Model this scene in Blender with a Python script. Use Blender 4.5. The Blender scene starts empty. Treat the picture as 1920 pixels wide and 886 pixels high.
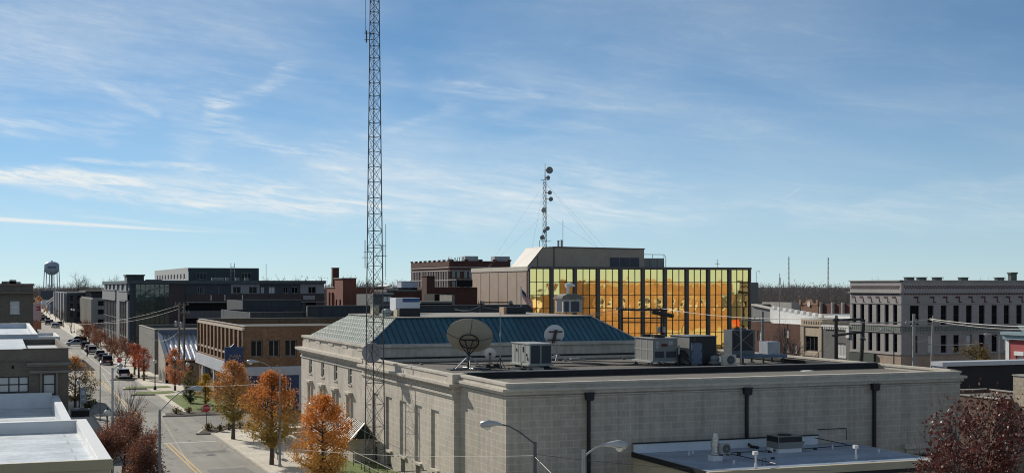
import bpy, math, random
import numpy as np
from mathutils import Vector, Matrix
R = math.radians
random.seed(7); rng = np.random.default_rng(7)
scene = bpy.context.scene
col = scene.collection

# ------------------------------------------------------------------ camera, sky, sun, exposure
F = 2500.0; H = 14.0; HY = 535.0                    # focal length in photo pixels, eye height, horizon row
YAW = math.atan(960 / 2500.0); SN, CS = math.sin(YAW), math.cos(YAW)
cd = bpy.data.cameras.new('camera'); cam = bpy.data.objects.new('camera', cd); col.objects.link(cam)
cd.sensor_width = 36; cd.lens = 36 * F / 1920; cd.shift_y = (HY - 443) / 1920
cd.clip_start = 0.5; cd.clip_end = 12000
cam.location = (0, 0, H); cam.rotation_euler = (R(90), 0, -YAW)
scene.camera = cam
scene.view_settings.view_transform = 'Standard'; scene.view_settings.look = 'None'
scene.view_settings.gamma = 1; scene.view_settings.exposure = 0.0
SUN_AZ, SUN_EL = R(20), R(28)                    # azimuth west of +Y, towards -X
sd = Vector((-math.sin(SUN_AZ) * math.cos(SUN_EL), math.cos(SUN_AZ) * math.cos(SUN_EL), math.sin(SUN_EL)))
sl = bpy.data.lights.new('sun', 'SUN'); sl.energy = 5.0; sl.angle = R(0.53); sl.color = (1, .93, .82)
so = bpy.data.objects.new('sun', sl); col.objects.link(so)
so.rotation_euler = sd.to_track_quat('Z', 'Y').to_euler(); so.location = (0, 0, 200)
scene.cycles.max_bounces = 6; scene.cycles.diffuse_bounces = 3; scene.cycles.glossy_bounces = 4
scene.cycles.transparent_max_bounces = 8; scene.cycles.use_denoising = True
scene.cycles.pixel_filter_type = 'BLACKMAN_HARRIS'; scene.cycles.filter_width = 1.05

W = bpy.data.worlds.new('World'); scene.world = W; W.use_nodes = True
W.cycles.sampling_method = 'MANUAL'; W.cycles.sample_map_resolution = 256
SKY_STRENGTH = 0.091
def build_sky():
    nt = W.node_tree; n = nt.nodes; L = nt.links; n.clear()
    out = n.new('ShaderNodeOutputWorld'); bg = n.new('ShaderNodeBackground'); bg.inputs[1].default_value = SKY_STRENGTH
    L.new(bg.outputs[0], out.inputs[0])
    sky = n.new('ShaderNodeTexSky'); sky.sky_type = 'NISHITA'; sky.sun_disc = False
    sky.sun_elevation = SUN_EL; sky.sun_rotation = -SUN_AZ
    sky.altitude = 1500; sky.air_density = .62; sky.dust_density = 0.0; sky.ozone_density = 3.4
    tc = n.new('ShaderNodeTexCoord')
    def M(op, a, b=None, c=None, clamp=False):
        m = n.new('ShaderNodeMath'); m.operation = op; m.use_clamp = clamp
        for i, v in enumerate((a, b, c)):
            if v is None: continue
            if isinstance(v, (int, float)): m.inputs[i].default_value = v
            else: L.new(v, m.inputs[i])
        return m.outputs[0]
    sp = n.new('ShaderNodeSeparateXYZ'); L.new(tc.outputs['Generated'], sp.inputs[0])
    x, y, z = sp.outputs
    fwd = M('ADD', M('MULTIPLY', x, SN), M('MULTIPLY', y, CS))
    rgt = M('SUBTRACT', M('MULTIPLY', x, CS), M('MULTIPLY', y, SN))
    az = M('ARCTAN2', rgt, fwd)                        # compass bearing and height of a patch of sky
    el = M('ARCSINE', z)
    def noise(scale, detail=5, rough=.6, off=0.0, sx=1, sy=1, dist=0.0, shear=0.0):
        cx = n.new('ShaderNodeCombineXYZ')
        L.new(M('MULTIPLY', az, sx), cx.inputs[0])
        L.new(M('MULTIPLY', M('ADD', el, M('MULTIPLY', az, shear)), sy), cx.inputs[1]); cx.inputs[2].default_value = off
        t = n.new('ShaderNodeTexNoise'); t.inputs['Scale'].default_value = scale; t.inputs['Detail'].default_value = detail
        t.inputs['Roughness'].default_value = rough; t.inputs['Distortion'].default_value = dist
        L.new(cx.outputs[0], t.inputs['Vector']); return t.outputs[0]
    def sstep(v, a, b):
        m = n.new('ShaderNodeMapRange'); m.interpolation_type = 'SMOOTHSTEP'
        L.new(v, m.inputs[0]); m.inputs[1].default_value = a; m.inputs[2].default_value = b; return m.outputs[0]
    wob = M('SUBTRACT', noise(9, 4, .55, 3.3, 1, 2.5), .5)
    fine = noise(40, 6, .65, 1.7, .6, 5, .6, .12)
    fine2 = noise(120, 4, .6, 5.7, 1, 2.2, .4, .12)
    wisp = noise(11, 7, .68, 8.1, .8, 5.5, .9, .10)
    broad = noise(4, 4, .5, 2.2, .8, 3, .3, .15)
    def ang(px, py):
        u = math.atan((px - 960) / F); return u, math.atan((HY - py) / F * math.cos(u))
    total = None
    def add(m):
        nonlocal total
        total = m if total is None else M('ADD', total, m)
    def streak(p0, p1, width, gain, wobble=.0, tex=0.6, f0=.12, f1=.3, taper=0.0):
        u0, v0 = ang(*p0); u1, v1 = ang(*p1); du, dv = u1 - u0, v1 - v0; Ln = math.hypot(du, dv); c, s = du / Ln, dv / Ln
        a = M('SUBTRACT', az, u0); b = M('SUBTRACT', el, v0)
        t = M('DIVIDE', M('ADD', M('MULTIPLY', a, c), M('MULTIPLY', b, s)), Ln)
        q = M('SUBTRACT', M('MULTIPLY', b, c), M('MULTIPLY', a, s))
        if wobble: q = M('ADD', q, M('MULTIPLY', wob, wobble))
        w = width / F
        if taper: q = M('DIVIDE', q, M('SUBTRACT', 1, M('MULTIPLY', t, taper)))
        m = sstep(M('ABSOLUTE', q), w, w * .1)
        m = M('MULTIPLY', m, M('MULTIPLY', sstep(t, 0, f0), sstep(t, 1, 1 - f1)))
        if tex: m = M('MULTIPLY', m, M('ADD', 1 - tex, M('MULTIPLY', sstep(fine, .32, .68), tex * 1.3)))
        add(M('MULTIPLY', m, gain * (1.0 if gain > .5 else .80)))
    # contrails and cirrus bands
    streak((-120, 403), (470, 439), 7, .95, .0, .15, .01, .45, .55)
    streak((120, 400), (520, 440), 5, .3, .01, .5)
    streak((165, 152), (306, 222), 11, .30, .02, .4, .3, .1, -.35)
    streak((-200, 318), (520, 345), 26, .66, .03, .65, .05, .5)
    streak((-100, 312), (800, 415), 34, .55, .05, .8, .1, .4)
    streak((300, 330), (1000, 420), 30, .42, .06, .8, .3, .5)
    streak((100, 290), (470, 322), 9, .5, .03, .8)
    streak((330, 375), (760, 400), 8, .3, .02, .8)
    streak((-80, 205), (120, 240), 9, .28, .02, .4)
    streak((-60, 214), (330, 245), 30, .22, .05, .8)
    streak((370, 210), (590, 118), 16, .27, .05, .8)
    streak((330, 330), (450, 150), 50, .24, .10, .9)
    streak((380, 250), (720, 320), 34, .3, .10, 1.0)
    streak((660, 265), (900, 175), 20, .2, .05, .7)
    streak((780, 160), (1320, 212), 14, .2, .03, .75)
    streak((900, 212), (1200, 252), 14, .12, .03, .8)
    streak((560, 340), (1400, 385), 70, .26, .12, .8)
    streak((900, 360), (1400, 400), 14, .22, .05, .8)
    streak((1050, 330), (1800, 360), 42, .14, .10, .9)
    streak((1450, 380), (2100, 395), 60, .2, .10, .6)
    streak((-150, 90), (500, 230), 70, .20, .15, .7)
    streak((-100, 20), (700, 110), 60, .12, .15, .7)
    streak((0, 355), (180, 368), 12, .25, .03, .6)
    streak((1470, 372), (1505, 350), 3, .14, 0, .2)
    streak((250, 235), (1500, 330), 150, .20, .2, .35, .35, .45)
    low = M('MULTIPLY', sstep(el, .02, .06), sstep(el, .32, .05))
    west = sstep(az, .45, -.35)
    gen = M('MULTIPLY', M('MULTIPLY', sstep(wisp, .44, .78), sstep(broad, .35, .62)), M('MULTIPLY', low, M('ADD', .08, M('MULTIPLY', west, .26))))
    add(gen)
    veil = M('MULTIPLY', M('MULTIPLY', sstep(broad, .3, .8), sstep(el, .0, .1)), M('ADD', .15, M('MULTIPLY', west, .27)))
    add(veil)
    fill_veil = M('MULTIPLY', sstep(M('ABSOLUTE', az), .7, 1.6), M('MULTIPLY', M('ADD', .62, M('MULTIPLY', wisp, .5)), M('MULTIPLY', sstep(el, -.02, .10), .14)))   # unseen cirrus sheet added behind the camera to brighten the shaded sides
    add(fill_veil)
    total = M('MULTIPLY', total, M('ADD', .80, M('MULTIPLY', fine2, .40)))
    total = M('MULTIPLY', M('MULTIPLY', total, sstep(el, .012, .05)), 1.0, clamp=True)
    hsv = n.new('ShaderNodeHueSaturation'); hsv.inputs['Saturation'].default_value = 1.04; hsv.inputs['Hue'].default_value = .488; hsv.inputs['Value'].default_value = 1.0
    L.new(sky.outputs[0], hsv.inputs['Color'])
    mix = n.new('ShaderNodeMix'); mix.data_type = 'RGBA'
    hz = n.new('ShaderNodeMix'); hz.data_type = 'RGBA'; L.new(M('MULTIPLY', sstep(el, .16, .0), .50), hz.inputs[0]); L.new(hsv.outputs[0], hz.inputs[6]); hz.inputs[7].default_value = (5.6, 7.1, 7.5, 1)   # thin ground haze
    L.new(total, mix.inputs[0]); L.new(hz.outputs[2], mix.inputs[6]); mix.inputs[7].default_value = CLOUD
    L.new(mix.outputs[2], bg.inputs[0])
CLOUD = (8.7, 9.3, 9.5, 1)
build_sky()

# ------------------------------------------------------------------ picture-to-place arithmetic
def ray(px): s = (px - 960) / F; return SN + CS * s, CS - SN * s
def at(px, D): d = ray(px); return d[0] * D, d[1] * D
def gnd(px, py, z=0.0): D = (H - z) * F / (py - HY); return at(px, D)
def onY(px, Y): d = ray(px); return d[0] * Y / d[1]
def onX(px, X): d = ray(px); return d[1] * X / d[0]
def zd(py, D): return H + (HY - py) * D / F
def depth(x, y): return SN * x + CS * y

# ------------------------------------------------------------------ materials
MATS = {}
def nodes_of(name):
    m = bpy.data.materials.new(name); m.use_nodes = True; nt = m.node_tree
    return m, nt, nt.nodes, nt.links, nt.nodes['Principled BSDF']
def mat(name, c, rough=.7, metal=0.0, var=.18, scale=1.5, bump=0.0, bscale=None, spec=.4, stain=0.0, streaks=False, stretch=None):
    if name in MATS: return MATS[name]
    m, nt, n, L, p = nodes_of(name)
    p.inputs['Roughness'].default_value = rough; p.inputs['Metallic'].default_value = metal; p.inputs['Specular IOR Level'].default_value = spec
    tc = n.new('ShaderNodeTexCoord'); vec = tc.outputs['Object']
    if streaks or stretch:
        mp = n.new('ShaderNodeMapping'); mp.inputs['Scale'].default_value = stretch or (1, 1, .12); L.new(vec, mp.inputs[0]); vec = mp.outputs[0]
    t = n.new('ShaderNodeTexNoise'); t.inputs['Scale'].default_value = scale; t.inputs['Detail'].default_value = 6; t.inputs['Roughness'].default_value = .65
    L.new(vec, t.inputs['Vector'])
    r = n.new('ShaderNodeValToRGB'); r.color_ramp.elements[0].position = .3; r.color_ramp.elements[1].position = .72
    r.color_ramp.elements[0].color = tuple(v * (1 - var) for v in c) + (1,); r.color_ramp.elements[1].color = tuple(min(1, v * (1 + var)) for v in c) + (1,)
    L.new(t.outputs[0], r.inputs[0]); colr = r.outputs[0]
    if stain:
        t2 = n.new('ShaderNodeTexNoise'); t2.inputs['Scale'].default_value = .25; t2.inputs['Detail'].default_value = 7; t2.inputs['Roughness'].default_value = .7
        L.new(tc.outputs['Object'], t2.inputs['Vector'])
        mr = n.new('ShaderNodeMapRange'); mr.inputs[1].default_value = .45; mr.inputs[2].default_value = .75; mr.inputs[3].default_value = 1; mr.inputs[4].default_value = 1 - stain
        L.new(t2.outputs[0], mr.inputs[0])
        mx = n.new('ShaderNodeMix'); mx.data_type = 'RGBA'; mx.blend_type = 'MULTIPLY'; mx.inputs[0].default_value = 1
        L.new(colr, mx.inputs[6]); L.new(mr.outputs[0], mx.inputs[7]); colr = mx.outputs[2]
    L.new(colr, p.inputs['Base Color'])
    if bump:
        tb = n.new('ShaderNodeTexNoise'); tb.inputs['Scale'].default_value = bscale or scale * 8; tb.inputs['Detail'].default_value = 4
        L.new(tc.outputs['Object'], tb.inputs['Vector'])
        b = n.new('ShaderNodeBump'); b.inputs['Strength'].default_value = bump; b.inputs['Distance'].default_value = .05
        L.new(tb.outputs[0], b.inputs['Height']); L.new(b.outputs[0], p.inputs['Normal'])
    MATS[name] = m; return m
def brick(name, c1, c2, mortar, bw, bh, ms=.012, rough=.85, stain=.25, bias=0.0, flat=False, streak=0.0, bump=.35):
    """courses on axis-aligned walls: u = x + y, v = z"""
    m, nt, n, L, p = nodes_of(name); p.inputs['Roughness'].default_value = rough; p.inputs['Specular IOR Level'].default_value = .25
    tc = n.new('ShaderNodeTexCoord'); sp = n.new('ShaderNodeSeparateXYZ'); L.new(tc.outputs['Object'], sp.inputs[0])
    ad = n.new('ShaderNodeMath'); ad.operation = 'ADD'; L.new(sp.outputs[0], ad.inputs[0]); L.new(sp.outputs[1], ad.inputs[1])
    cx = n.new('ShaderNodeCombineXYZ'); L.new(ad.outputs[0], cx.inputs[0]); L.new(sp.outputs[2], cx.inputs[1])
    if flat:
        L.new(sp.outputs[0], cx.inputs[0]); L.new(sp.outputs[1], cx.inputs[1])
    b = n.new('ShaderNodeTexBrick'); b.inputs['Scale'].default_value = 1; b.inputs['Brick Width'].default_value = bw; b.inputs['Row Height'].default_value = bh
    b.inputs['Mortar Size'].default_value = ms; b.inputs['Mortar Smooth'].default_value = .2; b.inputs['Bias'].default_value = bias
    b.inputs['Color1'].default_value = c1 + (1,); b.inputs['Color2'].default_value = c2 + (1,); b.inputs['Mortar'].default_value = mortar + (1,)
    L.new(cx.outputs[0], b.inputs['Vector']); colr = b.outputs['Color']
    def mul(fac_out):
        nonlocal colr
        mx = n.new('ShaderNodeMix'); mx.data_type = 'RGBA'; mx.blend_type = 'MULTIPLY'; mx.inputs[0].default_value = 1
        L.new(colr, mx.inputs[6]); L.new(fac_out, mx.inputs[7]); colr = mx.outputs[2]
    def stn(scale, lo, hi, amt, vec):
        t = n.new('ShaderNodeTexNoise'); t.inputs['Scale'].default_value = scale; t.inputs['Detail'].default_value = 7; t.inputs['Roughness'].default_value = .68
        L.new(vec, t.inputs['Vector'])
        mr = n.new('ShaderNodeMapRange'); mr.inputs[1].default_value = lo; mr.inputs[2].default_value = hi; mr.inputs[3].default_value = 1.06; mr.inputs[4].default_value = 1 - amt
        L.new(t.outputs[0], mr.inputs[0]); mul(mr.outputs[0])
    if stain: stn(.35, .4, .75, stain, tc.outputs['Object']); stn(3.2, .35, .75, stain * .6, tc.outputs['Object'])
    if streak:
        mp = n.new('ShaderNodeMapping'); mp.inputs['Scale'].default_value = (1.6, 1.6, .06); L.new(tc.outputs['Object'], mp.inputs[0]); stn(1.1, .45, .7, streak, mp.outputs[0])
    L.new(colr, p.inputs['Base Color'])
    if bump:
        bp = n.new('ShaderNodeBump'); bp.inputs['Strength'].default_value = bump; bp.inputs['Distance'].default_value = .02; bp.invert = True
        L.new(b.outputs['Fac'], bp.inputs['Height']); L.new(bp.outputs[0], p.inputs['Normal'])
    MATS[name] = m; return m
def glass(name, c=(.02, .025, .03), rough=.06, wav=.02, spec=.8):
    m, nt, n, L, p = nodes_of(name)
    p.inputs['Base Color'].default_value = c + (1,); p.inputs['Roughness'].default_value = rough; p.inputs['Specular IOR Level'].default_value = spec
    tc = n.new('ShaderNodeTexCoord'); t = n.new('ShaderNodeTexNoise'); t.inputs['Scale'].default_value = .8; L.new(tc.outputs['Object'], t.inputs['Vector'])
    b = n.new('ShaderNodeBump'); b.inputs['Strength'].default_value = wav; b.inputs['Distance'].default_value = .3; L.new(t.outputs[0], b.inputs['Height']); L.new(b.outputs[0], p.inputs['Normal'])
    MATS[name] = m; return m
def asphalt(name, c, crack=.5, patch=.25, joints=0.0):
    m, nt, n, L, p = nodes_of(name); p.inputs['Roughness'].default_value = .85; p.inputs['Specular IOR Level'].default_value = .3
    tc = n.new('ShaderNodeTexCoord'); vec = tc.outputs['Object']
    def nz(s, d=6, r=.6, v=vec):
        t = n.new('ShaderNodeTexNoise'); t.inputs['Scale'].default_value = s; t.inputs['Detail'].default_value = d; t.inputs['Roughness'].default_value = r; L.new(v, t.inputs['Vector']); return t.outputs[0]
    def rng_(o, a, b, c0, d0):
        mr = n.new('ShaderNodeMapRange'); mr.inputs[1].default_value = a; mr.inputs[2].default_value = b; mr.inputs[3].default_value = c0; mr.inputs[4].default_value = d0; L.new(o, mr.inputs[0]); return mr.outputs[0]
    def mulv(a, b):
        k = n.new('ShaderNodeMath'); k.operation = 'MULTIPLY'; L.new(a, k.inputs[0]); L.new(b, k.inputs[1]); return k.outputs[0]
    f = mulv(rng_(nz(.12), .3, .7, 1 - patch, 1 + patch), rng_(nz(6, 4, .7), .3, .7, .9, 1.1))
    mp = n.new('ShaderNodeMapping'); mp.inputs['Scale'].default_value = (.9, .03, 1); L.new(vec, mp.inputs[0])
    f = mulv(f, rng_(nz(1, 4, .6, mp.outputs[0]), .35, .7, 1.08, .86))
    vo = n.new('ShaderNodeTexVoronoi'); vo.feature = 'DISTANCE_TO_EDGE'; vo.inputs['Scale'].default_value = .16
    wv = n.new('ShaderNodeVectorMath'); wv.operation = 'ADD'; t3 = n.new('ShaderNodeTexNoise'); t3.inputs['Scale'].default_value = .6; L.new(vec, t3.inputs['Vector']); L.new(vec, wv.inputs[0]); L.new(t3.outputs['Color'], wv.inputs[1])
    L.new(wv.outputs[0], vo.inputs['Vector'])
    f = mulv(f, rng_(vo.outputs['Distance'], .004, .012, 1 - crack, 1))
    if joints:
        bt = n.new('ShaderNodeTexBrick'); bt.offset = 0; bt.inputs['Scale'].default_value = 1; bt.inputs['Brick Width'].default_value = joints; bt.inputs['Row Height'].default_value = joints; bt.inputs['Mortar Size'].default_value = .03
        L.new(vec, bt.inputs['Vector']); f = mulv(f, rng_(bt.outputs['Fac'], 0, 1, 1, .6))
    mx = n.new('ShaderNodeMix'); mx.data_type = 'RGBA'; mx.blend_type = 'MULTIPLY'; mx.inputs[0].default_value = 1; mx.inputs[6].default_value = c + (1,); L.new(f, mx.inputs[7]); L.new(mx.outputs[2], p.inputs['Base Color'])
    b = n.new('ShaderNodeBump'); b.inputs['Strength'].default_value = .3; b.inputs['Distance'].default_value = .02; L.new(nz(25, 3), b.inputs['Height']); L.new(b.outputs[0], p.inputs['Normal'])
    MATS[name] = m; return m
def leaf(name, cols, zlo=None, zhi=None, low=None, trans=.45):
    """per-leaf colour; the lower leaves of a crown may be of another colour (still green)"""
    m, nt, n, L, p = nodes_of(name); n.remove(p)
    g = n.new('ShaderNodeNewGeometry'); r = n.new('ShaderNodeValToRGB'); r.color_ramp.interpolation = 'LINEAR'
    while len(r.color_ramp.elements) < len(cols): r.color_ramp.elements.new(.5)
    for i, c in enumerate(cols): e = r.color_ramp.elements[i]; e.position = i / max(1, len(cols) - 1); e.color = c + (1,)
    L.new(g.outputs['Random Per Island'], r.inputs[0]); colr = r.outputs[0]
    if low:
        tc = n.new('ShaderNodeTexCoord'); sp = n.new('ShaderNodeSeparateXYZ'); L.new(tc.outputs['Object'], sp.inputs[0])
        t = n.new('ShaderNodeTexNoise'); t.inputs['Scale'].default_value = .9; L.new(tc.outputs['Object'], t.inputs['Vector'])
        mr = n.new('ShaderNodeMapRange'); mr.inputs[1].default_value = zlo; mr.inputs[2].default_value = zhi; mr.inputs[3].default_value = .85; mr.inputs[4].default_value = 0
        ad = n.new('ShaderNodeMath'); ad.operation = 'MULTIPLY_ADD'; L.new(t.outputs[0], ad.inputs[0]); ad.inputs[1].default_value = 3.0; L.new(sp.outputs[2], ad.inputs[2])
        s2 = n.new('ShaderNodeMath'); s2.operation = 'SUBTRACT'; L.new(ad.outputs[0], s2.inputs[0]); s2.inputs[1].default_value = 1.5; L.new(s2.outputs[0], mr.inputs[0])
        mx = n.new('ShaderNodeMix'); mx.data_type = 'RGBA'; L.new(mr.outputs[0], mx.inputs[0]); L.new(colr, mx.inputs[6]); mx.inputs[7].default_value = low + (1,); colr = mx.outputs[2]
    d = n.new('ShaderNodeBsdfDiffuse'); tr = n.new('ShaderNodeBsdfTranslucent'); gl = n.new('ShaderNodeBsdfGlossy'); gl.inputs['Roughness'].default_value = .45
    L.new(colr, d.inputs[0]); L.new(colr, tr.inputs[0])
    a = n.new('ShaderNodeMixShader'); a.inputs[0].default_value = trans; L.new(d.outputs[0], a.inputs[1]); L.new(tr.outputs[0], a.inputs[2])
    b = n.new('ShaderNodeMixShader'); b.inputs[0].default_value = .03; L.new(a.outputs[0], b.inputs[1]); L.new(gl.outputs[0], b.inputs[2])
    L.new(b.outputs[0], n['Material Output'].inputs[0]); MATS[name] = m; return m

LIME = brick('limestone', (.50, .455, .385), (.44, .40, .34), (.61, .565, .495), .82, .42, .018, .85, .16, streak=.14, bump=0)
LIMES = mat('limestone_trim', (.50, .455, .385), .85, var=.16, scale=2.2, bump=.15, stain=.2)
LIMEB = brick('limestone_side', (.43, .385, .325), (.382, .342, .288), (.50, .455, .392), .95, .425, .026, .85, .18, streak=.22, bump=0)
LIMEF = brick('limestone_plain', (.50, .455, .39), (.465, .425, .365), (.53, .49, .43), 1.1, .55, .008, .85, .25, streak=.22)
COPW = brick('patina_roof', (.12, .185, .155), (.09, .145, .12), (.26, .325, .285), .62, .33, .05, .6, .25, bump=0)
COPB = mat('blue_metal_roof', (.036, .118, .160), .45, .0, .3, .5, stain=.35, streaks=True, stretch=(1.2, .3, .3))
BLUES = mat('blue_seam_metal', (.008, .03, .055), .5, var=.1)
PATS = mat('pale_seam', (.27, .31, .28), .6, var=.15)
DECK = mat('roof_deck', (.27, .255, .225), .9, var=.2, scale=1.2, stain=.3)
GRAV = mat('roof_gravel', (.155, .142, .122), .95, var=.45, scale=9, bump=.6, bscale=14, stain=.25)
GRAVD = mat('roof_gravel_dark', (.125, .115, .10), .95, var=.4, scale=6, bump=.5, bscale=14, stain=.35)
BLK = mat('black_membrane', (.022, .023, .026), .8, var=.3, scale=1.5)
TPO = brick('white_membrane', (.64, .69, .72), (.60, .655, .69), (.44, .49, .52), 14, 2.4, .07, .45, .42, flat=True, bump=.1)
TPOS = mat('weathered_membrane', (.40, .42, .44), .7, var=.16, scale=.8, stain=.3)
TPOB = brick('grey_membrane', (.32, .385, .48), (.285, .35, .445), (.22, .27, .34), 18, 2.2, .06, .5, .35, flat=True, bump=.1)
WHITE = mat('white_paint', (.74, .73, .70), .55, var=.08, scale=1.2, stain=.1)
CREAM = mat('cream_metal', (.52, .445, .30), .6, var=.1, scale=1.0, stain=.2)
TANB = brick('tan_brick', (.40, .31, .25), (.355, .275, .22), (.42, .34, .28), .24, .085, .012, .9, .12)
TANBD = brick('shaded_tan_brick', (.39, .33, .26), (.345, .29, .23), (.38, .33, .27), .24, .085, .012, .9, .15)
BROWNB = brick('brown_brick', (.27, .15, .08), (.17, .092, .05), (.21, .15, .105), .30, .10, .012, .9, .3)
REDB = brick('red_brick', (.23, .08, .05), (.165, .058, .038), (.17, .10, .08), .24, .085, .012, .9, .25)
DREDB = brick('dark_red_brick', (.10, .038, .028), (.07, .028, .022), (.10, .06, .05), .24, .085, .012, .9, .2)
GREYB = brick('grey_brown_brick', (.17, .145, .115), (.135, .115, .092), (.18, .155, .125), .24, .085, .012, .9, .2)
PGREY = brick('painted_grey_brick', (.355, .335, .325), (.325, .308, .30), (.31, .295, .288), .24, .085, .01, .8, .15)
ORB = brick('orange_brick', (.46, .255, .125), (.34, .18, .09), (.42, .30, .19), .6, .22, .025, .9, .45)
DSLATE = mat('dark_slate_siding', (.040, .050, .066), .6, var=.12, scale=.6, streaks=True)
DBRN = mat('dark_brown_panel', (.055, .042, .044), .7, var=.2, scale=.5)
LGREY = mat('light_grey_panel', (.23, .235, .25), .6, var=.06, scale=.4)
MGREY = mat('mid_grey_panel', (.20, .20, .20), .6, var=.08, scale=.4, stain=.1)
CONC = mat('concrete', (.34, .325, .295), .9, var=.14, scale=.9, stain=.22)
WALK = brick('sidewalk_concrete', (.62, .57, .475), (.57, .525, .44), (.42, .385, .32), 1.6, 1.6, .03, .9, .22, flat=True, bump=.15)
KERB = mat('kerb_concrete', (.42, .385, .33), .9, var=.15, scale=1.2, stain=.25)
GALV = mat('galvanised_steel', (.34, .35, .36), .45, .6, .15, 1.5)
ZINC = mat('weathered_zinc', (.40, .40, .40), .6, .25, .12, .8, stain=.2)
STEEL = mat('dark_steel', (.05, .05, .053), .5, .4, .2, 2)
BLACKM = mat('black_metal', (.012, .012, .014), .45, 0, .2, 2)
HVAC = mat('hvac_grey', (.205, .215, .205), .5, .1, .12, .8, stain=.2)
HVACL = mat('hvac_light', (.33, .34, .32), .5, .05, .1, .8, stain=.15)
COIL = mat('coil_fins', (.045, .05, .058), .6, .2, .25, 14, streaks=True, stretch=(12, 12, .3))
COILL = mat('coil_fins_light', (.20, .20, .19), .6, .2, .2, 14, streaks=True, stretch=(12, 12, .3))
BLUEG = mat('blue_grey_panel', (.115, .15, .21), .5, .1, .08, .5)
BLUEP = mat('blue_paint', (.018, .045, .125), .5, var=.12, scale=.8)
BLUEW = mat('blue_band', (.03, .085, .20), .5, var=.1, scale=.8)
WGREY = mat('white_grey_paint', (.46, .49, .54), .6, var=.08, scale=.6, stain=.15)
DISHB = mat('dish_beige', (.40, .36, .28), .6, var=.08, scale=.8, stain=.15)
DISHW = mat('dish_white', (.62, .62, .63), .5, var=.06, scale=.8)
BARK = mat('bark', (.095, .078, .066), .95, var=.35, scale=6, bump=.5)
BARKL = mat('pale_bark', (.17, .145, .13), .95, var=.3, scale=6, bump=.4)
WOODP = mat('pole_wood', (.15, .125, .10), .9, var=.3, scale=3, streaks=True)
WIRE = mat('wire_grey', (.42, .40, .36), .6, var=.05)
WIRED = mat('wire_dark', (.06, .06, .06), .6, var=.05)
RED = mat('red_paint', (.36, .022, .02), .5, var=.1)
PINK = brick('painted_red_brick', (.42, .105, .10), (.38, .095, .09), (.34, .085, .08), .24, .085, .01, .8, .12)
TEAL = mat('grey_teal_cornice', (.23, .32, .34), .6, var=.12, scale=2)
YELLOW = mat('yellow_paint', (.60, .37, .10), .7, var=.18, scale=3)
LINEW = mat('white_line_paint', (.55, .54, .50), .7, var=.2, scale=3)
ORANGE = mat('orange_canvas', (.75, .12, .03), .7, var=.08)
GLASS = glass('window_glass', (.006, .008, .011), spec=.12)
GLASSB = glass('blinds_glass', (.55, .55, .53), .3, .01, .5)
GLASSG = glass('green_tower_glass', (.028, .040, .034), .05, .03, 1.0)
DARKIN = mat('dark_opening', (.006, .006, .007), .9, var=.1)
RUBBER = mat('tyre_rubber', (.02, .02, .02), .85, var=.1)
CHROME = mat('wheel_rim', (.45, .45, .46), .35, .8, .1)
LAMPG = mat('lamp_glass', (.72, .70, .62), .3, 0, .05)
TAIL = mat('tail_lamp', (.30, .012, .01), .25, 0, .1)
GRASS = mat('grass', (.13, .175, .035), .95, var=.5, scale=2.2, bump=.8, bscale=20, stain=.3)
DRYG = mat('dry_ground', (.13, .112, .082), .95, var=.35, scale=.05, bump=.3, stain=.4)
MULCH = mat('mulch', (.075, .058, .046), .95, var=.4, scale=5, bump=.6)
ROAD = asphalt('road_asphalt', (.25, .242, .215), .28, .16)
ROADD = asphalt('side_street_asphalt', (.19, .183, .165), .35, .2)
LOT = asphalt('lot_asphalt', (.11, .108, .10), .4, .25)
def gold_glass():
    m, nt, n, L, p = nodes_of('gold_mirror_glass')
    p.inputs['Base Color'].default_value = (.88, .68, .29, 1); p.inputs['Metallic'].default_value = 1; p.inputs['Roughness'].default_value = .03
    tc = n.new('ShaderNodeTexCoord'); t = n.new('ShaderNodeTexNoise'); t.inputs['Scale'].default_value = .55; t.inputs['Detail'].default_value = 1.5; L.new(tc.outputs['Object'], t.inputs['Vector'])
    b = n.new('ShaderNodeBump'); b.inputs['Strength'].default_value = .07; b.inputs['Distance'].default_value = .10; L.new(t.outputs[0], b.inputs['Height']); L.new(b.outputs[0], p.inputs['Normal'])
    return m
GOLD = gold_glass()
L_OR = leaf('orange_leaves', [(.52, .12, .03), (.62, .22, .05), (.64, .32, .08), (.46, .15, .04)], 2.8, 5.6, (.36, .28, .07))
L_OR2 = leaf('orange_brown_leaves', [(.50, .18, .06), (.58, .28, .09), (.44, .20, .07), (.66, .40, .17)], 2.6, 5.6, (.30, .26, .08))
L_OR3 = leaf('bright_orange_leaves', [(.64, .18, .03), (.70, .29, .05), (.58, .22, .045), (.48, .15, .03)], 1.8, 5.0, (.48, .31, .08))
L_RED = leaf('red_leaves', [(.30, .06, .03), (.38, .09, .035), (.22, .05, .03)])
L_PINK = leaf('copper_leaves', [(.52, .20, .10), (.60, .29, .14), (.42, .15, .08)])
L_YEL = leaf('yellow_leaves', [(.50, .30, .02), (.42, .25, .02), (.34, .22, .03)])
L_DRY = leaf('dry_red_leaves', [(.20, .075, .045), (.27, .11, .06), (.15, .06, .045), (.34, .18, .11)], trans=.35)
L_DK = leaf('dark_red_leaves', [(.075, .020, .016), (.12, .028, .02), (.06, .017, .014), (.17, .05, .035), (.30, .19, .165)], trans=.3)
L_GRN = leaf('dark_green_leaves', [(.035, .055, .018), (.06, .085, .025), (.025, .04, .015)])
L_OLV = leaf('olive_leaves', [(.14, .11, .04), (.20, .14, .05), (.10, .09, .03)])
TWIG = mat('twigs', (.10, .078, .072), .95, var=.25, scale=1)
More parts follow.
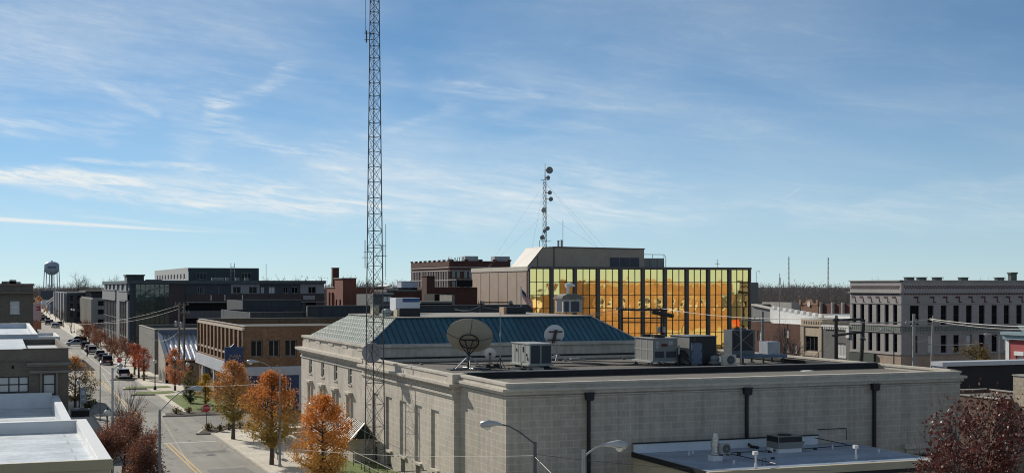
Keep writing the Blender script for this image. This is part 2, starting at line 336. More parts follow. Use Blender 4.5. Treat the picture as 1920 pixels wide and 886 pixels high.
def woods_mat():
    m, nt, n, L, p = nodes_of('bare_woods'); p.inputs['Roughness'].default_value = 1; p.inputs['Specular IOR Level'].default_value = 0
    tc = n.new('ShaderNodeTexCoord'); t = n.new('ShaderNodeTexNoise'); t.inputs['Scale'].default_value = .03; t.inputs['Detail'].default_value = 5; L.new(tc.outputs['Object'], t.inputs['Vector'])
    r = n.new('ShaderNodeValToRGB'); e = r.color_ramp.elements; e[0].position = .35; e[0].color = (.19, .165, .15, 1); e[1].position = .68; e[1].color = (.29, .245, .215, 1); L.new(t.outputs[0], r.inputs[0]); L.new(r.outputs[0], p.inputs['Base Color']); return m
WOODS = woods_mat()

# ------------------------------------------------------------------ mesh building
OFF = {}
class MB:
    def __init__(s): s.v = []; s.f = []; s.smooth = False
    def quad(s, *p):
        k = len(s.v); s.v += [tuple(q) for q in p]; s.f.append(tuple(range(k, k + len(p)))); return s
    def box(s, x0, x1, y0, y1, z0, z1):
        k = len(s.v); s.v += [(x, y, z) for z in (z0, z1) for y in (y0, y1) for x in (x0, x1)]
        s.f += [tuple(k + i for i in q) for q in ((0, 2, 3, 1), (4, 5, 7, 6), (0, 1, 5, 4), (2, 6, 7, 3), (0, 4, 6, 2), (1, 3, 7, 5))]; return s
    def cbox(s, x, y, z, a, b, c): return s.box(x - a / 2, x + a / 2, y - b / 2, y + b / 2, z, z + c)
    def prism(s, pts, lo, hi, axis='z'):
        """polygon pts extruded along an axis; pts are the two other coordinates in order"""
        def P(a, b, t): return {'z': (a, b, t), 'y': (a, t, b), 'x': (t, a, b)}[axis]
        k = len(s.v); n = len(pts); s.v += [P(a, b, lo) for a, b in pts] + [P(a, b, hi) for a, b in pts]
        s.f += [tuple(range(k, k + n)), tuple(range(k + n, k + 2 * n))] + [(k + i, k + (i + 1) % n, k + n + (i + 1) % n, k + n + i) for i in range(n)]; return s
    def tube(s, pts, r, n=6, caps=True):
        pts = [Vector(p) for p in pts]; rs = r if isinstance(r, (list, tuple)) else [r] * len(pts); k = len(s.v)
        for i, p in enumerate(pts):
            d = (pts[min(i + 1, len(pts) - 1)] - pts[max(i - 1, 0)])
            d = d.normalized() if d.length > 1e-9 else Vector((0, 0, 1))
            a = d.cross(Vector((0, 0, 1)) if abs(d.z) < .95 else Vector((1, 0, 0))).normalized(); b = d.cross(a)
            for j in range(n):
                t = 2 * math.pi * j / n; s.v.append(tuple(p + (a * math.cos(t) + b * math.sin(t)) * rs[i]))
        for i in range(len(pts) - 1):
            for j in range(n): s.f.append((k + i * n + j, k + i * n + (j + 1) % n, k + (i + 1) * n + (j + 1) % n, k + (i + 1) * n + j))
        if caps: s.f += [tuple(range(k, k + n)), tuple(range(k + (len(pts) - 1) * n, k + len(pts) * n))]
        return s
    def lathe(s, c, prof, n=16, axis=None):
        """profile of (radius, height) turned about an axis through c"""
        ax = Vector(axis).normalized() if axis else Vector((0, 0, 1)); a = ax.cross(Vector((0, 0, 1)) if abs(ax.z) < .95 else Vector((1, 0, 0))).normalized(); b = ax.cross(a); c = Vector(c); k = len(s.v)
        for r, h in prof:
            for j in range(n):
                t = 2 * math.pi * j / n; s.v.append(tuple(c + ax * h + (a * math.cos(t) + b * math.sin(t)) * r))
        for i in range(len(prof) - 1):
            for j in range(n): s.f.append((k + i * n + j, k + i * n + (j + 1) % n, k + (i + 1) * n + (j + 1) % n, k + (i + 1) * n + j))
        s.f += [tuple(range(k, k + n)), tuple(range(k + (len(prof) - 1) * n, k + len(prof) * n))]
        return s
    def build(s, name, m, parent=None, local=False, smooth=None):
        off = Vector((0, 0, 0))
        if parent is not None and not local: off = OFF.get(parent.name, off)
        me = bpy.data.meshes.new(name); me.from_pydata([(x - off.x, y - off.y, z - off.z) for x, y, z in s.v], [], s.f)
        me.materials.append(m)
        if smooth if smooth is not None else s.smooth: me.shade_smooth()
        me.update(); o = bpy.data.objects.new(name, me); col.objects.link(o)
        if parent is not None: o.parent = parent; OFF[o.name] = off
        else: OFF[o.name] = Vector((0, 0, 0))
        return o
def tag(o, label, cat, group=None, kind=None):
    o['label'] = label; o['category'] = cat
    if group: o['group'] = group
    if kind: o['kind'] = kind
    return o
def thing(name, label, cat, loc=(0, 0, 0), rz=0, group=None):
    o = bpy.data.objects.new(name, None); col.objects.link(o); o.location = loc; o.rotation_euler = (0, 0, rz); o.empty_display_size = .5
    OFF[o.name] = Vector(loc); return tag(o, label, cat, group)
def copy_tree(o, parent=None):
    c = o.copy(); col.objects.link(c)
    if parent is not None: c.parent = parent
    for ch in list(o.children): copy_tree(ch, c)
    return c
def struct(name, mb, m):
    o = mb.build(name, m); o['kind'] = 'structure'; return o
def recolour(o, m):
    o.data = o.data.copy(); o.data.materials[0] = m

# facade helpers: face 'Y-','Y+','X-','X+' at coordinate c; u runs along the other axis
def fp(face, c):
    sgn = 1 if face[1] == '-' else -1
    if face[0] == 'Y': return lambda u, z, d=0: (u, c + sgn * d, z)
    return lambda u, z, d=0: (c + sgn * d, u, z)
def facade(mb, face, c, u0, u1, z0, z1, holes=(), dep=.25):
    P = fp(face, c); us = sorted({u0, u1, *[h[0] for h in holes], *[h[1] for h in holes]}); zs = sorted({z0, z1, *[h[2] for h in holes], *[h[3] for h in holes]})
    us = [u for u in us if u0 <= u <= u1]; zs = [z for z in zs if z0 <= z <= z1]
    for i in range(len(us) - 1):
        for j in range(len(zs) - 1):
            cu, cz = (us[i] + us[i + 1]) / 2, (zs[j] + zs[j + 1]) / 2
            if any(h[0] < cu < h[1] and h[2] < cz < h[3] for h in holes): continue
            mb.quad(P(us[i], zs[j]), P(us[i + 1], zs[j]), P(us[i + 1], zs[j + 1]), P(us[i], zs[j + 1]))
    for a, b, e, f in [h[:4] for h in holes]:
        mb.quad(P(a, e), P(a, f), P(a, f, dep), P(a, e, dep)); mb.quad(P(b, e), P(b, f), P(b, f, dep), P(b, e, dep))
        mb.quad(P(a, f), P(b, f), P(b, f, dep), P(a, f, dep)); mb.quad(P(a, e), P(b, e), P(b, e, dep), P(a, e, dep))
def fbox(mb, face, c, u0, u1, z0, z1, d0, d1):
    P = fp(face, c); a = P(u0, z0, d0); b = P(u1, z1, d1)
    mb.box(min(a[0], b[0]), max(a[0], b[0]), min(a[1], b[1]), max(a[1], b[1]), z0, z1)
def window(parent, face, c, h, dep=.25, fm=None, gm=None, nx=1, nz=2, fw=.06, sill=None, name='window'):
    a, b, e, f = h[:4]; mb = MB(); fm = fm or STEEL; gm = gm or GLASS
    fbox(mb, face, c, a, a + fw, e, f, dep - .05, dep + .02); fbox(mb, face, c, b - fw, b, e, f, dep - .05, dep + .02)
    fbox(mb, face, c, a + fw, b - fw, f - fw, f, dep - .05, dep + .02); fbox(mb, face, c, a + fw, b - fw, e, e + fw, dep - .05, dep + .02)
    for i in range(1, nx): u = a + (b - a) * i / nx; fbox(mb, face, c, u - fw / 2, u + fw / 2, e + fw, f - fw, dep - .04, dep + .02)
    for j in range(1, nz): z = e + (f - e) * j / nz; fbox(mb, face, c, a + fw, b - fw, z - fw / 2, z + fw / 2, dep - .03, dep + .02)
    w = mb.build(name, fm, parent)
    g = MB(); fbox(g, face, c, a + fw * .5, b - fw * .5, e + fw * .5, f - fw * .5, dep, dep + .015); g.build('pane', gm, w)
    if sill: s = MB(); fbox(s, face, c, a - .08, b + .08, e - .12, e, -.08, dep - .06); s.build('sill', sill, w)
    return w
def shell(mb, X0, X1, Y0, Y1, z0, z1, hY=(), hX=(), dep=.25, pw=.3, zr=None, hXp=(), hYp=()):
    """four outside walls with openings and a thick parapet round a roof at zr"""
    zr = z1 - .6 if zr is None else zr
    facade(mb, 'Y-', Y0, X0, X1, z0, z1, hY, dep); facade(mb, 'X-', X0, Y0, Y1, z0, z1, hX, dep)
    facade(mb, 'Y+', Y1, X0, X1, z0, z1, hYp, dep); facade(mb, 'X+', X1, Y0, Y1, z0, z1, hXp, dep)
    a, b, c, d = X0 + pw, X1 - pw, Y0 + pw, Y1 - pw
    mb.quad((X0, Y0, z1), (X1, Y0, z1), (b, c, z1), (a, c, z1)); mb.quad((X1, Y0, z1), (X1, Y1, z1), (b, d, z1), (b, c, z1))
    mb.quad((X1, Y1, z1), (X0, Y1, z1), (a, d, z1), (b, d, z1)); mb.quad((X0, Y1, z1), (X0, Y0, z1), (a, c, z1), (a, d, z1))
    mb.quad((a, c, zr), (b, c, zr), (b, c, z1), (a, c, z1)); mb.quad((a, d, zr), (b, d, zr), (b, d, z1), (a, d, z1))
    mb.quad((a, c, zr), (a, d, zr), (a, d, z1), (a, c, z1)); mb.quad((b, c, zr), (b, d, zr), (b, d, z1), (b, c, z1))
def building(name, label, cat, X0, X1, Y0, Y1, z1, wm, rm, zr=None, hY=(), hX=(), wY={}, wX={}, dep=.25, coping=None, pw=.3, group=None, z0=0, hYp=(), hXp=(), ceil=.08):
    t = thing(name, label, cat, ((X0 + X1) / 2, (Y0 + Y1) / 2, z0), 0, group); zr = z1 - .6 if zr is None else zr
    mb = MB(); shell(mb, X0, X1, Y0, Y1, z0, z1, hY, hX, dep, pw, zr, hXp, hYp); mb.build('wall', wm, t)
    r = MB(); r.quad((X0 + pw, Y0 + pw, zr), (X1 - pw, Y0 + pw, zr), (X1 - pw, Y1 - pw, zr), (X0 + pw, Y1 - pw, zr)); r.build('roof', rm, t)
    for h in hY: window(t, 'Y-', Y0, h, dep, **{**wY, **(h[4] if len(h) > 4 else {})})
    for h in hX: window(t, 'X-', X0, h, dep, **{**wX, **(h[4] if len(h) > 4 else {})})
    for h in hYp: window(t, 'Y+', Y1, h, dep, **wY)
    if coping:
        c = MB(); q = .06
        c.box(X0 - q, X1 + q, Y0 - q, Y0 + pw + q, z1 + .002, z1 + ceil); c.box(X0 - q, X1 + q, Y1 - pw - q, Y1 + q, z1 + .002, z1 + ceil)
        c.box(X0 - q, X0 + pw + q, Y0 + pw + q, Y1 - pw - q, z1 + .002, z1 + ceil); c.box(X1 - pw - q, X1 + q, Y0 + pw + q, Y1 - pw - q, z1 + .002, z1 + ceil)
        c.build('coping', coping, t)
    return t
def text(parent, s, loc, size, face, m, ext=.02, name='lettering', align='CENTER', flip=False):
    cu = bpy.data.curves.new(name, 'FONT'); cu.body = s; cu.size = size; cu.extrude = ext; cu.align_x = align; cu.align_y = 'CENTER'
    o = bpy.data.objects.new(name, cu); col.objects.link(o); bpy.context.view_layer.update()
    me = bpy.data.meshes.new_from_object(o.evaluated_get(bpy.context.evaluated_depsgraph_get())); col.objects.unlink(o); bpy.data.objects.remove(o)
    me.materials.clear(); me.materials.append(m); me.name = name
    q = bpy.data.objects.new(name, me); col.objects.link(q)
    rot = Matrix.Rotation(R(90), 4, 'X') if face == 'Y-' else Matrix.Rotation(R(-90), 4, 'Z') @ Matrix.Rotation(R(90), 4, 'X')
    if flip: rot = rot @ Matrix.Scale(-1, 4, Vector((1, 0, 0)))
    off = OFF.get(parent.name, Vector()) if parent is not None else Vector()
    me.transform(Matrix.Translation(Vector(loc) - off) @ rot); q.parent = parent; OFF[q.name] = off; return q
# ------------------------------------------------------------------ ground, streets, pavements
def sheet(name, x0, x1, y0, y1, z, m, th=None):
    mb = MB()
    if th: mb.box(x0, x1, y0, y1, z - th, z)
    else: mb.quad((x0, y0, z), (x1, y0, z), (x1, y1, z), (x0, y1, z))
    return struct(name, mb, m)
sheet('ground', -5000, 5000, -1500, 8500, -.03, DRYG)
RX0, RX1, RC = 9.1, 18.7, 13.9
sheet('road', RX0 - .3, RX1 + .3, -40, 1500, .004, ROAD)
sheet('cross_street', RX1 + .3, 420, 132.5, 146, .006, ROADD)
sheet('far_cross_street', -300, 400, 306, 318, .010, ROADD)
sheet('side_street', -200, RX0 - .3, 96, 112, .006, ROADD)
sheet('parking_lot', 62, 142, 146, 213, .002, LOT)
sheet('back_lot', 60, 400, -20, 132, .003, LOT)
sheet('alley_lot', 24.5, 62, 147.5, 148.4, .012, ROADD)
W_ = MB(); W_.box(RX1, 27.7, -40, 131, .0, .13); struct('pavement', W_, WALK)
W_ = MB(); W_.box(RX1, 24.3, 146.5, 305, .0, .13); struct('pavement_north', W_, WALK).name = 'far_pavement'
W_ = MB(); W_.box(5.7, RX0, 112, 305, .0, .13); W_.box(5.7, RX0, -40, 96, 0, .13); struct('opposite_pavement', W_, WALK)
W_ = MB(); W_.box(RX1 - .02, 26, 320, 900, 0, .12); W_.box(4, RX0, 320, 900, 0, .12); struct('distant_pavement', W_, WALK)
W_ = MB()
for (x0, x1, y0, y1) in ((RX1 - .18, RX1, -40, 128), (RX0, RX0 + .18, -40, 96), (RX0, RX0 + .18, 112, 305), (RX1 - .18, RX1, 148, 305)): W_.box(x0, x1, y0, y1, -.01, .155)
struct('kerb', W_, KERB)
# kerbed corner beds
def bed(pts, m, z=.16, rim=True):
    mb = MB(); mb.prism(pts, 0, z); o = struct('kerb_bed', mb, KERB)
    cx = sum(p[0] for p in pts) / len(pts); cy = sum(p[1] for p in pts) / len(pts)
    mb = MB(); mb.prism([(cx + (x - cx) * .9, cy + (y - cy) * .9) for x, y in pts], .05, z + .03); return struct('planting_bed', mb, m)
bed([(17.2, 127.6), (18.2, 131.2), (24.5, 132.3), (24.5, 131.0), (20.5, 130.3), (18.9, 127.4)], MULCH)
bed([(16.2, 146.2), (16.4, 148.5), (18.6, 149.8), (23.8, 149.8), (23.8, 147.0), (18.5, 145.9)], MULCH)
bed([(15.6, 176), (16.4, 180), (21.5, 180), (21.5, 177), (18.5, 175.3)], GRASS, .15)
bed([(15.4, 186), (15.7, 189.5), (22, 189.5), (22, 186)], GRASS, .15)
bed([(15.2, 205), (15.6, 208.5), (22, 208.5), (22, 205)], MULCH, .15)
W_ = MB(); W_.prism([(19.4, 150.5), (19.4, 173), (24.4, 173), (24.4, 150.5)], .1, .17); struct('lawn', W_, GRASS)
W_ = MB(); W_.prism([(23.6, 72), (23.6, 108), (27.7, 108), (27.7, 72)], .1, .16); struct('lawn', W_, GRASS)
# painted markings
W_ = MB()
for dx in (-.17, .17): W_.box(RC + dx - .06, RC + dx + .06, -40, 121.5, .0075, .0085); W_.box(RC + dx - .06 - .1, RC + dx + .06 - .1, 142, 204, .0075, .0085); W_.box(RC + dx - .2, RC + dx - .1, 216, 300, .0075, .0085)
struct('centre_line_marking', W_, YELLOW)
W_ = MB(); W_.box(RC - .3, RX1 - .5, 121.6, 121.95, .0075, .0085); W_.box(RC, RX1 - .3, 203, 203.4, .0075, .0085); W_.box(RX0 + .3, RC, 148, 148.4, .0075, .0085)
for k in range(9): W_.box(16.4, RX1 - .4, 216 + k * 7, 216.12 + k * 7, .0075, .0085)
W_.box(16.3, 16.42, 212, 300, .0075, .0085)
struct('white_road_marking', W_, LINEW)
W_ = MB(); W_.lathe((16.35, 112, .006), [(.42, 0), (.42, .004)], 20); W_.lathe((11.6, 152, .006), [(.4, 0), (.4, .004)], 20); tag(struct('manhole_cover', W_, STEEL), 'dark round iron manhole covers set in the street', 'manhole cover')

W_ = MB()
for x0, x1, y0, y1 in ((14.6, 17.9, 99, 103.5), (10.0, 12.8, 128, 134), (14.2, 17.2, 152, 171), (10.2, 13.0, 176, 190), (9.6, 13.2, 226, 250), (15.0, 18.2, 113, 115)): W_.quad((x0, y0, .0065), (x1, y0 + .3, .0065), (x1 - .2, y1, .0065), (x0 + .1, y1 - .4, .0065))
struct('road_patch', W_, asphalt('patch_asphalt', (.17, .165, .15), .2, .2))
W_ = MB(); pr_ = random.Random(9)
for k in range(26):
    x, y = pr_.uniform(9.6, 18), pr_.uniform(96, 260); pts = [(x, y, .008)]
    for j in range(6): x += pr_.uniform(-.5, .9); y += pr_.uniform(-.6, .9); pts.append((x, y, .008))
    for a, b in zip(pts, pts[1:]): W_.quad((a[0] - .04, a[1], .0078), (a[0] + .04, a[1], .0078), (b[0] + .04, b[1], .0078), (b[0] - .04, b[1], .0078))
struct('crack_seal', W_, mat('tar_seal', (.035, .035, .035), .6))

# ------------------------------------------------------------------ post office
PX, PX2 = 28.0, 61.1; PY0, PYJ, PY1, PY2 = 73.9, 82.4, 106.0, 131.4; ZP = 8.15
po = thing('post_office', 'long pale limestone post office with blue hipped roof and flat gravel roof in the foreground', 'post office', (40, 100, 0))
# main block
hx = []
for yc in (111.7, 116.9, 122.0, 127.2): hx += [(yc - .62, yc + .62, 5.55, 7.1), (yc - .62, yc + .62, 1.7, 4.45)]
mb = MB(); facade(mb, 'X-', PX, PY1, PY2, 0, 7.6, hx, .22); facade(mb, 'Y-', PY1, PX, 53.4, 0, 7.6); facade(mb, 'Y+', PY2, PX, 53.4, 0, 7.6); facade(mb, 'X+', 53.4, PY1, PY2, 0, 7.6)
mb.build('wall', LIMEF, po)
for h in hx:
    w = window(po, 'X-', PX, h, .18, WHITE, GLASS, 1, 2, .10, LIMES)
for yc in (111.7, 116.9, 122.0, 127.2):       # pediments and sill blocks over the lower windows
    mb = MB(); mb.box(PX - .38, PX, yc - 1.0, yc + 1.0, 4.72, 4.9); mb.box(PX - .22, PX, yc - .85, yc + .85, 4.5, 4.72); mb.box(PX - .16, PX, yc - .80, yc - .64, 1.5, 4.5); mb.box(PX - .16, PX, yc + .64, yc + .80, 1.5, 4.5)
    mb.build('pediment', LIMES, po)
mb = MB()
mb.box(PX - .55, 53.9, PY1 - .5, PY2 + .5, 7.72, 7.95); mb.box(PX - .35, 53.7, PY1 - .3, PY2 + .3, 7.55, 7.72); mb.box(PX - .1, 53.5, PY1 - .08, PY2 + .08, 6.95, 7.10)
mb.build('cornice', LIMES, po)
mb = MB(); y = PY1 + .1
while y < PY2: mb.box(PX - .22, PX - .02, y, y + .17, 7.34, 7.53); y += .36
y = PYJ + .6
while y < PY1 - .3: mb.box(PX - .62, PX - .42, y, y + .17, 7.14, 7.32); y += .40
mb.build('dentil', LIMES, po)['kind'] = 'stuff'
mb = MB()
mb.box(PX + .1, 53.3, PY1 + .1, PY2 - .1, 7.951, 8.5); mb.box(PX + .18, 53.22, PY1 + .18, PY2 - .18, 8.5, 8.9); mb.box(PX - .0, 53.4, PY1 + .0, PY2 - .0, 8.9, 9.1)
for yc in (108.7, 114.2, 119.4, 124.6, 129.4): mb.box(PX + .10, PX + .18, yc - .9, yc + .9, 8.55, 8.86)
mb.build('parapet', LIMEF, po)
EX0, EX1, EY0, EY1, A_ = PX + .35, 52.9, PY1 + .5, 129.0, 3.2; ZE, ZD = 9.18, 11.22
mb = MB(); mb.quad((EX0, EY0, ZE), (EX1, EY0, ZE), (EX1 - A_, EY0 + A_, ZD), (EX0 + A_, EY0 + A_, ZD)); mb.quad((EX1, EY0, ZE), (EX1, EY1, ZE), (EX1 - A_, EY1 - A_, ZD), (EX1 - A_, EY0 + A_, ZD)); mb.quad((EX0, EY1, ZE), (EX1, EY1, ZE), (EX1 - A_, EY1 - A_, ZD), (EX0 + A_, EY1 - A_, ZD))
sl_ = Vector((0, A_, ZD - ZE))
x = EX0 + .3; sm_ = MB()
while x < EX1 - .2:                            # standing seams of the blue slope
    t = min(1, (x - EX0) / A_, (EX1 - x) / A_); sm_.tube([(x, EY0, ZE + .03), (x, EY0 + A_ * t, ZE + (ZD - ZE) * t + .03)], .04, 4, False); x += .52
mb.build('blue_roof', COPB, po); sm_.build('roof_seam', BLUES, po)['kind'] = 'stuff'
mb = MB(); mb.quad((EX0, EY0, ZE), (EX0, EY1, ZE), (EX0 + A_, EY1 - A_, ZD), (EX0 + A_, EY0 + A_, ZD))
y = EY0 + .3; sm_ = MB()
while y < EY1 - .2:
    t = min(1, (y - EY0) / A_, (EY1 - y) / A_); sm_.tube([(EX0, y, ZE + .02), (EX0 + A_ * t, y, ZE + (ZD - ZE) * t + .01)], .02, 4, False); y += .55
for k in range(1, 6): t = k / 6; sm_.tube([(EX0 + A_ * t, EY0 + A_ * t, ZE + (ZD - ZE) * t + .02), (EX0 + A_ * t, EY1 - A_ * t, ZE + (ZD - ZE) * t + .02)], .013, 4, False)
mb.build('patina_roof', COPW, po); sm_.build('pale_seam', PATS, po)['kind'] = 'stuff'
mb = MB(); mb.box(EX0 - .12, EX1 + .1, EY0 - .12, EY1 + .1, ZE - .08, ZE - .005); mb.tube([(EX0, EY0, ZE + .04), (EX0 + A_, EY0 + A_, ZD + .05)], .06, 6); mb.tube([(EX1, EY0, ZE + .04), (EX1 - A_, EY0 + A_, ZD + .05)], .06, 6); mb.build('gutter', ZINC, po)
mb = MB(); mb.box(EX0 + A_ - .15, EX1 - A_ + .15, EY0 + A_ - .15, EY1 - A_ + .15, ZD + .001, ZD + .08); mb.build('deck_roof', DECK, po)
# flat-roofed rear wing
mb = MB()
bays = [(y0 - 1.75, y0, 1.55, 5.55) for y0 in (102.8, 98.9, 95.05, 91.25, 87.35)]
XJ = PX - .4
lw = [(a + .3, b - .3, .35, 1.35) for a, b, _, _ in bays]
facade(mb, 'X-', XJ, PYJ, PY1, 1.45, 7.0, bays, .15); facade(mb, 'X-', XJ, PYJ, PY1, 0, 1.45, lw, .42)
P_ = fp('X-', XJ)
for a, b, e, f in bays: mb.quad(P_(a, e, .15), P_(b, e, .15), P_(b, f, .15), P_(a, f, .15)); 
mb.quad((XJ, PYJ, 0), (PX, PYJ, 0), (PX, PYJ, 7.3), (XJ, PYJ, 7.3)); mb.quad((XJ, PY1, 0), (PX, PY1, 0), (PX, PY1, 7.0), (XJ, PY1, 7.0))
mb.build('wing_wall', LIME, po)
for h in lw: window(po, 'X-', XJ, h, .36, WHITE, GLASS, 2, 1, .07, LIMES, 'basement_window')
for a, b, e, f in bays[1:]: mb = MB(); mb.box(XJ - .16, XJ, a - .05, b + .05, 1.38, 1.54); mb.build('ledge', LIMES, po)
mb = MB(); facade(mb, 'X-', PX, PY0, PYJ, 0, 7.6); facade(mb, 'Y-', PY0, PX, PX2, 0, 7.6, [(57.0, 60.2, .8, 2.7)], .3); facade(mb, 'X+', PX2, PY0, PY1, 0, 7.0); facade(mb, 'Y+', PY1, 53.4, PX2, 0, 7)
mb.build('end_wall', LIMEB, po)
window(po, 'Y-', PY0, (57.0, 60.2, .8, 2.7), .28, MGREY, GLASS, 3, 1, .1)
mb = MB(); mb.box(56.4, 60.6, PY0 - .25, PY0 - .01, 3.1, 3.45); mb.box(56.6, 60.4, PY0 - .12, PY0 - .01, 2.78, 3.1); mb.build('lintel', LIMES, po)
mb = MB()      # cornice of the wing: long side, near side, end wall
mb.box(XJ - .45, PX + .35, PYJ - .35, PY1, 7.45, 7.62); mb.box(XJ - .28, PX + .3, PYJ - .18, PY1, 7.33, 7.45); mb.box(XJ - .02, PX + .3, PYJ + .005, PY1, 6.99, 7.33); mb.box(XJ - .16, PX, PYJ - .06, PY1, 6.78, 6.90); mb.box(XJ - .09, PX, PYJ - .03, PY1, 6.66, 6.78)
mb.box(PX - .32, PX2 + .32, PY0 - .35, PYJ - .36, 7.72, 7.88); mb.box(PX - .16, PX2 + .16, PY0 - .2, PYJ - .2, 7.52, 7.72); mb.box(PX - .06, PX2 + .06, PY0 - .07, PYJ - .1, 7.36, 7.42)
mb.box(PX2 - .3, PX2 + .3, PYJ - .36, PY1, 7.45, 7.7)
mb.build('wing_cornice', LIMES, po)
mb = MB()      # parapets
mb.box(XJ - .08, XJ + .4, PYJ - .05, PY1 + .1, 7.62, 8.08); mb.box(XJ - .14, XJ + .46, PYJ - .1, PY1 + .1, 8.08, 8.2); mb.box(XJ - .155, XJ + .8, PYJ - .115, PYJ + .9, 7.625, 8.24)
mb.box(PX + .0, PX + .4, PY0 + .4, PYJ - .12, 7.88, 8.06); mb.box(PX - .06, PX + .46, PY0 + .46, PYJ - .12, 8.06, 8.2)
mb.box(PX + .0, PX2, PY0 - .02, PY0 + .4, 7.88, 8.06); mb.box(PX - .06, PX2 + .06, PY0 - .08, PY0 + .46, 8.06, 8.2)
mb.box(PX2 - .4, PX2, PY0 + .41, PY1, 7.71, 8.1); mb.box(PX2 - .46, PX2 + .06, PY0 + .46, PY1, 8.1, 8.24)
mb.build('wing_parapet', LIMES, po)
mb = MB(); mb.quad((PX, PY0, 7.9), (PX2, PY0, 7.9), (PX2, PYJ, 7.9), (PX, PYJ, 7.9)); mb.build('gravel_ledge', GRAV, po)
mb = MB(); mb.box(PX + .5, PX2 - .47, PYJ, PYJ + .55, 7.8, 8.28); mb.box(PX2 - .9, PX2 - .47, PYJ + .56, PY1 - .3, 7.8, 8.0); mb.box(XJ + .41, PX2 - .47, PY1 - .3, PY1 - .01, 7.7, 8.1); mb.build('roof_curb', BLK, po)
mb = MB(); mb.box(PX + .5, PX2 - .47, PYJ - .03, PYJ + .60, 8.282, 8.33); mb.build('curb_cap', mat('grey_flashing', (.13, .13, .13), .7, var=.2, scale=.6), po)
mb = MB(); mb.quad((XJ, PYJ, 7.7), (PX2, PYJ, 7.7), (PX2, PY1, 7.7), (XJ, PY1, 7.7)); mb.build('gravel_roof', GRAVD, po)
for x in (33.3, 44.3, 54.0):                    # downspouts with collector boxes
    mb = MB(); mb.prism([(x - .26, 7.52), (x + .26, 7.52), (x + .26, 7.2), (x + .17, 7.06), (x - .17, 7.06), (x - .26, 7.2)], PY0 - .42, PY0 - .11, 'y'); mb.box(x - .3, x + .3, PY0 - .45, PY0 - .1, 7.46, 7.56)
    zb = 4.0 if x > 40 and x < 50 else (.1 if x < 40 else 2.9)
    mb.box(x - .09, x + .09, PY0 - .24, PY0 - .06, zb, 7.1)
    if zb == 4.0: mb.tube([(x, PY0 - .15, 4.05), (x + .1, PY0 - .5, 3.84), (x + .35, PY0 - 1.0, 3.8)], .09, 8)
    mb.build('downspout', BLACKM, po)
mb = MB(); mb.box(40, 44, 133, 134, 0, 1)
# one-storey extension
ex = thing('extension', 'low single-storey extension with bluish membrane roof against the post office end wall', 'extension', (44, 69, 0))
mb = MB(); shell(mb, 36.3, 52, 64.3, PY0 - .02, 0, 3.72, (), (), .2, .12, 3.66); mb.build('wall', CREAM, ex)
mb = MB(); mb.quad((36.42, 64.42, 3.70), (51.9, 64.42, 3.70), (51.9, PY0 - .14, 3.74), (36.42, PY0 - .14, 3.74)); mb.build('roof', TPOB, ex)
mb = MB(); mb.box(36.3, 49.5, PY0 - .32, PY0 - .125, 3.72, 4.3); mb.build('upstand', mat('white_upstand', (.60, .64, .68), .6, var=.08, scale=.9, stain=.12), ex)
mb = MB(); mb.box(36.24, 49.56, PY0 - .37, PY0 - .12, 4.302, 4.36); mb.box(36.18, 36.34, 64.2, PY0 - .125, 3.723, 3.80); mb.box(36.18, 36.298, 64.2, PY0 - .13, 3.5, 3.72); mb.build('black_edge', BLACKM, ex)
mb = MB(); mb.box(36.1, 52.2, 64.02, 64.34, 3.72, 3.84); mb.box(36.1, 52.2, 64.0, 64.29, 3.42, 3.72); mb.build('fascia', CREAM, ex)
mb = MB(); mb.box(36.1, 52.2, 64.05, 64.29, 3.2, 3.40); mb.build('gutter', BLACKM, ex)
# basement stair shelter beside the wing
sh = thing('stair_shelter', 'small shelter with ribbed brown gable roof beside the post office side wall', 'shelter', (26.8, 104, 0))
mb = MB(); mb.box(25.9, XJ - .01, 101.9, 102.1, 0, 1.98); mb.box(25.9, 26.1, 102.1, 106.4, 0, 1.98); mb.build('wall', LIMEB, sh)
mb = MB(); mb.prism([(25.9, 1.98), (XJ - .02, 1.98), (26.75, 3.16)], 102.0, 102.12, 'y'); mb.build('gable', mat('dark_green_boards', (.03, .05, .042), .7), sh)
mb = MB(); xl, xm, xr = 25.3, 26.6, XJ - .02
mb.prism([(xl, 1.9), (xm, 3.3), (xr, 1.98), (xr, 1.9), (xm, 3.2), (xl, 1.82)], 101.2, 106.7, 'y')
for k in range(13): y = 101.7 + k * .41; mb.tube([(xl, y, 1.93), (xm, y, 3.33)], .03, 4)
mb.build('roof', mat('ribbed_brown_roof', (.17, .15, .135), .55, .1, .2, 1.2, stain=.3), sh)
rl = thing('area_railing', 'grey pipe railing around the basement windows of the post office wing', 'railing', (26.2, 94, 0))
mb = MB()
for y in (88.2, 90.6, 93, 95.4, 97.8, 100.2): mb.tube([(25.4, y, 0.1), (25.4, y, 1.25)], .035, 6)
for z in (.65, 1.25): mb.tube([(25.4, 88.2, z), (25.4, 100.2, z)], .03, 6); mb.tube([(25.4, 88.2, z), (27.55, 88.2, z)], .03, 6)
mb.build('rail', mat('rusty_pipe', (.17, .15, .13), .7, .2, .3, 3), rl)

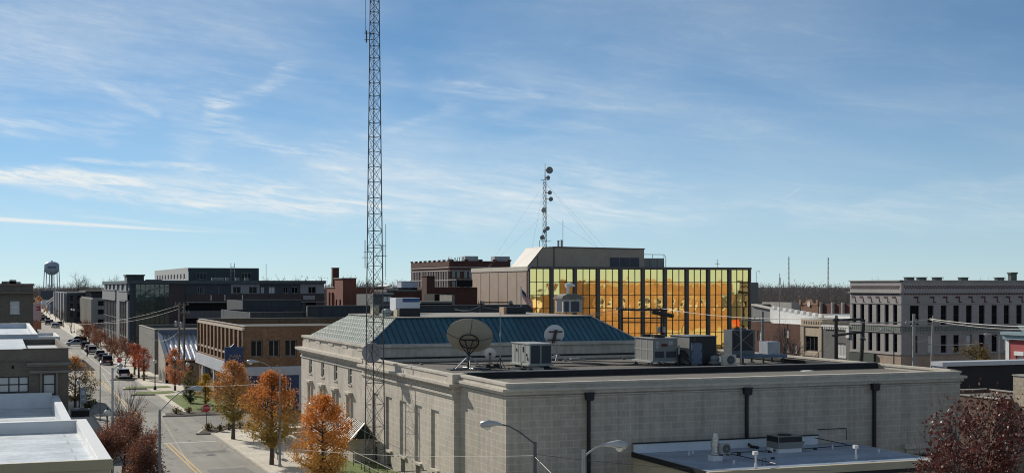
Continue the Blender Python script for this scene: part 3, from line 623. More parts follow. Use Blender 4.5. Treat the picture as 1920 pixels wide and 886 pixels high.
# ------------------------------------------------------------------ gold glass office block
GX0, GX1, GY0, GY1, GZ = 85.0, 129.1, 213.7, 243.0, 17.3
go = thing('glass_office_block', 'brown brick office block with gold mirror glass front and sloped rooftop penthouse', 'office building', ((GX0 + GX1) / 2, 228, 0))
mb = MB(); facade(mb, 'Y+', GY1, GX0, GX1, 0, GZ); facade(mb, 'X+', GX1, GY0, GY1, 0, GZ)
ncol = 6; hs = []
yy = [GY0 + .55 + (GY1 - GY0 - 1.0) * k / 6 for k in range(7)]
hs = [(y - .14, y + .14, .5, 16.3) for y in yy[:6]]
facade(mb, 'X-', GX0, GY0, GY1, 0, 16.55, hs, .3); mb.build('brick_wall', TANB, go)
mb = MB()
for y0, y1, a, b in hs: fbox(mb, 'X-', GX0, y0, y1, a, b, .28, .3)
mb.build('groove', mat('dark_groove', (.035, .028, .026), .8), go)
mb = MB(); mb.box(GX0 - .12, GX0 + .3, GY0 - .1, GY1 + .1, 16.55, GZ); mb.build('stone_fascia', mat('pale_stone_fascia', (.50, .45, .38), .8, var=.1, scale=.6), go)
mb = MB(); bw = (GX1 - GX0) / 10
FRM = mat('bronze_frame', (.115, .10, .092), .55, .1, .1, .6)
mb.box(GX0 + .31, GX1 + .1, GY0 - .35, GY0 + .3, 16.95, GZ + .02)
for k in range(11):
    x = GX0 + k * bw; mb.box(max(x - .3, GX0), min(x + .3, GX1), GY0 - .34, GY0 + .3, 0, 16.94)
mb.build('frame', FRM, go)
prng = random.Random(3)
rows = [16.9 - 2.28 * k for k in range(8)]
for k in range(10):
    a, b = GX0 + k * bw + .3, GX0 + (k + 1) * bw - .3; w3 = (b - a) / 3; mb = MB()
    for i in (1, 2): mb.box(a + i * w3 - .045, a + i * w3 + .045, GY0 - .10, GY0 + .08, .9, 16.95)
    for z in rows: mb.box(a, b, GY0 - .08, GY0 + .07, z - .05, z + .05)
    wnd = mb.build('window', BLACKM, go); g = MB()
    for i in range(3):
        for j in range(7):
            z1, z0 = rows[j] - .05, rows[j + 1] + .05; t1, t2, t3 = [prng.gauss(0, .004) for _ in range(3)]
            x0, x1 = a + i * w3 + .04, a + (i + 1) * w3 - .04; y = GY0
            g.quad((x0, y + t1, z0), (x1, y - t1 + t2, z0), (x1, y - t1 - t2, z1), (x0, y + t1 - t2 * .5, z1))
    g.build('pane', GOLD, wnd)
mb = MB(); mb.quad((GX0, GY0, 16.9), (GX1, GY0, 16.9), (GX1, GY1, 16.9), (GX0, GY1, 16.9)); mb.build('roof', GRAVD, go)
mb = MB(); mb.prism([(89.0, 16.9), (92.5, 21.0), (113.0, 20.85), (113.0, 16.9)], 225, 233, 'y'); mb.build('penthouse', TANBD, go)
mb = MB(); mb.prism([(88.9, 17.0), (92.42, 21.1), (92.6, 21.1), (89.2, 17.0)], 224.9, 233.1, 'y'); mb.build('sloped_roof', mat('pale_roof_metal', (.20, .188, .17), .6, var=.1, scale=.6), go)
mb = MB(); mb.prism([(92.3, 21.0), (94.6, 20.99), (94.6, 21.16), (113.1, 20.98), (113.1, 20.80), (92.5, 20.98)], 224.85, 233.1, 'y'); mb.box(94.5, 94.7, 224.9, 224.98, 16.95, 20.9); mb.box(91.3, 91.45, 224.93, 224.98, 16.95, 19.4); mb.build('penthouse_trim', FRM, go)
mb = MB()
for k in range(3): mb.box(105.9 + k * 2.05, 107.8 + k * 2.05, 224.9, 224.99, 17.3, 19.2)
mb.build('louvre', mat('dark_blue_louvre', (.05, .055, .075), .5, var=.1, scale=4), go)
mb = MB(); mb.box(113.3, 118.2, 227, 232, 16.9, 19.2)
for k in range(3): mb.box(113.6 + k * 1.6, 114.9 + k * 1.6, 226.9, 226.98, 17.3, 18.8)
mb.build('cooling_plant', HVAC, go)
mb = MB()
for x in (113.2, 115.6, 118.0): mb.tube([(x, 226.6, 16.9), (x, 226.6, 19.9)], .05, 5)
mb.tube([(113.2, 226.6, 19.9), (118.0, 226.6, 19.9), (118.4, 226.6, 19.4), (118.4, 226.6, 16.9)], .06, 6); mb.build('guard_rail', GALV, go)

# ------------------------------------------------------------------ old grey painted commercial building, far right
OX0, OX1, OY0, OY1, OZ = 142.6, 215.0, 187.3, 201.9, 14.85
hX = []; hY = []
for k in range(6):
    yc = 189.0 + k * 2.32; hX += [(yc - .58, yc + .58, 7.35, 10.7), (yc - .58, yc + .58, 2.65, 5.75)]
for i, px in enumerate((1715, 1745, 1769.5, 1793, 1817, 1841, 1864.5, 1887.5, 1911, 1936)):
    xc = onY(px, OY0); hw = .95 if i == 0 else .62; hY += [(xc - hw, xc + hw, 7.3, 10.6), (xc - .6, xc + .6, 2.5, 5.5, dict(gm=GLASSB if i % 3 == 1 else GLASS))]
ob = building('painted_brick_block', 'three-storey grey painted brick commercial block with patterned cornice at right', 'commercial building', OX0, OX1, OY0, OY1, OZ, PGREY, GRAVD, OZ - .7, hY, hX, dict(fm=STEEL, nz=2), dict(fm=STEEL, nz=2), .3)
mb = MB()
for face, c, a, b in (('X-', OX0, OY0, OY1), ('Y-', OY0, OX0, OX1)):
    fbox(mb, face, c, a - .3, b + .3, 12.72, 12.9, -.32, -.005); fbox(mb, face, c, a - .2, b + .2, OZ - .1, OZ + .08, -.2, .2)
    fbox(mb, face, c, a, b, 7.05, 7.25, -.15, -.004); fbox(mb, face, c, a, b, 5.95, 6.1, -.15, -.004); fbox(mb, face, c, a, b, 10.85, 11.02, -.1, -.004); fbox(mb, face, c, a, b, 2.2, 2.4, -.2, -.004)
mb.build('cornice', PGREY, ob)
DKR = mat('dark_red_trim', (.085, .035, .04), .8, var=.15); mb = MB()
for face, c, a, b, st in (('X-', OX0, OY0, OY1, 2.32), ('Y-', OY0, OX0, OX1, 2.32)):
    u = a + .5
    while u < b - .5:                           # checker, dentils and stepped hood bands of darker brick
        fbox(mb, face, c, u, u + .28, 13.75, 14.0, -.05, -.003); fbox(mb, face, c, u + .28, u + .56, 13.45, 13.72, -.05, -.003); fbox(mb, face, c, u + .1, u + .38, 12.45, 12.66, -.12, -.003); u += .58
    cs = [(h[0] + h[1]) / 2 for h in (hX if face == 'X-' else hY)][::2]
    for u in cs:
        fbox(mb, face, c, u - .2, u + .75, 11.85, 12.15, -.05, -.003); fbox(mb, face, c, u + (.52 if face == 'Y-' else -.38), u + (.72 if face == 'Y-' else -.2), 11.25, 11.84, -.05, -.003); fbox(mb, face, c, u + (.52 if face == 'Y-' else -.78), u + (1.1 if face == 'Y-' else -.22), 11.06, 11.24, -.05, -.003)
mb.build('patterned_brickwork', DKR, ob)
mb = MB(); 
for u in np.arange(OY0 + .2, OY1 - .4, .62): fbox(mb, 'X-', OX0, u, u + .5, 6.2, 6.95, -.08, -.003)
for u in np.arange(OX0 + .2, OX1 - .4, .62): fbox(mb, 'Y-', OY0, u, u + .5, 6.2, 6.95, -.08, -.003)
mb.build('tile_band', mat('grey_green_tiles', (.16, .19, .17), .6, var=.15, scale=1.5), ob)
mb = MB(); fbox(mb, 'X-', OX0, OY0 + 7, OY1 - .3, 0.3, 2.1, -.5, -.02); mb.build('shop_canopy', mat('canopy_green', (.05, .065, .055), .7, var=.2, scale=4), ob)
mb = MB(); fbox(mb, 'X-', OX0, OY0, OY0 + 6.9, 0, 2.15, -.06, -.003); fbox(mb, 'Y-', OY0, OX0, OX1, .0, 2.1, -.06, -.003); mb.build('stone_ground_floor', mat('sandstone', (.40, .31, .235), .9, var=.15, scale=.8, stain=.2), ob)
for px in (1705, 1728, 1757, 1806, 1874, 1898):
    x = onY(px, OY0 + 1.0); h = 1.5 if px == 1898 else .6; w = .8 if px == 1898 else .95
    mb = MB(); mb.box(x - w, x + w * .6, OY0 + .4, OY0 + 1.2, OZ - .5, OZ + h * .8); mb.box(x - w - .15, x + w * .6 + .15, OY0 + .3, OY0 + 1.3, OZ + h * .8, OZ + h)
    mb.build('chimney', mat('verdigris_stack', (.10, .13, .12), .8, var=.2), ob)

# ------------------------------------------------------------------ buildings right of the gold block
SX = 142.6                                       # the shops stand in one row, facing the sunlit street
sy = lambda px: onX(px, SX)
ya, yb = sy(1541.5), sy(1502)
tb = building('narrow_shop', 'narrow tan stucco shop front with one tall dark window, right of centre', 'shop', SX, SX + 16, ya, yb, 7.7, mat('tan_stucco', (.50, .415, .31), .9, var=.1, scale=.9, stain=.2), TPO, 7.1, (), [(sy(1533.5), sy(1510), 1.7, 4.5)], dict(), dict(nx=3, nz=1, fw=.18), coping=CONC)
mb = MB(); fbox(mb, 'X-', SX, ya, yb, 6.35, 6.6, -.2, -.01)
for k in range(8): y = ya + .35 + k * (yb - ya - .6) / 8; fbox(mb, 'X-', SX, y, y + .4, 6.85, 7.35, -.1, -.01)
fbox(mb, 'X-', SX, sy(1535), sy(1509), .8, 1.45, -.12, -.01); fbox(mb, 'X-', SX, sy(1508), yb, 0, 6.3, -.15, -.01); fbox(mb, 'X-', SX, ya, sy(1537), 0, 6.3, -.15, -.01); mb.build('ornament', mat('stucco_ornament', (.45, .385, .31), .9, var=.2, scale=4), tb)
ya, yb = OY1 + .05, sy(1542.5)
gb = building('grey_shop', 'plain grey rendered shop with white-framed window between tan shop and utility poles', 'shop', SX, SX + 16, ya, yb, 6.9, mat('grey_render', (.165, .165, .16), .9, var=.12, scale=.6, stain=.25), TPO, 6.3, (), [(sy(1586), sy(1565), 1.0, 3.6)], dict(), dict(fm=WHITE, gm=GLASSB, nx=3, nz=1, fw=.22, sill=WHITE))
mb = MB(); fbox(mb, 'X-', SX, ya, yb, 6.45, 6.75, -.3, -.01); fbox(mb, 'X-', SX, ya, ya + .9, 4.6, 6.44, -.25, -.01)
y = ya + 1.1
while y < yb - .4: fbox(mb, 'X-', SX, y, y + .24, 6.0, 6.44, -.25, -.01); y += .55
mb.build('white_cornice', WHITE, gb)
ya, yb = sy(1501), sy(1404)
wr = building('brick_row_building', 'red brick row building with bright white stepped wall rising behind it, beside the gold block', 'building', SX, SX + 9, ya, yb, 6.6, brick('dull_red_brick', (.16, .07, .05), (.11, .05, .038), (.16, .11, .09), .24, .085, .012, .9, .35), TPO, 6.2, (), [(sy(1479), sy(1470), 3.9, 5.6), (sy(1478), sy(1471), 1.0, 2.8), (sy(1494), sy(1486), 1.0, 2.8), (sy(1427), sy(1420), 3, 5)], dict(), dict(fm=WHITE, gm=GLASSB))
mb = MB(); n = 9
for k in range(n):
    a = ya + (yb - ya) * k / n; b = ya + (yb - ya) * (k + 1) / n; z = 7.9 + k * .16; mb.box(SX + 5, SX + 5.4, a, b, 6.2, z); mb.box(SX + 4.9, SX + 5.5, a + .3, a + 1.3, z, z + .65)
mb.build('white_stepped_wall', WHITE, wr)
EX = 168.0; ey = lambda px: onX(px, EX)
ya, yb = ey(1534), ey(1501.5); ym = (ya + yb) / 2
pr = building('emblem_front_building', 'brown brick building with curved pediment and pale oval emblem, far right of centre', 'building', EX, EX + 20, ya, yb, 9.7, mat('brown_front', (.20, .105, .065), .9, var=.2, scale=1.2), TPO, 9)
mb = MB(); mb.prism([(ya, 9.7), (ya, 10.1), (ym - 1.7, 10.1), (ym - 1.1, 10.7), (ym, 11.0), (ym + 1.1, 10.7), (ym + 1.7, 10.1), (yb, 10.1), (yb, 9.7)], EX - .1, EX + .3, 'x'); mb.box(EX - .3, EX + .3, ya - .2, ya + .35, 9.7, 10.9); mb.box(EX - .3, EX + .3, yb - .35, yb + .2, 9.7, 10.9); mb.build('pediment', mat('brown_front_trim', (.27, .16, .10), .9, var=.2), pr)
mb = MB(); mb.lathe((EX - .14, ym, 9.9), [(.62, 0), (.62, .05)], 16, (-1, 0, 0)); mb.build('emblem', mat('pale_oval', (.62, .52, .52), .7), pr)
ya2 = ey(1602)
rr = building('long_maroon_building', 'long low maroon-walled building behind the white roofs, right of the emblem front', 'building', EX + .5, EX + 20, ya2, ya - .3, 10.1, mat('maroon_wall', (.105, .045, .045), .9, var=.15, scale=.5), GRAVD, 9.6)
mb = MB()
for px in (1537.5, 1560, 1579): y = ey(px); mb.box(EX - .1, EX + .49, y - .25, y + .25, 0, 10.4)
mb.build('pilaster', CONC, rr)
building('white_roof_building', 'low building with bright snow-white roof between grey shop and maroon building', 'building', 150, 166, 203.5, 226, 8.3, WHITE, TPO, 8.1, coping=WHITE)
lo = thing('canopy_roof_building', 'low grey building with long pale sloping roof edge behind the white stepped wall', 'building', (154.5, 243, 0))
mb = MB(); mb.prism([(233, 0), (233, 7.7), (254, 9.7), (254, 0)], 154, 155.2, 'x'); mb.build('wall', MGREY, lo)
mb = MB(); mb.prism([(232.5, 7.65), (232.5, 7.85), (254.5, 9.95), (254.5, 9.75)], 153.5, 155.4, 'x'); mb.build('sloping_roof', mat('pale_edge', (.50, .47, .42), .8), lo)
gn = building('distant_grey_block', 'distant plain grey block standing just right of the gold glass corner', 'building', onY(1405, 330), onY(1422, 330), 330, 345, 14.9, mat('grey_block_wall', (.16, .155, .15), .9, var=.1), GRAVD)
mb = MB(); x = onY(1418, 335); mb.tube([(x, 335, 14.9), (x, 335, 18), (x + .8, 335, 18.4), (x + 1.3, 335, 17.8)], .07, 5); mb.build('vent_pipe', GALV, gn)
for i, (px0, px1, Y, z, lab) in enumerate(((1431, 1452, 300, 9.2, 'small distant brown building in front of the bare woods'), (1484, 1500, 290, 9.7, 'small distant pale gabled building left of the emblem front'))):
    building('distant_building', lab, 'building', onY(px0, Y), onY(px1, Y), Y, Y + 14, z, (GREYB, CONC)[i], GRAVD)
# red building at the right edge, dark shed and stone building behind the dark red tree
RX_, RYA, RYB = 105.6, 98.0, 120.0
rb = building('red_painted_building', 'red painted brick building with white window trim and grey-teal cornice at right edge', 'building', RX_, RX_ + 16, RYA, RYB, 8.5, PINK, GRAVD, 8, (), [(RYB - 2.6 - k * 2.6, RYB - 1.5 - k * 2.6, 4.2, 6.2) for k in range(7)], dict(), dict(fm=WHITE, gm=GLASSB, fw=.16, sill=WHITE))
mb = MB(); mb.box(RX_ - .6, RX_ + .5, RYA - .3, RYB + .3, 8.501, 8.85); mb.box(RX_ - .35, RX_ - .01, RYA, RYB + .2, 8.0, 8.5); mb.prism([(RYB - 3.2, 8.85), (RYB - 2.2, 9.6), (RYB - 6.4, 9.6), (RYB - 7.4, 8.85)][::-1], RX_ - .5, RX_ + .4, 'x'); mb.build('cornice', TEAL, rb)
mb = MB(); mb.box(RX_ - .06, RX_ - .003, RYB - .5, RYB + .06, 0, 8.0)
for k in range(7): y = RYB - 2.8 - k * 2.6; mb.box(RX_ - .1, RX_ - .003, y, y + 1.5, 6.25, 6.7)
mb.build('white_trim', WHITE, rb)
ds = thing('dark_boarded_wall', 'long dark boarded wall with pale cap behind the post office end, right side', 'wall', (90, 90, 0))
mb = MB(); mb.box(72.9, 104, 90, 91.0, 0, 7.35); mb.build('boarding', mat('black_boarding', (.014, .014, .018), .7, var=.3, scale=1), ds)
mb = MB(); mb.box(72.4, 104.4, 89.7, 91.2, 7.352, 7.7); mb.box(72.5, 72.89, 89.75, 91.1, 5.6, 7.35); mb.build('pale_cap', mat('pale_fascia', (.45, .47, .50), .6, var=.1), ds)
sb = building('stone_block_building', 'pale rough stone block building at the right edge behind the dark red tree', 'building', 67.4, 90, 56, 75.9, 7.6, brick('rough_stone', (.50, .43, .33), (.42, .36, .28), (.34, .29, .23), .6, .3, .02, .9, .3), GRAVD, 7.1, coping=CONC)
lt = building('low_lean_to', 'low brown lean-to with pale roof edge just right of the post office', 'shed', 66.2, 72, 76.2, 84.0, 5.9, mat('brown_lean_to', (.16, .105, .08), .9, var=.2), GRAVD, 5.7, coping=CONC)
# buildings whose sunlit sides show in the gold glass, across the street
rf = building('mirrored_brick_building', 'orange brick building with arched windows, seen mirrored in the gold glass', 'building', 133.5, 171, 105, 135, 15.0, ORB, GRAVD, hYp=[(136.0 + 4.2 * k, 137.4 + 4.2 * k, 8.0, 10.9) for k in range(8)], wY=dict(fm=WHITE, sill=WHITE, fw=.3))
mb = MB()
for k in range(8): mb.box(135.75 + 4.2 * k, 137.65 + 4.2 * k, 135.01, 135.15, 10.95, 11.3)
mb.box(133.5, 171, 135.01, 135.2, 14.3, 14.6); mb.build('stone_band', CREAM, rf)
building('mirrored_tan_building', 'pale tan building seen mirrored in the left bays of the gold glass', 'building', 126, 152, 70, 96, 9.5, mat('tan_wall', (.74, .68, .56), .9, var=.15, scale=.5), GRAVD, hYp=[(128 + 3 * k, 129.3 + 3 * k, z, z + 2) for k in range(7) for z in (2, 6)], wY=dict(fm=WHITE))
W_ = MB(); W_.box(145, 168, 142, 142.4, 0, 3.2); tag(struct('low_wall', W_, CREAM), 'low cream wall around the lot, seen mirrored in the gold glass', 'wall'); bpy.data.objects['low_wall'].pop('kind')
aw = thing('awning_kiosk', 'kiosk with orange awning reflected at the right end of the gold glass', 'kiosk', (181, 119, 0))
mb = MB(); mb.box(173, 188, 116, 119.2, 0, 3.0); mb.build('wall', mat('kiosk_wall', (.35, .28, .2), .8), aw)
mb = MB(); mb.prism([(119.2, 5.0), (121.4, 4.2), (121.4, 3.2), (119.2, 3.2)], 172.8, 188.2, 'x'); mb.box(172.9, 188.1, 115.9, 119.2, 3.0, 5.1); mb.build('awning', ORANGE, aw)
# ------------------------------------------------------------------ brick building with the blue sign
QX, QY, QX2, QY2, QZ = 25.3, 148.6, 62.0, 185.0, 9.45
ps = (QY2 - QY) / 12
hX = [(QY + k * ps + .42, QY + (k + 1) * ps - .42, 6.2, 8.0) for k in range(12)]
hY = [(onY(a, QY), onY(b, QY), 6.05, 7.95) for a, b in ((470, 493), (503.5, 524.5), (534, 556.5))] + [(onY(556.5, QY) + 1.6 + k * 2.9, onY(556.5, QY) + 3.0 + k * 2.9, 6.05, 7.95) for k in range(4)]
pz = building('corner_brick_building', 'two-storey brown brick corner building with ribbed brick piers and blue sign', 'building', QX, QX2, QY, QY2, QZ, BROWNB, GRAVD, 8.7, hY, hX, dict(nx=2, nz=1, fw=.12, fm=MGREY), dict(nx=1, nz=1, fm=mat('rust_frame', (.09, .045, .03), .8)), .35, CONC, z0=0)
mb = MB()
for k in range(13): y = QY + k * ps; fbox(mb, 'X-', QX, max(QY, y - .55), min(QY2, y + .55), 5.21, 9.0, -.22, -.003)
fbox(mb, 'X-', QX, QY, QY2, 5.0, 5.2, -.3, -.003)
mb.build('brick_pier', BROWNB, pz)
mb = MB()
for k in range(12): y = QY + (k + .5) * ps; fbox(mb, 'X-', QX, y - ps / 2 + .56, y + ps / 2 - .56, 5.95, 6.18, -.18, -.003)
fbox(mb, 'X-', QX, QY - .1, QY2, 9.02, 9.3, -.26, -.003); mb.build('sill_band', mat('pale_sill', (.42, .36, .29), .85, var=.15), pz)
mb = MB(); fbox(mb, 'X-', QX, QY - .2, QY2, 3.6, 4.98, -.5, -.02); fbox(mb, 'Y-', QY, QX - .2, QX2, 4.0, 4.98, -.14, -.02); fbox(mb, 'Y-', QY, QX, onY(466, QY), 0, 3.98, -.14, -.02); fbox(mb, 'Y-', QY, onY(560, QY), QX2, 0, 3.98, -.14, -.02)
for y in (QY + .2, QY + 10, QY + 20, QY + 30): fbox(mb, 'X-', QX, y, y + .7, 0, 3.6, -.4, -.02)
mb.build('white_panel_band', WGREY, pz)
mb = MB(); fbox(mb, 'X-', QX, QY + 1, QY + 9.9, .2, 3.5, -.06, -.01); fbox(mb, 'X-', QX, QY + 10.8, QY + 19.9, .2, 3.5, -.06, -.01); fbox(mb, 'X-', QX, QY + 20.8, QY + 29.9, .2, 3.5, -.06, -.01); mb.build('shop_glass', GLASS, pz)
mb = MB(); a, b = onY(467, QY), onY(559, QY); fbox(mb, 'Y-', QY, a, b, 3.2, 3.98, -.12, -.02); fbox(mb, 'Y-', QY, a, a + .9, 0, 3.2, -.12, -.02); fbox(mb, 'Y-', QY, b - .8, b, 0, 3.2, -.12, -.02); fbox(mb, 'Y-', QY, (a + b) / 2 - .5, (a + b) / 2 + .5, 0, 3.2, -.12, -.02); fbox(mb, 'Y-', QY, a + .9, b - .8, 0, .6, -.1, -.02); mb.build('blue_shopfront', BLUEP, pz)
mb = MB(); fbox(mb, 'Y-', QY, a + .91, b - .81, .61, 3.19, -.05, -.015); w = mb.build('shop_window', GLASS, pz)
mb = MB()
for x in np.linspace(a + 1.0, b - .9, 9): fbox(mb, 'Y-', QY, x - .04, x + .04, .61, 3.19, -.1, -.055)
mb.build('shop_window_bar', WHITE, pz)
bs = thing('blue_shop_sign', 'blue projecting sign reading PLAZA at the corner of the brown brick building', 'sign', (24, QY + .4, 6))
mb = MB(); x0, x1 = onY(421, QY - .2), onY(455, QY - .2); mb.box(x0, x1, QY - .5, QY - .15, 4.9, 7.25); mb.prism([((x0 + x1) / 2 - .4, 7.25), ((x0 + x1) / 2 - .2, 7.4), ((x0 + x1) / 2, 7.6), ((x0 + x1) / 2 + .2, 7.4), ((x0 + x1) / 2 + .4, 7.25)], QY - .45, QY - .2, 'y'); mb.build('sign_board', BLUEP, bs)
mb = MB(); mb.box(x1, QX - .01, QY - .38, QY - .28, 5.2, 5.3); mb.box(x1, QX - .01, QY - .38, QY - .28, 6.8, 6.9); mb.build('bracket', STEEL, bs)
text(bs, 'PLAZA', ((x0 + x1) / 2 + .12, QY - .53, 6.25), .42, 'Y-', mat('sign_tan_letter', (.45, .34, .22), .6))
mb = MB(); mb.box(QX + .5, QX2 - 1, 149.9, QY2 - 1, 8.71, 8.74); mb.build('roof_felt', BLK, pz)

# grey flat-roofed buildings stepping up behind it
sg = thing('stepped_grey_building', 'dark grey metal-clad building with stepped parapet behind the brown brick building', 'building', (55, 205, 0))
DM = mat('dark_metal_cladding', (.042, .047, .052), .6, .1, .3, .5, streaks=True, stretch=(2.5, 2.5, .2))
mb = MB(); shell(mb, onY(470, 188), 75, 188, 215, 0, 10.2, zr=9.9); shell(mb, onY(578, 186.6), 75, 186.6, 187.9, 0, 11.05, zr=10.9, pw=.2); shell(mb, onY(455, 216), onY(565, 216), 216, 232, 0, 11.6, zr=11.3); mb.build('wall', DM, sg)
mb = MB(); x = onY(470, 188); mb.box(x - .1, onY(578, 188) , 187.95, 188.3, 10.202, 10.32); mb.build('metal_trim', mat('trim_grey', (.13, .13, .13), .6), sg); mb = MB(); x = onY(578, 186.6); mb.box(x - .15, 75, 186.5, 187, 11.052, 11.18); mb.box(x - .17, x - .02, 186.55, 187, 9.6, 11.05); mb.build('metal_trim', mat('trim_grey', (.13, .13, .13), .6), sg); mb = MB(); mb.box(onY(455, 216) - .1, onY(565, 216), 215.9, 216.3, 11.602, 11.75); mb.build('metal_trim', mat('trim_grey', (.13, .13, .13), .6), sg); mb = MB(); mb.box(onY(470, 188) - .12, onY(470, 188) - .01, 187.97, 188.3, 8, 10.3); mb.build('metal_trim', mat('trim_grey', (.13, .13, .13), .6), sg)
mb = MB(); x = onY(470, 188) + 2
while x < 74: mb.box(x, x + .5, 187.85, 187.95, 8.55, 8.75); x += .8 + (int(x * 7) % 3) * .5
mb.build('cap_flashing', mat('pale_flashing', (.32, .34, .37), .6), sg)
mb = MB()
for px in (396, 422, 455): x = onY(px, 216); mb.tube([(x, 216.1, 11.6), (x, 216.1, 12.5)], .05, 5)
mb.build('vent_pipe', WHITE, sg)

# metal-roofed shed and block beside the pavement
mr = thing('metal_roofed_shop', 'small shop with shiny ribbed metal roof and large letter R on its wall', 'shop', (28, 198, 0))
mb = MB(); sx0, sx1, sy0, sy1 = 22.0, 36, 195, 204
mb.quad((sx0, sy0, 0), (sx1, sy0, 0), (sx1, sy0, 3.6), (sx0, sy0, 3.6)); mb.prism([(sy0, 0), (sy0, 3.7), (sy1, 6.9), (sy1, 0)], sx0, sx0 + .4, 'x'); mb.quad((sx0, sy1, 0), (sx1, sy1, 0), (sx1, sy1, 6.6), (sx0, sy1, 6.6)); mb.build('wall', mat('shop_tan_wall', (.33, .30, .26), .9, var=.1, stain=.2), mr)
mb = MB(); mb.prism([(sy0 - .6, 3.45), (sy0 - .6, 3.3), (sy1, 6.3), (sy1, 6.5)], sx0 + .42, sx1, 'x')
x = sx0 + .6
while x < sx1: mb.prism([(sy0 - .6, 3.46), (sy1, 6.51), (sy1, 6.72), (sy0 - .6, 3.67)], x, x + .28, 'x'); x += .72
mb.build('ribbed_roof', mat('ribbed_metal', (.50, .51, .54), .38, .5, .12, .8, stain=.15), mr)
mb = MB(); mb.prism([(sy0 - .7, 3.55), (sy0 - .7, 3.75), (sy1 + .1, 7.1), (sy1 + .1, 6.9)], sx0 - .12, sx0 + .42, 'x'); mb.box(sx0, sx1, sy1 + .01, sy1 + .3, 6.0, 7.4); mb.build('parapet_cap', BLUEG, mr)
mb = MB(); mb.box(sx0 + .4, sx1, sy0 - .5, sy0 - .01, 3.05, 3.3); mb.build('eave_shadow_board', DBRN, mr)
text(mr, 'R', (onY(359, sy0), sy0 - .03, 2.0), 1.5, 'Y-', mat('brown_letter', (.06, .04, .035), .7))
building('concrete_block_building', 'grey concrete flat-roofed block behind the metal-roofed shop', 'building', 22.6, 46, 215, 240, 7.1, mat('grey_concrete_wall', (.15, .147, .135), .9, var=.08, scale=.4, stain=.15), BLK, 6.6, coping=CONC)

# ------------------------------------------------------------------ modern dark office building
MX, MY, MX2, MY2, MZ = 24.4, 279.0, 64.3, 349.0, 14.9
mo = thing('modern_office', 'large dark modern office building with green glass tower corner and open parking decks', 'office building', (44, 310, 0))
PX_ = lambda px: onY(px, MY)
gx0, gx1 = PX_(254), PX_(317); wx1 = PX_(348)
hf = [(wx1, PX_(433), 8.85, 10.4), (PX_(447), PX_(478), 8.85, 10.4), (PX_(489), PX_(530), 8.85, 10.4), (PX_(537), PX_(566), 8.85, 10.4), (PX_(573), PX_(592), 8.85, 10.4),
      (wx1, PX_(433), 5.2, 7.25), (PX_(447), PX_(530), 5.2, 7.25), (PX_(537), PX_(592), 5.2, 7.25), (wx1, PX_(433), 1.4, 3.7), (PX_(447), PX_(592), 1.4, 3.7)]
tw = [(PX_(a), PX_(b), 12.35, 13.75) for a, b in ((370, 378), (379, 384), (407, 413), (437, 451), (467, 482), (489, 496), (504, 516), (531, 540), (547, 559), (578, 592))]
mb = MB(); facade(mb, 'Y-', MY, MX, MX2, 0, MZ, hf + tw, .5); mb.quad((MX, MY, 0), (MX, MY2, 0), (MX, MY2, MZ), (MX, MY, MZ))
mb.quad((MX2, MY, 0), (MX2, MY2, 0), (MX2, MY2, MZ), (MX2, MY, MZ)); mb.quad((MX, MY2, 0), (MX2, MY2, 0), (MX2, MY2, MZ), (MX, MY2, MZ)); mb.build('wall', DSLATE, mo)
mb = MB(); mb.box(MX + .2, MX2 - .2, MY + .51, MY + 1.2, .2, 11); mb.build('dark_interior', DARKIN, mo)
for h in tw: window(mo, 'Y-', MY, h, .3, LGREY, GLASS if tw.index(h) not in (5, 6) else GLASSB, 2, 1, .1)
mb = MB(); mb.quad((MX, MY, MZ - .3), (MX2, MY, MZ - .3), (MX2, MY2, MZ - .3), (MX, MY2, MZ - .3)); mb.build('roof', BLK, mo)
mb = MB(); fbox(mb, 'Y-', MY, gx0, gx1, .5, 14.3, -.12, -.01); gt = mb.build('glass_tower_front', GLASSG, mo)
mb = MB()
for k in range(8): u = gx0 + (gx1 - gx0) * k / 7; fbox(mb, 'Y-', MY, u - .05, u + .05, .5, 14.3, -.2, -.125)
for z in (3.4, 6.3, 9.0, 11.4, 14.3): fbox(mb, 'Y-', MY, gx0, gx1, z - .06, z + .06, -.2, -.125)
mb.build('glazing_bar', mat('dark_green_bar', (.03, .04, .036), .5), mo)
mb = MB(); fbox(mb, 'Y-', MY, MX - .5, MX2 + .3, 14.35, MZ + .15, -.6, .3); fbox(mb, 'X-', MX, MY - .1, MY2, 14.35, MZ + .1, -.5, .3); mb.build('roof_edge', mat('dark_teal_edge', (.055, .072, .078), .5), mo)
mb = MB(); fbox(mb, 'Y-', MY, wx1, MX2, 10.7, 12.25, -.25, -.01); fbox(mb, 'Y-', MY, PX_(592), MX2, 4, 10.69, -.25, -.01); fbox(mb, 'Y-', MY, gx1 + .05, wx1 - .05, .2, 14.2, -.2, -.01); mb.build('brown_band', DBRN, mo)
mb = MB(); fbox(mb, 'Y-', MY, wx1, PX_(592), 7.3, 8.8, -.06, -.01); fbox(mb, 'Y-', MY, wx1, PX_(592), 3.75, 5.15, -.06, -.01); mb.build('deck_rail_panel', mat('deck_grey', (.105, .105, .11), .8, var=.1), mo)
mb = MB(); fbox(mb, 'Y-', MY, wx1, MX2, 10.5, 10.66, -.35, -.01); fbox(mb, 'Y-', MY, PX_(568), PX_(590), 11.0, 11.9, -.32, -.26); mb.build('pale_ledge', LGREY, mo)
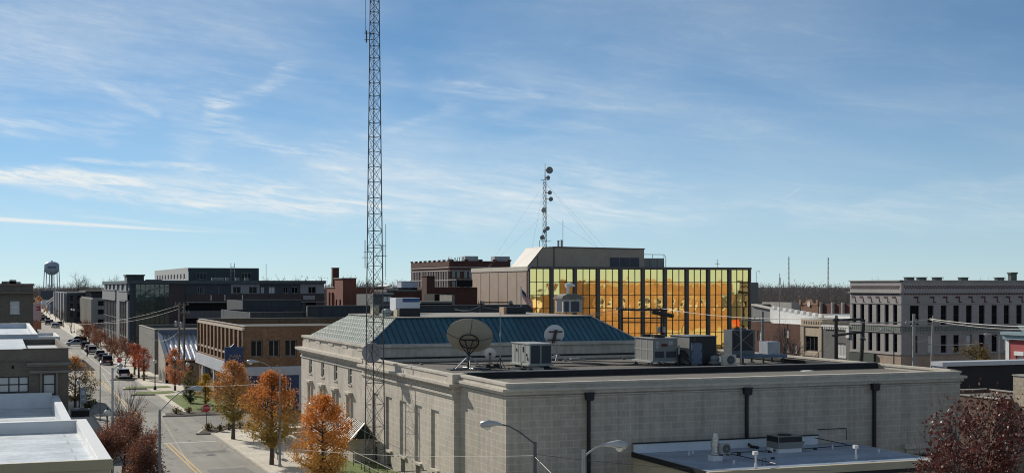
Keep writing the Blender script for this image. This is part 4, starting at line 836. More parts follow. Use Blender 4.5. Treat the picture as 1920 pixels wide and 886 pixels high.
# light panels round some of the top windows (butted round the openings)
def ring(a, b, z0, z1, holes):
    mb = MB(); facade(mb, 'Y-', MY - .10, a, b, z0, z1, holes, .09); mb.build('light_panel', LGREY, mo)
ring(PX_(433), PX_(486.5), 12.3, 14.3, [tw[3], tw[4]]); ring(PX_(563), MX2, 12.3, 14.3, [tw[9]])
mb = MB()        # long side: slim piers, bands
fbox(mb, 'X-', MX, MY, MY + 3.5, 0, 12.2, -.3, -.01)
ys = [MY + 3.6, MY + 21, MY + 30, MY + 67]
fbox(mb, 'X-', MX, MY, MY + 22, 11.0, 12.8, -.45, -.01); fbox(mb, 'X-', MX, MY + 30, MY2, 10.9, 12.9, -.45, -.01); fbox(mb, 'X-', MX, MY + 22.1, MY + 29.9, 0, 12.8, -.2, -.01)
mb.build('grey_cladding', MGREY, mo)
mb = MB(); fbox(mb, 'X-', MX, MY + .2, MY + 22, 12.82, 13.0, -.6, -.01); fbox(mb, 'X-', MX, MY + 30, MY2, 12.92, 13.1, -.6, -.01); fbox(mb, 'X-', MX, MY + 3.5, MY + 22, 10.75, 10.95, -.6, -.01); fbox(mb, 'X-', MX, MY + 30, MY2, 10.7, 10.88, -.6, -.01)
for k in range(5): y = MY + 4.2 + k * 4.3; fbox(mb, 'X-', MX, y, y + .35, 0, 10.74, -.2, -.085)
for k in range(9): y = MY + 30.5 + k * 4.6; fbox(mb, 'X-', MX, y, y + .35, 0, 10.69, -.2, -.085)
for z in (3.3, 6.8): fbox(mb, 'X-', MX, MY + 3.6, MY + 22, z, z + .12, -.12, -.085); fbox(mb, 'X-', MX, MY + 30, MY2, z, z + .12, -.12, -.085)
mb.build('window_pier', LGREY, mo)
mb = MB()
for k in range(6): y = MY + 4 + k * 11.5; fbox(mb, 'X-', MX, y, y + 4.5, 13.02, 14.3, -.3, -.01)
mb.build('top_panel', LGREY, mo)
mb = MB(); fbox(mb, 'X-', MX, MY + 3.6, MY + 22, .3, 10.7, -.08, -.01); fbox(mb, 'X-', MX, MY + 30.2, MY2 - .2, .3, 10.6, -.08, -.01); mb.build('strip_glass', mat('brown_glass', (.03, .022, .024), .15, spec=.7, var=.1), mo)
# roof-top storey and plant
hy2 = [(onY(a, 295), onY(b, 295), 15.3, 16.8) for a, b in ((369, 387), (452, 471))]; hx2 = [(300 + 6 * k, 302.6 + 6 * k, 15.4, 16.6) for k in range(10)]
x0, x1 = onY(353, 295), onY(485.5, 295)
mb = MB(); facade(mb, 'Y-', 295, x0, x1, MZ - .3, 17.85, hy2, .2); mb.quad((x1, 295, MZ), (x1, 362, MZ), (x1, 362, 17.8), (x1, 295, 17.8)); mb.quad((x0, 295, 17.8), (x1, 295, 17.8), (x1, 362, 17.8), (x0, 362, 17.8)); mb.build('top_storey', mat('dark_green_siding', (.032, .05, .056), .6, var=.1), mo)
mb = MB(); facade(mb, 'X-', x0 - .05, 294.98, 362, MZ - .3, 17.9, hx2, .2); mb.build('top_storey_side', mat('pale_siding', (.36, .37, .36), .7, var=.06), mo)
for h in hy2: window(mo, 'Y-', 295, h, .15, LGREY, GLASS, 3, 1, .1)
for h in hx2: window(mo, 'X-', x0 - .05, h, .15, WHITE, GLASS, 1, 1, .1)
mb = MB(); a, b = onY(238, 288), onY(270, 288); mb.box(a, b, 288, 294, MZ - .3, 16.2); mb.box(a - .2, b + .2, 287.8, 294.2, 16.0, 16.3); mb.build('plant_screen', mat('green_screen', (.05, .065, .058), .7), mo)
mb = MB()
for px in (400, 408, 416, 426, 445, 462): x = onY(px, 287); mb.cbox(x, 287, MZ - .3, .8, .8, 1.1)
for px in (277, 285, 292, 299): x = onY(px, 290); mb.cbox(x, 290, MZ - .3, .9, .9, .7)
mb.build('roof_vent', HVAC, mo)
mb = MB()
for px in (433, 439.5): x = onY(px, 293); mb.tube([(x, 293, MZ), (x, 293, 18.9)], .07, 5)
for z in (17.2, 18): mb.tube([(onY(433, 293), 293, z), (onY(439.5, 293), 293, z)], .05, 5)
mb.build('roof_ladder', GALV, mo)

# parking deck, apartment block and houses farther up the street
pk = building('parking_deck', 'grey concrete parking deck beyond the modern office with slim vertical fins', 'parking deck', 28.3, 70, 457, 522, 10.0, MGREY, BLK, 9.6, [(30 + 5.5 * k, 34.6 + 5.5 * k, z, z + 1.6) for k in range(6) for z in (1.4, 4.6, 7.4)][:9], [], dict(fm=DBRN, gm=DARKIN, nz=1))
mb = MB()
for k in range(13): y = 457.5 + k * 5.2; fbox(mb, 'X-', 28.3, y, y + 1.6, 1, 9.5, -.5, -.01)
mb.build('fin', mat('tan_fin', (.34, .32, .28), .8), pk)
mb = MB(); mb.box(30, 70, 490, 530, 9.7, 11.8); mb.box(28, 71, 489, 531, 11.8, 12.2); mb.build('upper_deck', DBRN, pk)
ap = building('apartment_block', 'dark brick apartment block with pale cornice far up the street', 'apartment building', 23.5, 48, 530, 651, 11.3, DSLATE, BLK, 11, [(24.7 + 2.6 * k, 25.9 + 2.6 * k, z, z + 1.9) for k in range(3) for z in (2.2, 5.4, 8.4)], [(535 + 12 * k, 538 + 12 * k, z, z + 2) for k in range(9) for z in (2.2, 5.4, 8.4)], dict(fm=MGREY), dict(fm=WHITE, gm=GLASSB), coping=WHITE)
for k in range(5): mb = MB(); y = 533 + k * 24; fbox(mb, 'X-', 23.5, y, y + 9, .5, 11.2, -.9, -.01); mb.build('bay', LGREY, ap)
def house(name, lab, x0, x1, y0, y1, ze, zr, wm, rm, axis='y'):
    t = thing(name, lab, 'house', ((x0 + x1) / 2, (y0 + y1) / 2, 0)); xm = (x0 + x1) / 2; ym = (y0 + y1) / 2; mb = MB()
    mb.box(x0, x1, y0, y1, 0, ze)
    if axis == 'y': mb.prism([(x0, ze), (x1, ze), (xm, zr)], y0, y1, 'y')
    else: mb.prism([(y0, ze), (y1, ze), (ym, zr)], x0, x1, 'x')
    mb.build('wall', wm, t); mb = MB(); o = .5
    if axis == 'y': mb.prism([(x0 - o, ze - .3), (xm, zr + .1), (x1 + o, ze - .3), (x1 + o, ze), (xm, zr + .4), (x0 - o, ze)], y0 - o, y1 + o, 'y')
    else: mb.prism([(y0 - o, ze - .3), (ym, zr + .1), (y1 + o, ze - .3), (y1 + o, ze), (ym, zr + .4), (y0 - o, ze)], x0 - o, x1 + o, 'x')
    mb.build('roof', rm, t)
    for k in (0, 1):
        xa = x0 + (x1 - x0) * (.2 + .4 * k); m2 = MB(); m2.box(xa, xa + 1.3, y0 - .08, y0 - .01, 1.2, 2.8); m2.build('window', GLASS, t)
    return t
SHG = mat('shingle_grey', (.07, .072, .085), .9, var=.2, scale=2); WSID = mat('white_siding', (.55, .56, .58), .7, var=.06); BSID = mat('blue_siding', (.13, .17, .25), .7, var=.06)
house('gabled_house', 'blue-grey gabled house beside the far end of the street', 23, 33, 690, 702, 5.5, 9, BSID, SHG)
house('gabled_house', 'white gabled house standing behind the blue-grey house up the street', 24, 33, 770, 784, 4.5, 8, WSID, SHG)
house('gabled_house', 'dark-roofed house with its long side to the far street', 23, 38, 840, 852, 6, 10.5, WSID, SHG, 'x')
house('gabled_house', 'small pale house at the very end of the far street', 24, 34, 950, 962, 5, 9, WSID, SHG)

# ------------------------------------------------------------------ buildings on the near left
lr = thing('white_roof_shop', 'low tan shop with bright white membrane roof in the bottom left corner', 'shop', (-10, 85, 0))
mb = MB(); shell(mb, -30, 5.5, 74, 96.6, 0, 4.72, pw=.55, zr=4.0); mb.build('wall', CREAM, lr)
mb = MB(); mb.quad((-29.45, 74.1, 4.3), (4.95, 74.1, 4.3), (4.95, 96.1, 4.02), (-29.45, 96.1, 4.02)); mb.build('roof', TPO, lr)
mb = MB(); mb.box(4.9, 5.56, 73.94, 96.7, 4.722, 4.79); mb.box(4.86, 4.948, 74.1, 96.1, 4.0, 4.72); mb.box(-30, 4.85, 95.95, 96.05, 4.0, 4.72); mb.box(-30, 4.89, 95.95, 96.7, 4.722, 4.79); mb.build('roof_edge', mat('white_edge', (.70, .70, .69), .5, var=.05, scale=.8), lr)
mb = MB(); mb.box(-30.1, 5.62, 73.85, 73.99, 4.25, 4.78); mb.build('tan_fascia', mat('tan_fascia', (.46, .38, .235), .6, var=.05), lr)
mb = MB(); mb.cbox(-9.2, 78.5, 4.1, .5, .5, .5); mb.cbox(-10.6, 86, 4.1, .5, .5, .5); mb.build('roof_vent', HVAC, lr)
l2 = thing('lower_white_roof', 'lower weathered white roof with shadowed parapet in front of the grey brick building', 'building', (-10, 109, 0))
mb = MB(); shell(mb, -30, 4.7, 96.8, 122.8, 0, 4.4, pw=.45, zr=3.4); mb.build('wall', CONC, l2)
mb = MB(); mb.quad((-29.5, 97.3, 3.42), (4.25, 97.3, 3.42), (4.25, 122.3, 3.42), (-29.5, 122.3, 3.42)); mb.build('roof', TPO, l2)
mb = MB(); mb.box(-29.5, -2.2, 122.1, 122.34, 3.43, 4.45); mb.box(-2.1, 4.2, 122.1, 122.34, 3.43, 4.75); mb.box(4.16, 4.24, 97.3, 122.1, 3.43, 4.40); mb.box(4.2, 4.75, 96.9, 122.8, 4.402, 4.46); mb.build('upstand', mat('white_wall', (.62, .65, .68), .6, var=.06, stain=.15), l2)
mb = MB(); mb.tube([(-4.6, 112, 3.4), (-4.6, 112, 4.1)], .08, 8); mb.build('vent_pipe', WHITE, l2)
onY123 = lambda px: onY(px, 123)
hY = [(onY123(-40), onY123(54), 4.75, 6.15, dict(nx=5)), (onY123(80), onY123(104), 4.5, 6.3, dict(nx=1))]
gl = building('grey_brick_shop', 'grey-brown brick shop with blinds in its windows and stepped stone bands at left', 'shop', -25, 5.6, 123, 146, 8.5, GREYB, TPOS, 7.9, hY, (), dict(fm=STEEL, gm=GLASSB, nz=2, fw=.1), dict())
mb = MB(); a = onY123(50); mb.box(a, 5.9, 122.6, 122.99, 7.15, 7.32); mb.box(a, 5.75, 122.75, 122.99, 7.0, 7.15); mb.box(5.6, 5.9, 123, 146, 7.1, 7.32); mb.box(onY123(55), 5.8, 122.78, 122.99, 6.4, 6.62); mb.box(onY123(75), onY123(79), 122.85, 122.99, 4.0, 6.4); mb.box(onY123(105), onY123(109), 122.85, 122.99, 4.0, 6.4)
mb.build('stone_band', mat('dull_stone', (.21, .195, .165), .9, var=.12, stain=.2), gl)
mb = MB(); mb.box(-25, a + .4, 122.9, 123.4, 7.4, 7.48); mb.box(a - .3, 5.66, 122.94, 123.35, 8.502, 8.56); mb.build('metal_coping', mat('dull_coping', (.11, .10, .09), .5), gl)
mb = MB(); mb.box(onY123(22), onY123(26), 122.9, 122.99, 6.85, 7.1); mb.build('vent', DARKIN, gl)
# its left half is lower: a white sloped roof shows there
mb = MB(); mb.quad((-24.9, 123.2, 8.515), (a, 123.2, 8.515), (a, 145.8, 8.53), (-24.9, 145.8, 8.53)); mb.build('white_roof_sheet', TPO, gl)
wb = building('white_parapet_building', 'white-walled flat roof building behind the grey brick shop at left', 'building', -30, 3.6, 147, 190, 8.9, mat('white_blue_wall', (.55, .60, .66), .6, var=.08, scale=.6, stain=.15), TPO, 8.3, coping=WHITE)
building('white_box_building', 'small white roofed block at the street edge of the white flat roof', 'building', 3.7, 6.6, 166, 180, 8.0, WHITE, TPO, 7.6)
fb_h = [(onY(19, 256), onY(36.5, 256), 11.0, 13.0 - .8), (onY(19, 256), onY(36.5, 256), 5.6, 7.8), (onY(-30, 256), onY(-12, 256), 11.0, 12.2), (onY(-30, 256), onY(-12, 256), 5.6, 7.8)]
fb_h = [(a, b, 9.0, 11.2) if z > 8 else (a, b, 5.2, 7.4) for a, b, z, _ in fb_h]
fb = building('brick_upper_building', 'tall grey-brown brick building with two white-framed windows at far left', 'building', -30, 5.6, 256, 290, 14.3, GREYB, BLK, 13.7, fb_h, (), dict(fm=WHITE, gm=GLASSB, sill=WHITE, fw=.14))
mb = MB(); mb.box(-30.3, 6.2, 255.4, 255.99, 12.55, 12.85); mb.box(5.61, 6.2, 256, 290, 12.55, 12.85); mb.box(-30, 5.8, 255.8, 255.99, 14.0, 14.35); mb.build('cornice', mat('buff_cornice', (.17, .14, .115), .9, var=.1), fb)
mb = MB()
for px, w, h in ((14, 2.0, .5), (24, 1.2, .75), (31, 1.4, .4), (8, 1.0, .2)): x = onY(px, 262); mb.cbox(x, 262, 13.7, w, 2, .6 + h)
mb.build('roof_unit', CONC, fb)
st_ = thing('street_banner_sign', 'red and white vertical shop sign on the far left side of the street', 'sign', (8, 330, 0))
x = onY(69, 330); mb = MB(); mb.box(x - 1, x + 1, 329.8, 330.2, 6.0, 10.0); mb.build('sign_board', mat('pale_pink_sign', (.60, .42, .40), .6), st_); mb = MB(); mb.box(x - 1, x + 1, 329.8, 330.2, 3.8, 5.8); mb.build('lower_board', mat('orange_sign', (.45, .17, .09), .6), st_)
mb = MB(); mb.box(x - .1, x + .75, 329.74, 329.79, 8.2, 8.5); mb.box(x - .1, x + .75, 329.74, 329.79, 8.9, 9.2); mb.box(x + .5, x + .75, 329.74, 329.79, 8.5, 8.9); mb.build('red_mark', RED, st_); mb = MB(); mb.box(x - .1, x + .1, 330, 330.2, 0, 6); mb.build('post', STEEL, st_)
for i, (y0, y1, z, m, lab) in enumerate(((335, 380, 9, DREDB, 'red brick building on the left side of the far street'), (400, 470, 7.5, CONC, 'low pale building farther up the left side of the street'), (500, 560, 8, GREYB, 'grey brick building near the far left end of the street'))):
    building('street_building', lab, 'building', -25, 6, y0, y1, z, m, BLK)

# ------------------------------------------------------------------ brick buildings and hotel in the middle distance
k1 = thing('red_brick_building', 'red brick building with tall square chimney in the middle distance', 'building', (70, 245, 0)); Yk = 240
xa, xb, xc = onY(643, Yk), onY(668, Yk), onY(720, Yk); zk = zd(539, depth(xa, Yk)); zk2 = zd(522, depth(xa, Yk))
mb = MB(); kh = [(Yk + 1.5 + 3 * k, Yk + 2.7 + 3 * k, 9.6, 11.4) for k in range(4)]
facade(mb, 'X-', xa, Yk, Yk + 13, 0, zk, kh, .3); facade(mb, 'Y-', Yk, xa, xc, 0, zk); mb.quad((xc, Yk, 0), (xc, Yk + 13, 0), (xc, Yk + 13, zk), (xc, Yk, zk)); mb.quad((xa, Yk, zk - .05), (xc, Yk, zk - .05), (xc, Yk + 13, zk - .05), (xa, Yk + 13, zk - .05))
mb.box(xa, xb, Yk + .02, Yk + 6.5, zk, zk2)
for k in (0, 1): mb.box(xa - .35, xa - .01, Yk + 7.5 + 2.4 * k, Yk + 8.4 + 2.4 * k, 0, zk - .9)
mb.build('wall', REDB, k1); mb = MB(); mb.box(xa - .2, xb + .15, Yk - .1, Yk + 6.6, zk2, zk2 + .15); mb.box(xb + .16, xc + .1, Yk - .15, Yk + .3, zk, zk + .15); mb.box(xa - .15, xa + .3, Yk + 6.6, Yk + 13.1, zk, zk + .15); mb.build('coping', CONC, k1)
for h in kh: window(k1, 'X-', xa, h, .25, STEEL)
mb = MB(); xk = onY(630, Yk + 12); mb.box(xa + .5, xa + 1.7, Yk + 10, Yk + 11.2, zk - .1, zd(501.5, 250)); mb.box(xa + .42, xa + 1.78, Yk + 9.92, Yk + 11.28, zd(501.5, 250), zd(500.7, 250)); mb.build('chimney', DREDB, k1)
k2 = thing('dark_flat_building', 'dark flat-roofed building with brick chimney and white roof box left of the gold block', 'building', (85, 230, 0)); Y2 = 225
x0, x1, x2 = onY(735, Y2), onY(797, Y2), onY(888, Y2)
mb = MB(); mb.box(x0, x1, Y2, Y2 + 12, 0, zd(546, 236)); mb.box(x1 + .01, x2, Y2 - 2, Y2 + 12, 0, zd(538, 236)); mb.build('wall', DREDB, k2)
mb = MB(); mb.box(x0, x1, Y2 + .3, Y2 + 11.7, zd(546, 236) + .01, zd(545, 236) + .2); mb.box(x0 + 1.6, onY(778, Y2 + 8), Y2 + 5, Y2 + 11, zd(540, 236), zd(538.5, 236)); mb.build('roof', mat('grey_roof', (.10, .11, .125), .7), k2)
mb = MB(); mb.box(onY(752.5, Y2 + 8), onY(783, Y2 + 8), Y2 + 8, Y2 + 11, zd(545, 240), zd(527.5, 240)); mb.box(onY(752, Y2 + 8), onY(784, Y2 + 8), Y2 + 7.9, Y2 + 11.1, zd(527.5, 240), zd(526.5, 240)); mb.build('white_roof_box', WGREY, k2)
mb = MB(); mb.box(onY(800, Y2 - 10), onY(815, Y2 - 10), Y2 - 10, Y2 - 7.2, 0, zd(518, 226)); mb.box(onY(799, Y2 - 10), onY(816, Y2 - 10), Y2 - 10.2, Y2 - 7, zd(518, 226), zd(517, 226)); mb.build('chimney', DREDB, k2)
mb = MB(); mb.prism([(onY(724, Y2 - 1), zd(536, 234)), (onY(733, Y2 - 1), zd(533, 234)), (onY(735, Y2 - 1), zd(534, 234)), (onY(727, Y2 - 1), zd(538, 234))], Y2 - 1, Y2 + 5, 'y'); mb.build('curved_hood', WHITE, k2)
mb = MB(); mb.box(onY(855, Y2 - 2), onY(885, Y2 - 2), Y2 - 2.3, Y2 - 2.01, zd(537, 232), zd(524, 232)); mb.build('dark_hatch', DARKIN, k2)
mb = MB(); mb.box(onY(854, Y2 - 2), onY(885, Y2 - 2), Y2 - 2.4, Y2 + 2, zd(524, 232), zd(523, 232)); mb.build('hatch_cap', mat('pale_edge', (.5, .47, .42)), k2)
k3 = thing('garage_building', 'low black-fronted garage with pale roof edge in front of the brick chimney', 'garage', (75, 205, 0)); Y3 = 200
mb = MB(); mb.box(onY(788, Y3), onY(848, Y3), Y3, Y3 + 10, 0, zd(565, 210)); mb.box(onY(815, Y3 + 10), onY(846, Y3 + 10), Y3 + 10.1, Y3 + 16, 0, zd(551, 220)); mb.build('wall', DARKIN, k3)
mb = MB(); mb.box(onY(787, Y3), onY(849, Y3), Y3 - .4, Y3 + 1, zd(568, 210), zd(564, 210)); mb.box(onY(847, Y3 - .2), onY(852, Y3 - .2), Y3 - .3, Y3 + 6, 0, zd(553, 210)); mb.box(onY(834, Y3 + 10), onY(848, Y3 + 10), Y3 + 9.5, Y3 + 9.99, zd(561, 220), zd(552, 220)); mb.build('concrete_frame', mat('frame_concrete', (.20, .19, .165), .9, var=.2), k3)
k4 = thing('timber_clad_building', 'grey building with small paired windows behind the lattice tower', 'building', (66, 190, 0)); Y4 = 192
mb = MB(); mb.box(onY(700, Y4), onY(736, Y4), Y4, Y4 + 10, 0, zd(551, 205)); mb.build('wall', mat('grey_siding', (.10, .105, .11), .8), k4); mb = MB(); mb.box(onY(700, Y4), onY(737, Y4), Y4 - .4, Y4 + .5, zd(551.5, 205), zd(548, 205)); mb.build('eave', LGREY, k4)
mb = MB()
for p in (719, 726.5): mb.box(onY(p, Y4), onY(p + 6, Y4), Y4 - .08, Y4 - .01, zd(564, 205), zd(555, 205))
mb.build('window', GLASSB, k4)
ht = None
HX0, HY0_, HX1, HY1_, HZ = 151.0, 456.0, 174.5, 504.0, 22.9
hX = []; hY = []
for k in range(8):
    yc = HY0_ + 3 + k * 6
    for z in (19.2, 15.6, 12.0, 8.4): hX += [(yc - 1.5, yc - .15, z - 2.5, z), (yc + .15, yc + 1.5, z - 2.5, z)]
for k in range(5):
    xc = HX0 + 2.6 + k * 4.6
    for z in (19.2, 15.6, 12.0): hY += [(xc - 1.6, xc - .2, z - 2.5, z), (xc + .2, xc + 1.6, z - 2.5, z)]
ht = building('brick_hotel', 'dark brick multi-storey hotel with white window piers and rooftop letters in the distance', 'hotel', HX0, HX1, HY0_, HY1_, HZ, DREDB, BLK, HZ - .8, hY, hX, dict(nz=1, fm=DBRN, gm=glass('hotel_glass', (.05, .065, .08), .1)), dict(nz=1, fm=DBRN), .3)
mb = MB()
for k in range(8):
    yc = HY0_ + 3 + k * 6
    for dy in (-1.75, 0, 1.75): fbox(mb, 'X-', HX0, yc + dy - .16, yc + dy + .16, 5.8, 19.3, -.35, -.01)
for z in (15.9, 12.3, 8.7, 19.4, 20.6): fbox(mb, 'X-', HX0, HY0_, HY1_, z - .14, z + .14, -.45, -.36); fbox(mb, 'Y-', HY0_, HX0, HX1, z - .14, z + .14, -.2, -.01)
mb.build('stone_pier', mat('pale_pier', (.42, .38, .37), .8), ht)
mb = MB()
for k in range(9): y = HY0_ + .5 + k * 5.8; mb.box(HX0 - .2, HX0 + .6, y, y + 1.4, HZ, HZ + .5)
for k in range(5): x = HX0 + k * 5.6; mb.box(x, x + 1.4, HY0_ - .2, HY0_ + .6, HZ, HZ + .6)
fbox(mb, 'X-', HX0, HY0_, HY1_, 21.0, 22.4, -.1, -.01); mb.build('battlement', DREDB, ht)
mb = MB(); mb.cbox(160, 459.5, HZ - .8, 5, 4, 2.6); mb.build('roof_house', mat('pale_roof_house', (.34, .35, .36), .7), ht); mb = MB(); mb.cbox(172.4, 461, HZ - .8, 6, 4, 2.6); mb.build('roof_house', mat('pale_roof_house', (.34, .35, .36), .7), ht)
text(ht, 'EI AITBI', (HX0 + 2.6, HY0_ - .35, HZ + .55), 2.0, 'Y-', mat('rooftop_letter', (.40, .36, .34), .6), .1)
# ------------------------------------------------------------------ lattice tower and masts
def lattice(parent, base, w0, w1, z0, z1, step, m, rl=.035, rb=.018, tri=True, name='leg', rot=0.0):
    """three- or four-legged tapering lattice"""
    n = 3 if tri else 4
    def corner(i, z):
        w = w0 + (w1 - w0) * (z - z0) / (z1 - z0); rr = w / (2 * math.sin(math.pi / n)); t = 2 * math.pi * i / n + rot
        return Vector((base[0] + rr * math.cos(t), base[1] + rr * math.sin(t), z))
    for i in range(n): mb = MB(); mb.tube([corner(i, z0), corner(i, z1)], [rl, rl * .75], 6); mb.build(name, m, parent)
    mb = MB(); z = z0; k = 0
    while z < z1 - .1:
        st = step * (w0 + (w1 - w0) * (z - z0) / (z1 - z0)) / w0; zn = min(z + st, z1)
        for i in range(n):
            j = (i + 1) % n; mb.tube([corner(i, z), corner(j, z)], rb, 4, False); mb.tube([corner(i, z), corner(j, zn)], rb, 4, False); mb.tube([corner(j, z), corner(i, zn)], rb, 4, False)
        z = zn; k += 1
    mb.build('bracing', m, parent); return corner
tx, ty = at(702, 100.0)
lt_ = thing('lattice_tower', 'tall dark steel lattice radio tower rising beside the post office wing', 'radio tower', (tx, ty, 0))
TST = mat('tower_steel', (.09, .087, .09), .55, .2, .2, 2)
corner = lattice(lt_, (tx, ty), 1.52, .42, 0, 46, 1.75, TST, .046, .017, True, 'leg', R(200))
mb = MB()
for z, dx in ((32.9, -.75), (32.4, -.75)): mb.tube([(tx, ty, z), (tx + dx * CS, ty - dx * SN, z)], .03, 5)
mb.tube([(tx - .6 * CS, ty + .6 * SN, 32.2), (tx - .6 * CS, ty + .6 * SN, 33.1)], .06, 6); mb.tube([(tx - .65 * CS, ty + .65 * SN, 32.9), (tx - .65 * CS, ty + .65 * SN, 42)], .022, 5)
for z, dx in ((16.1, -.95), (16.5, -.8), (17.0, .9), (16.2, .95)): mb.tube([(tx, ty, z), (tx + dx * CS, ty - dx * SN, z)], .02, 4)
mb.tube([(tx - .7 * CS, ty + .7 * SN, 15.3), (tx - .7 * CS, ty + .7 * SN, 17.4)], .03, 5); mb.tube([(tx + .85 * CS, ty - .85 * SN, 14.6), (tx + .85 * CS, ty - .85 * SN, 18.6)], .02, 5)
mb.tube([(tx, ty - .5, 16.2), (tx + .6, ty - .5, 16.2), (tx + .6, ty - .5, 17.0), (tx, ty - .5, 17.0)], .03, 4)
mb.build('antenna', TST, lt_)
for px, pz in ((706, 35.0), (700, 33.0), (709, 28.9), (700, 22.2)): pass
def dish_cup(mb, c, axis, r, depth_=.18, n=24):
    """shallow paraboloid shell opening along axis"""
    prof = [(r * k / 6, depth_ * r * 2 * (k / 6) ** 2) for k in range(0, 7)]; prof[0] = (.01, 0)
    inner = [(max(.01, p[0] - .012), p[1] + .03) for p in prof[::-1]]
    mb.lathe(c, prof + inner, n, axis)
dd = thing('drum_dish_antenna', 'round grey microwave dish mounted partway up the big lattice tower', 'dish antenna', (tx - .05, ty + .62, 8.95))
c = Vector((tx - .05, ty + .62, 8.95)); ax_ = Vector((-.35, -.75, 0)).normalized()
mb = MB(); mb.lathe(c, [(.74, 0), (.76, .12), (.72, .34), (.4, .5), (.08, .58)], 28, ax_ * -1); mb.build('dish', mat('dish_grey', (.30, .295, .31), .6, var=.12), dd)
mb = MB(); mb.tube([c, c - ax_ * .9], .05, 6); mb.tube([c + Vector((0, 0, -.2)), (tx, ty + .3, 8.2)], .03, 5); mb.tube([c + Vector((0, 0, -.2)), (tx, ty + .3, 9.8)], .03, 5); mb.build('mount', TST, dd)
# smaller guyed mast on the glass office penthouse
gmx, gmy = 95.0, 228.5
gmx = onY(1022, gmy); MT = lambda py: zd(py, depth(gmx, gmy))
gm_ = thing('roof_mast', 'slim guyed mast with several round dishes on the penthouse roof', 'mast', (gmx, gmy, 20.9))
cz = lattice(gm_, (gmx, gmy), .75, .6, 20.95, MT(338), 1.1, GALV, .05, .025, True, 'leg', R(30))
mb = MB(); mb.tube([(gmx, gmy, MT(338)), (gmx, gmy, MT(306))], [.1, .03], 6); mb.tube([(gmx - .9, gmy, MT(337)), (gmx + .9, gmy, MT(337))], .04, 5); mb.tube([(gmx - .6, gmy, MT(452)), (gmx + 1.2, gmy, MT(452))], .05, 5); mb.build('top_pole', STEEL, gm_)
for i, (px, py, r, m) in enumerate(((1030.5, 319, .66, HVAC), (1028, 333, .38, HVAC), (1031, 361, .4, HVAC), (1033, 373, .42, HVAC), (1020, 394, .5, HVACL), (1027, 428, .4, HVAC), (1021.5, 433, .38, HVAC), (1017, 445, .45, HVAC))):
    x = onY(px, gmy - .4); mb = MB(); c = Vector((x, gmy - .4, MT(py))); mb.lathe(c, [(r, 0), (r, .15), (r * .6, .4), (.05, .5)], 18, (0.1, 1, 0)); mb.tube([c + Vector((0, .2, 0)), (gmx, gmy, MT(py))], .06, 5); mb.build('dish', m, gm_)
mb = MB()
for p in ((91.5, 228, 21.0), (108, 231, 20.9), (104, 226, 20.95)): mb.tube([(gmx, gmy, MT(342)), p], .010, 4)
mb.tube([(gmx, gmy, MT(342)), (GX0 + 1, GY0 + 24, 17)], .010, 4); mb.tube([(gmx, gmy, MT(400)), (GX0 + 1, GY0 + 24, 17)], .010, 4); mb.tube([(gmx, gmy, MT(400)), (104, 226, 20.95)], .010, 4); mb.build('guy_wire', WIRED, gm_)
for i, (px, dz, lab) in enumerate(((1047, 1.4, 'short fat white vent pipe on the penthouse roof right of the mast'), (1053, 1.5, 'second fat white vent pipe on the penthouse roof, beside the whip aerial'))):
    x = onY(px, 229); mb = MB(); mb.tube([(x, 229, 20.9), (x, 229, 20.9 + dz)], .2, 8); mb.tube([(x, 229, 20.9 + dz), (x, 229, 21.0 + dz)], .26, 8); tag(mb.build('vent_pipe', HVACL), lab, 'vent pipe')
x = onY(1055.5, 229); mb = MB(); mb.tube([(x, 229, 20.9), (x, 229, zd(412, depth(x, 229)))], .04, 5); tag(mb.build('whip_aerial', STEEL), 'thin whip aerial on the penthouse roof', 'aerial')
x = onY(1011.5, 229); mb = MB(); mb.tube([(x, 229, 20.9), (x, 229, zd(451, depth(x, 229))), (x + .3, 229, zd(449, depth(x, 229))), (x + .5, 229, zd(452, depth(x, 229)))], .05, 5); tag(mb.build('goose_neck_pipe', STEEL), 'thin hooked pipe left of the mast on the penthouse roof', 'vent pipe')

# ------------------------------------------------------------------ satellite dishes on the post office roof
ZR = 7.7
def back_frame(c, ax_):
    ax_ = Vector(ax_).normalized(); a = ax_.cross(Vector((0, 0, 1))).normalized(); b = a.cross(ax_)
    return ax_, a, b
X_, Y_ = at(880, 100.5); base = Vector((X_, Y_, ZR)); 
big = thing('large_satellite_dish', 'large beige satellite dish seen from behind on the gravel roof', 'satellite dish', tuple(base))
ct = base + Vector((0, 0, 2.22)); ax_, a_, b_ = back_frame(ct, (SN * .72 + .05, CS * .72, .66))
c0 = ct - ax_ * .12; mb = MB(); dish_cup(mb, c0, ax_, 1.76, .16, 40); mb.build('reflector', DISHB, big, smooth=False)
mb = MB()
for t in (R(80), R(170), R(262), R(-5)):
    pts = []
    for k in range(2, 8): r = 1.76 * k / 7; pts.append(c0 + (a_ * math.cos(t) + b_ * math.sin(t)) * r + ax_ * (.16 * 3.52 * (r / 1.76) ** 2 - .02))
    mb.tube(pts, .015, 4)
mb.build('seam', STEEL, big)
mb = MB(); rp = [c0 - ax_ * .06 + (a_ * math.cos(t) + b_ * math.sin(t)) * .72 for t in np.linspace(0, 2 * math.pi, 25)]; mb.tube(rp, .05, 6)
mb.tube([c0 - ax_ * .1 - a_ * .62 + b_ * .2, c0 - ax_ * .1 + a_ * .62 + b_ * .2], .055, 6)
for s in (-1, 1): mb.tube([c0 - ax_ * .1 + a_ * .3 * s + b_ * .2, ct - ax_ * .6 - Vector((0, 0, .75))], .05, 6); mb.tube([c0 - ax_ * .1 + a_ * .68 * s - b_ * .3, ct - ax_ * .6 - Vector((0, 0, .75))], .04, 6)
mb.build('back_ring', BLACKM, big)
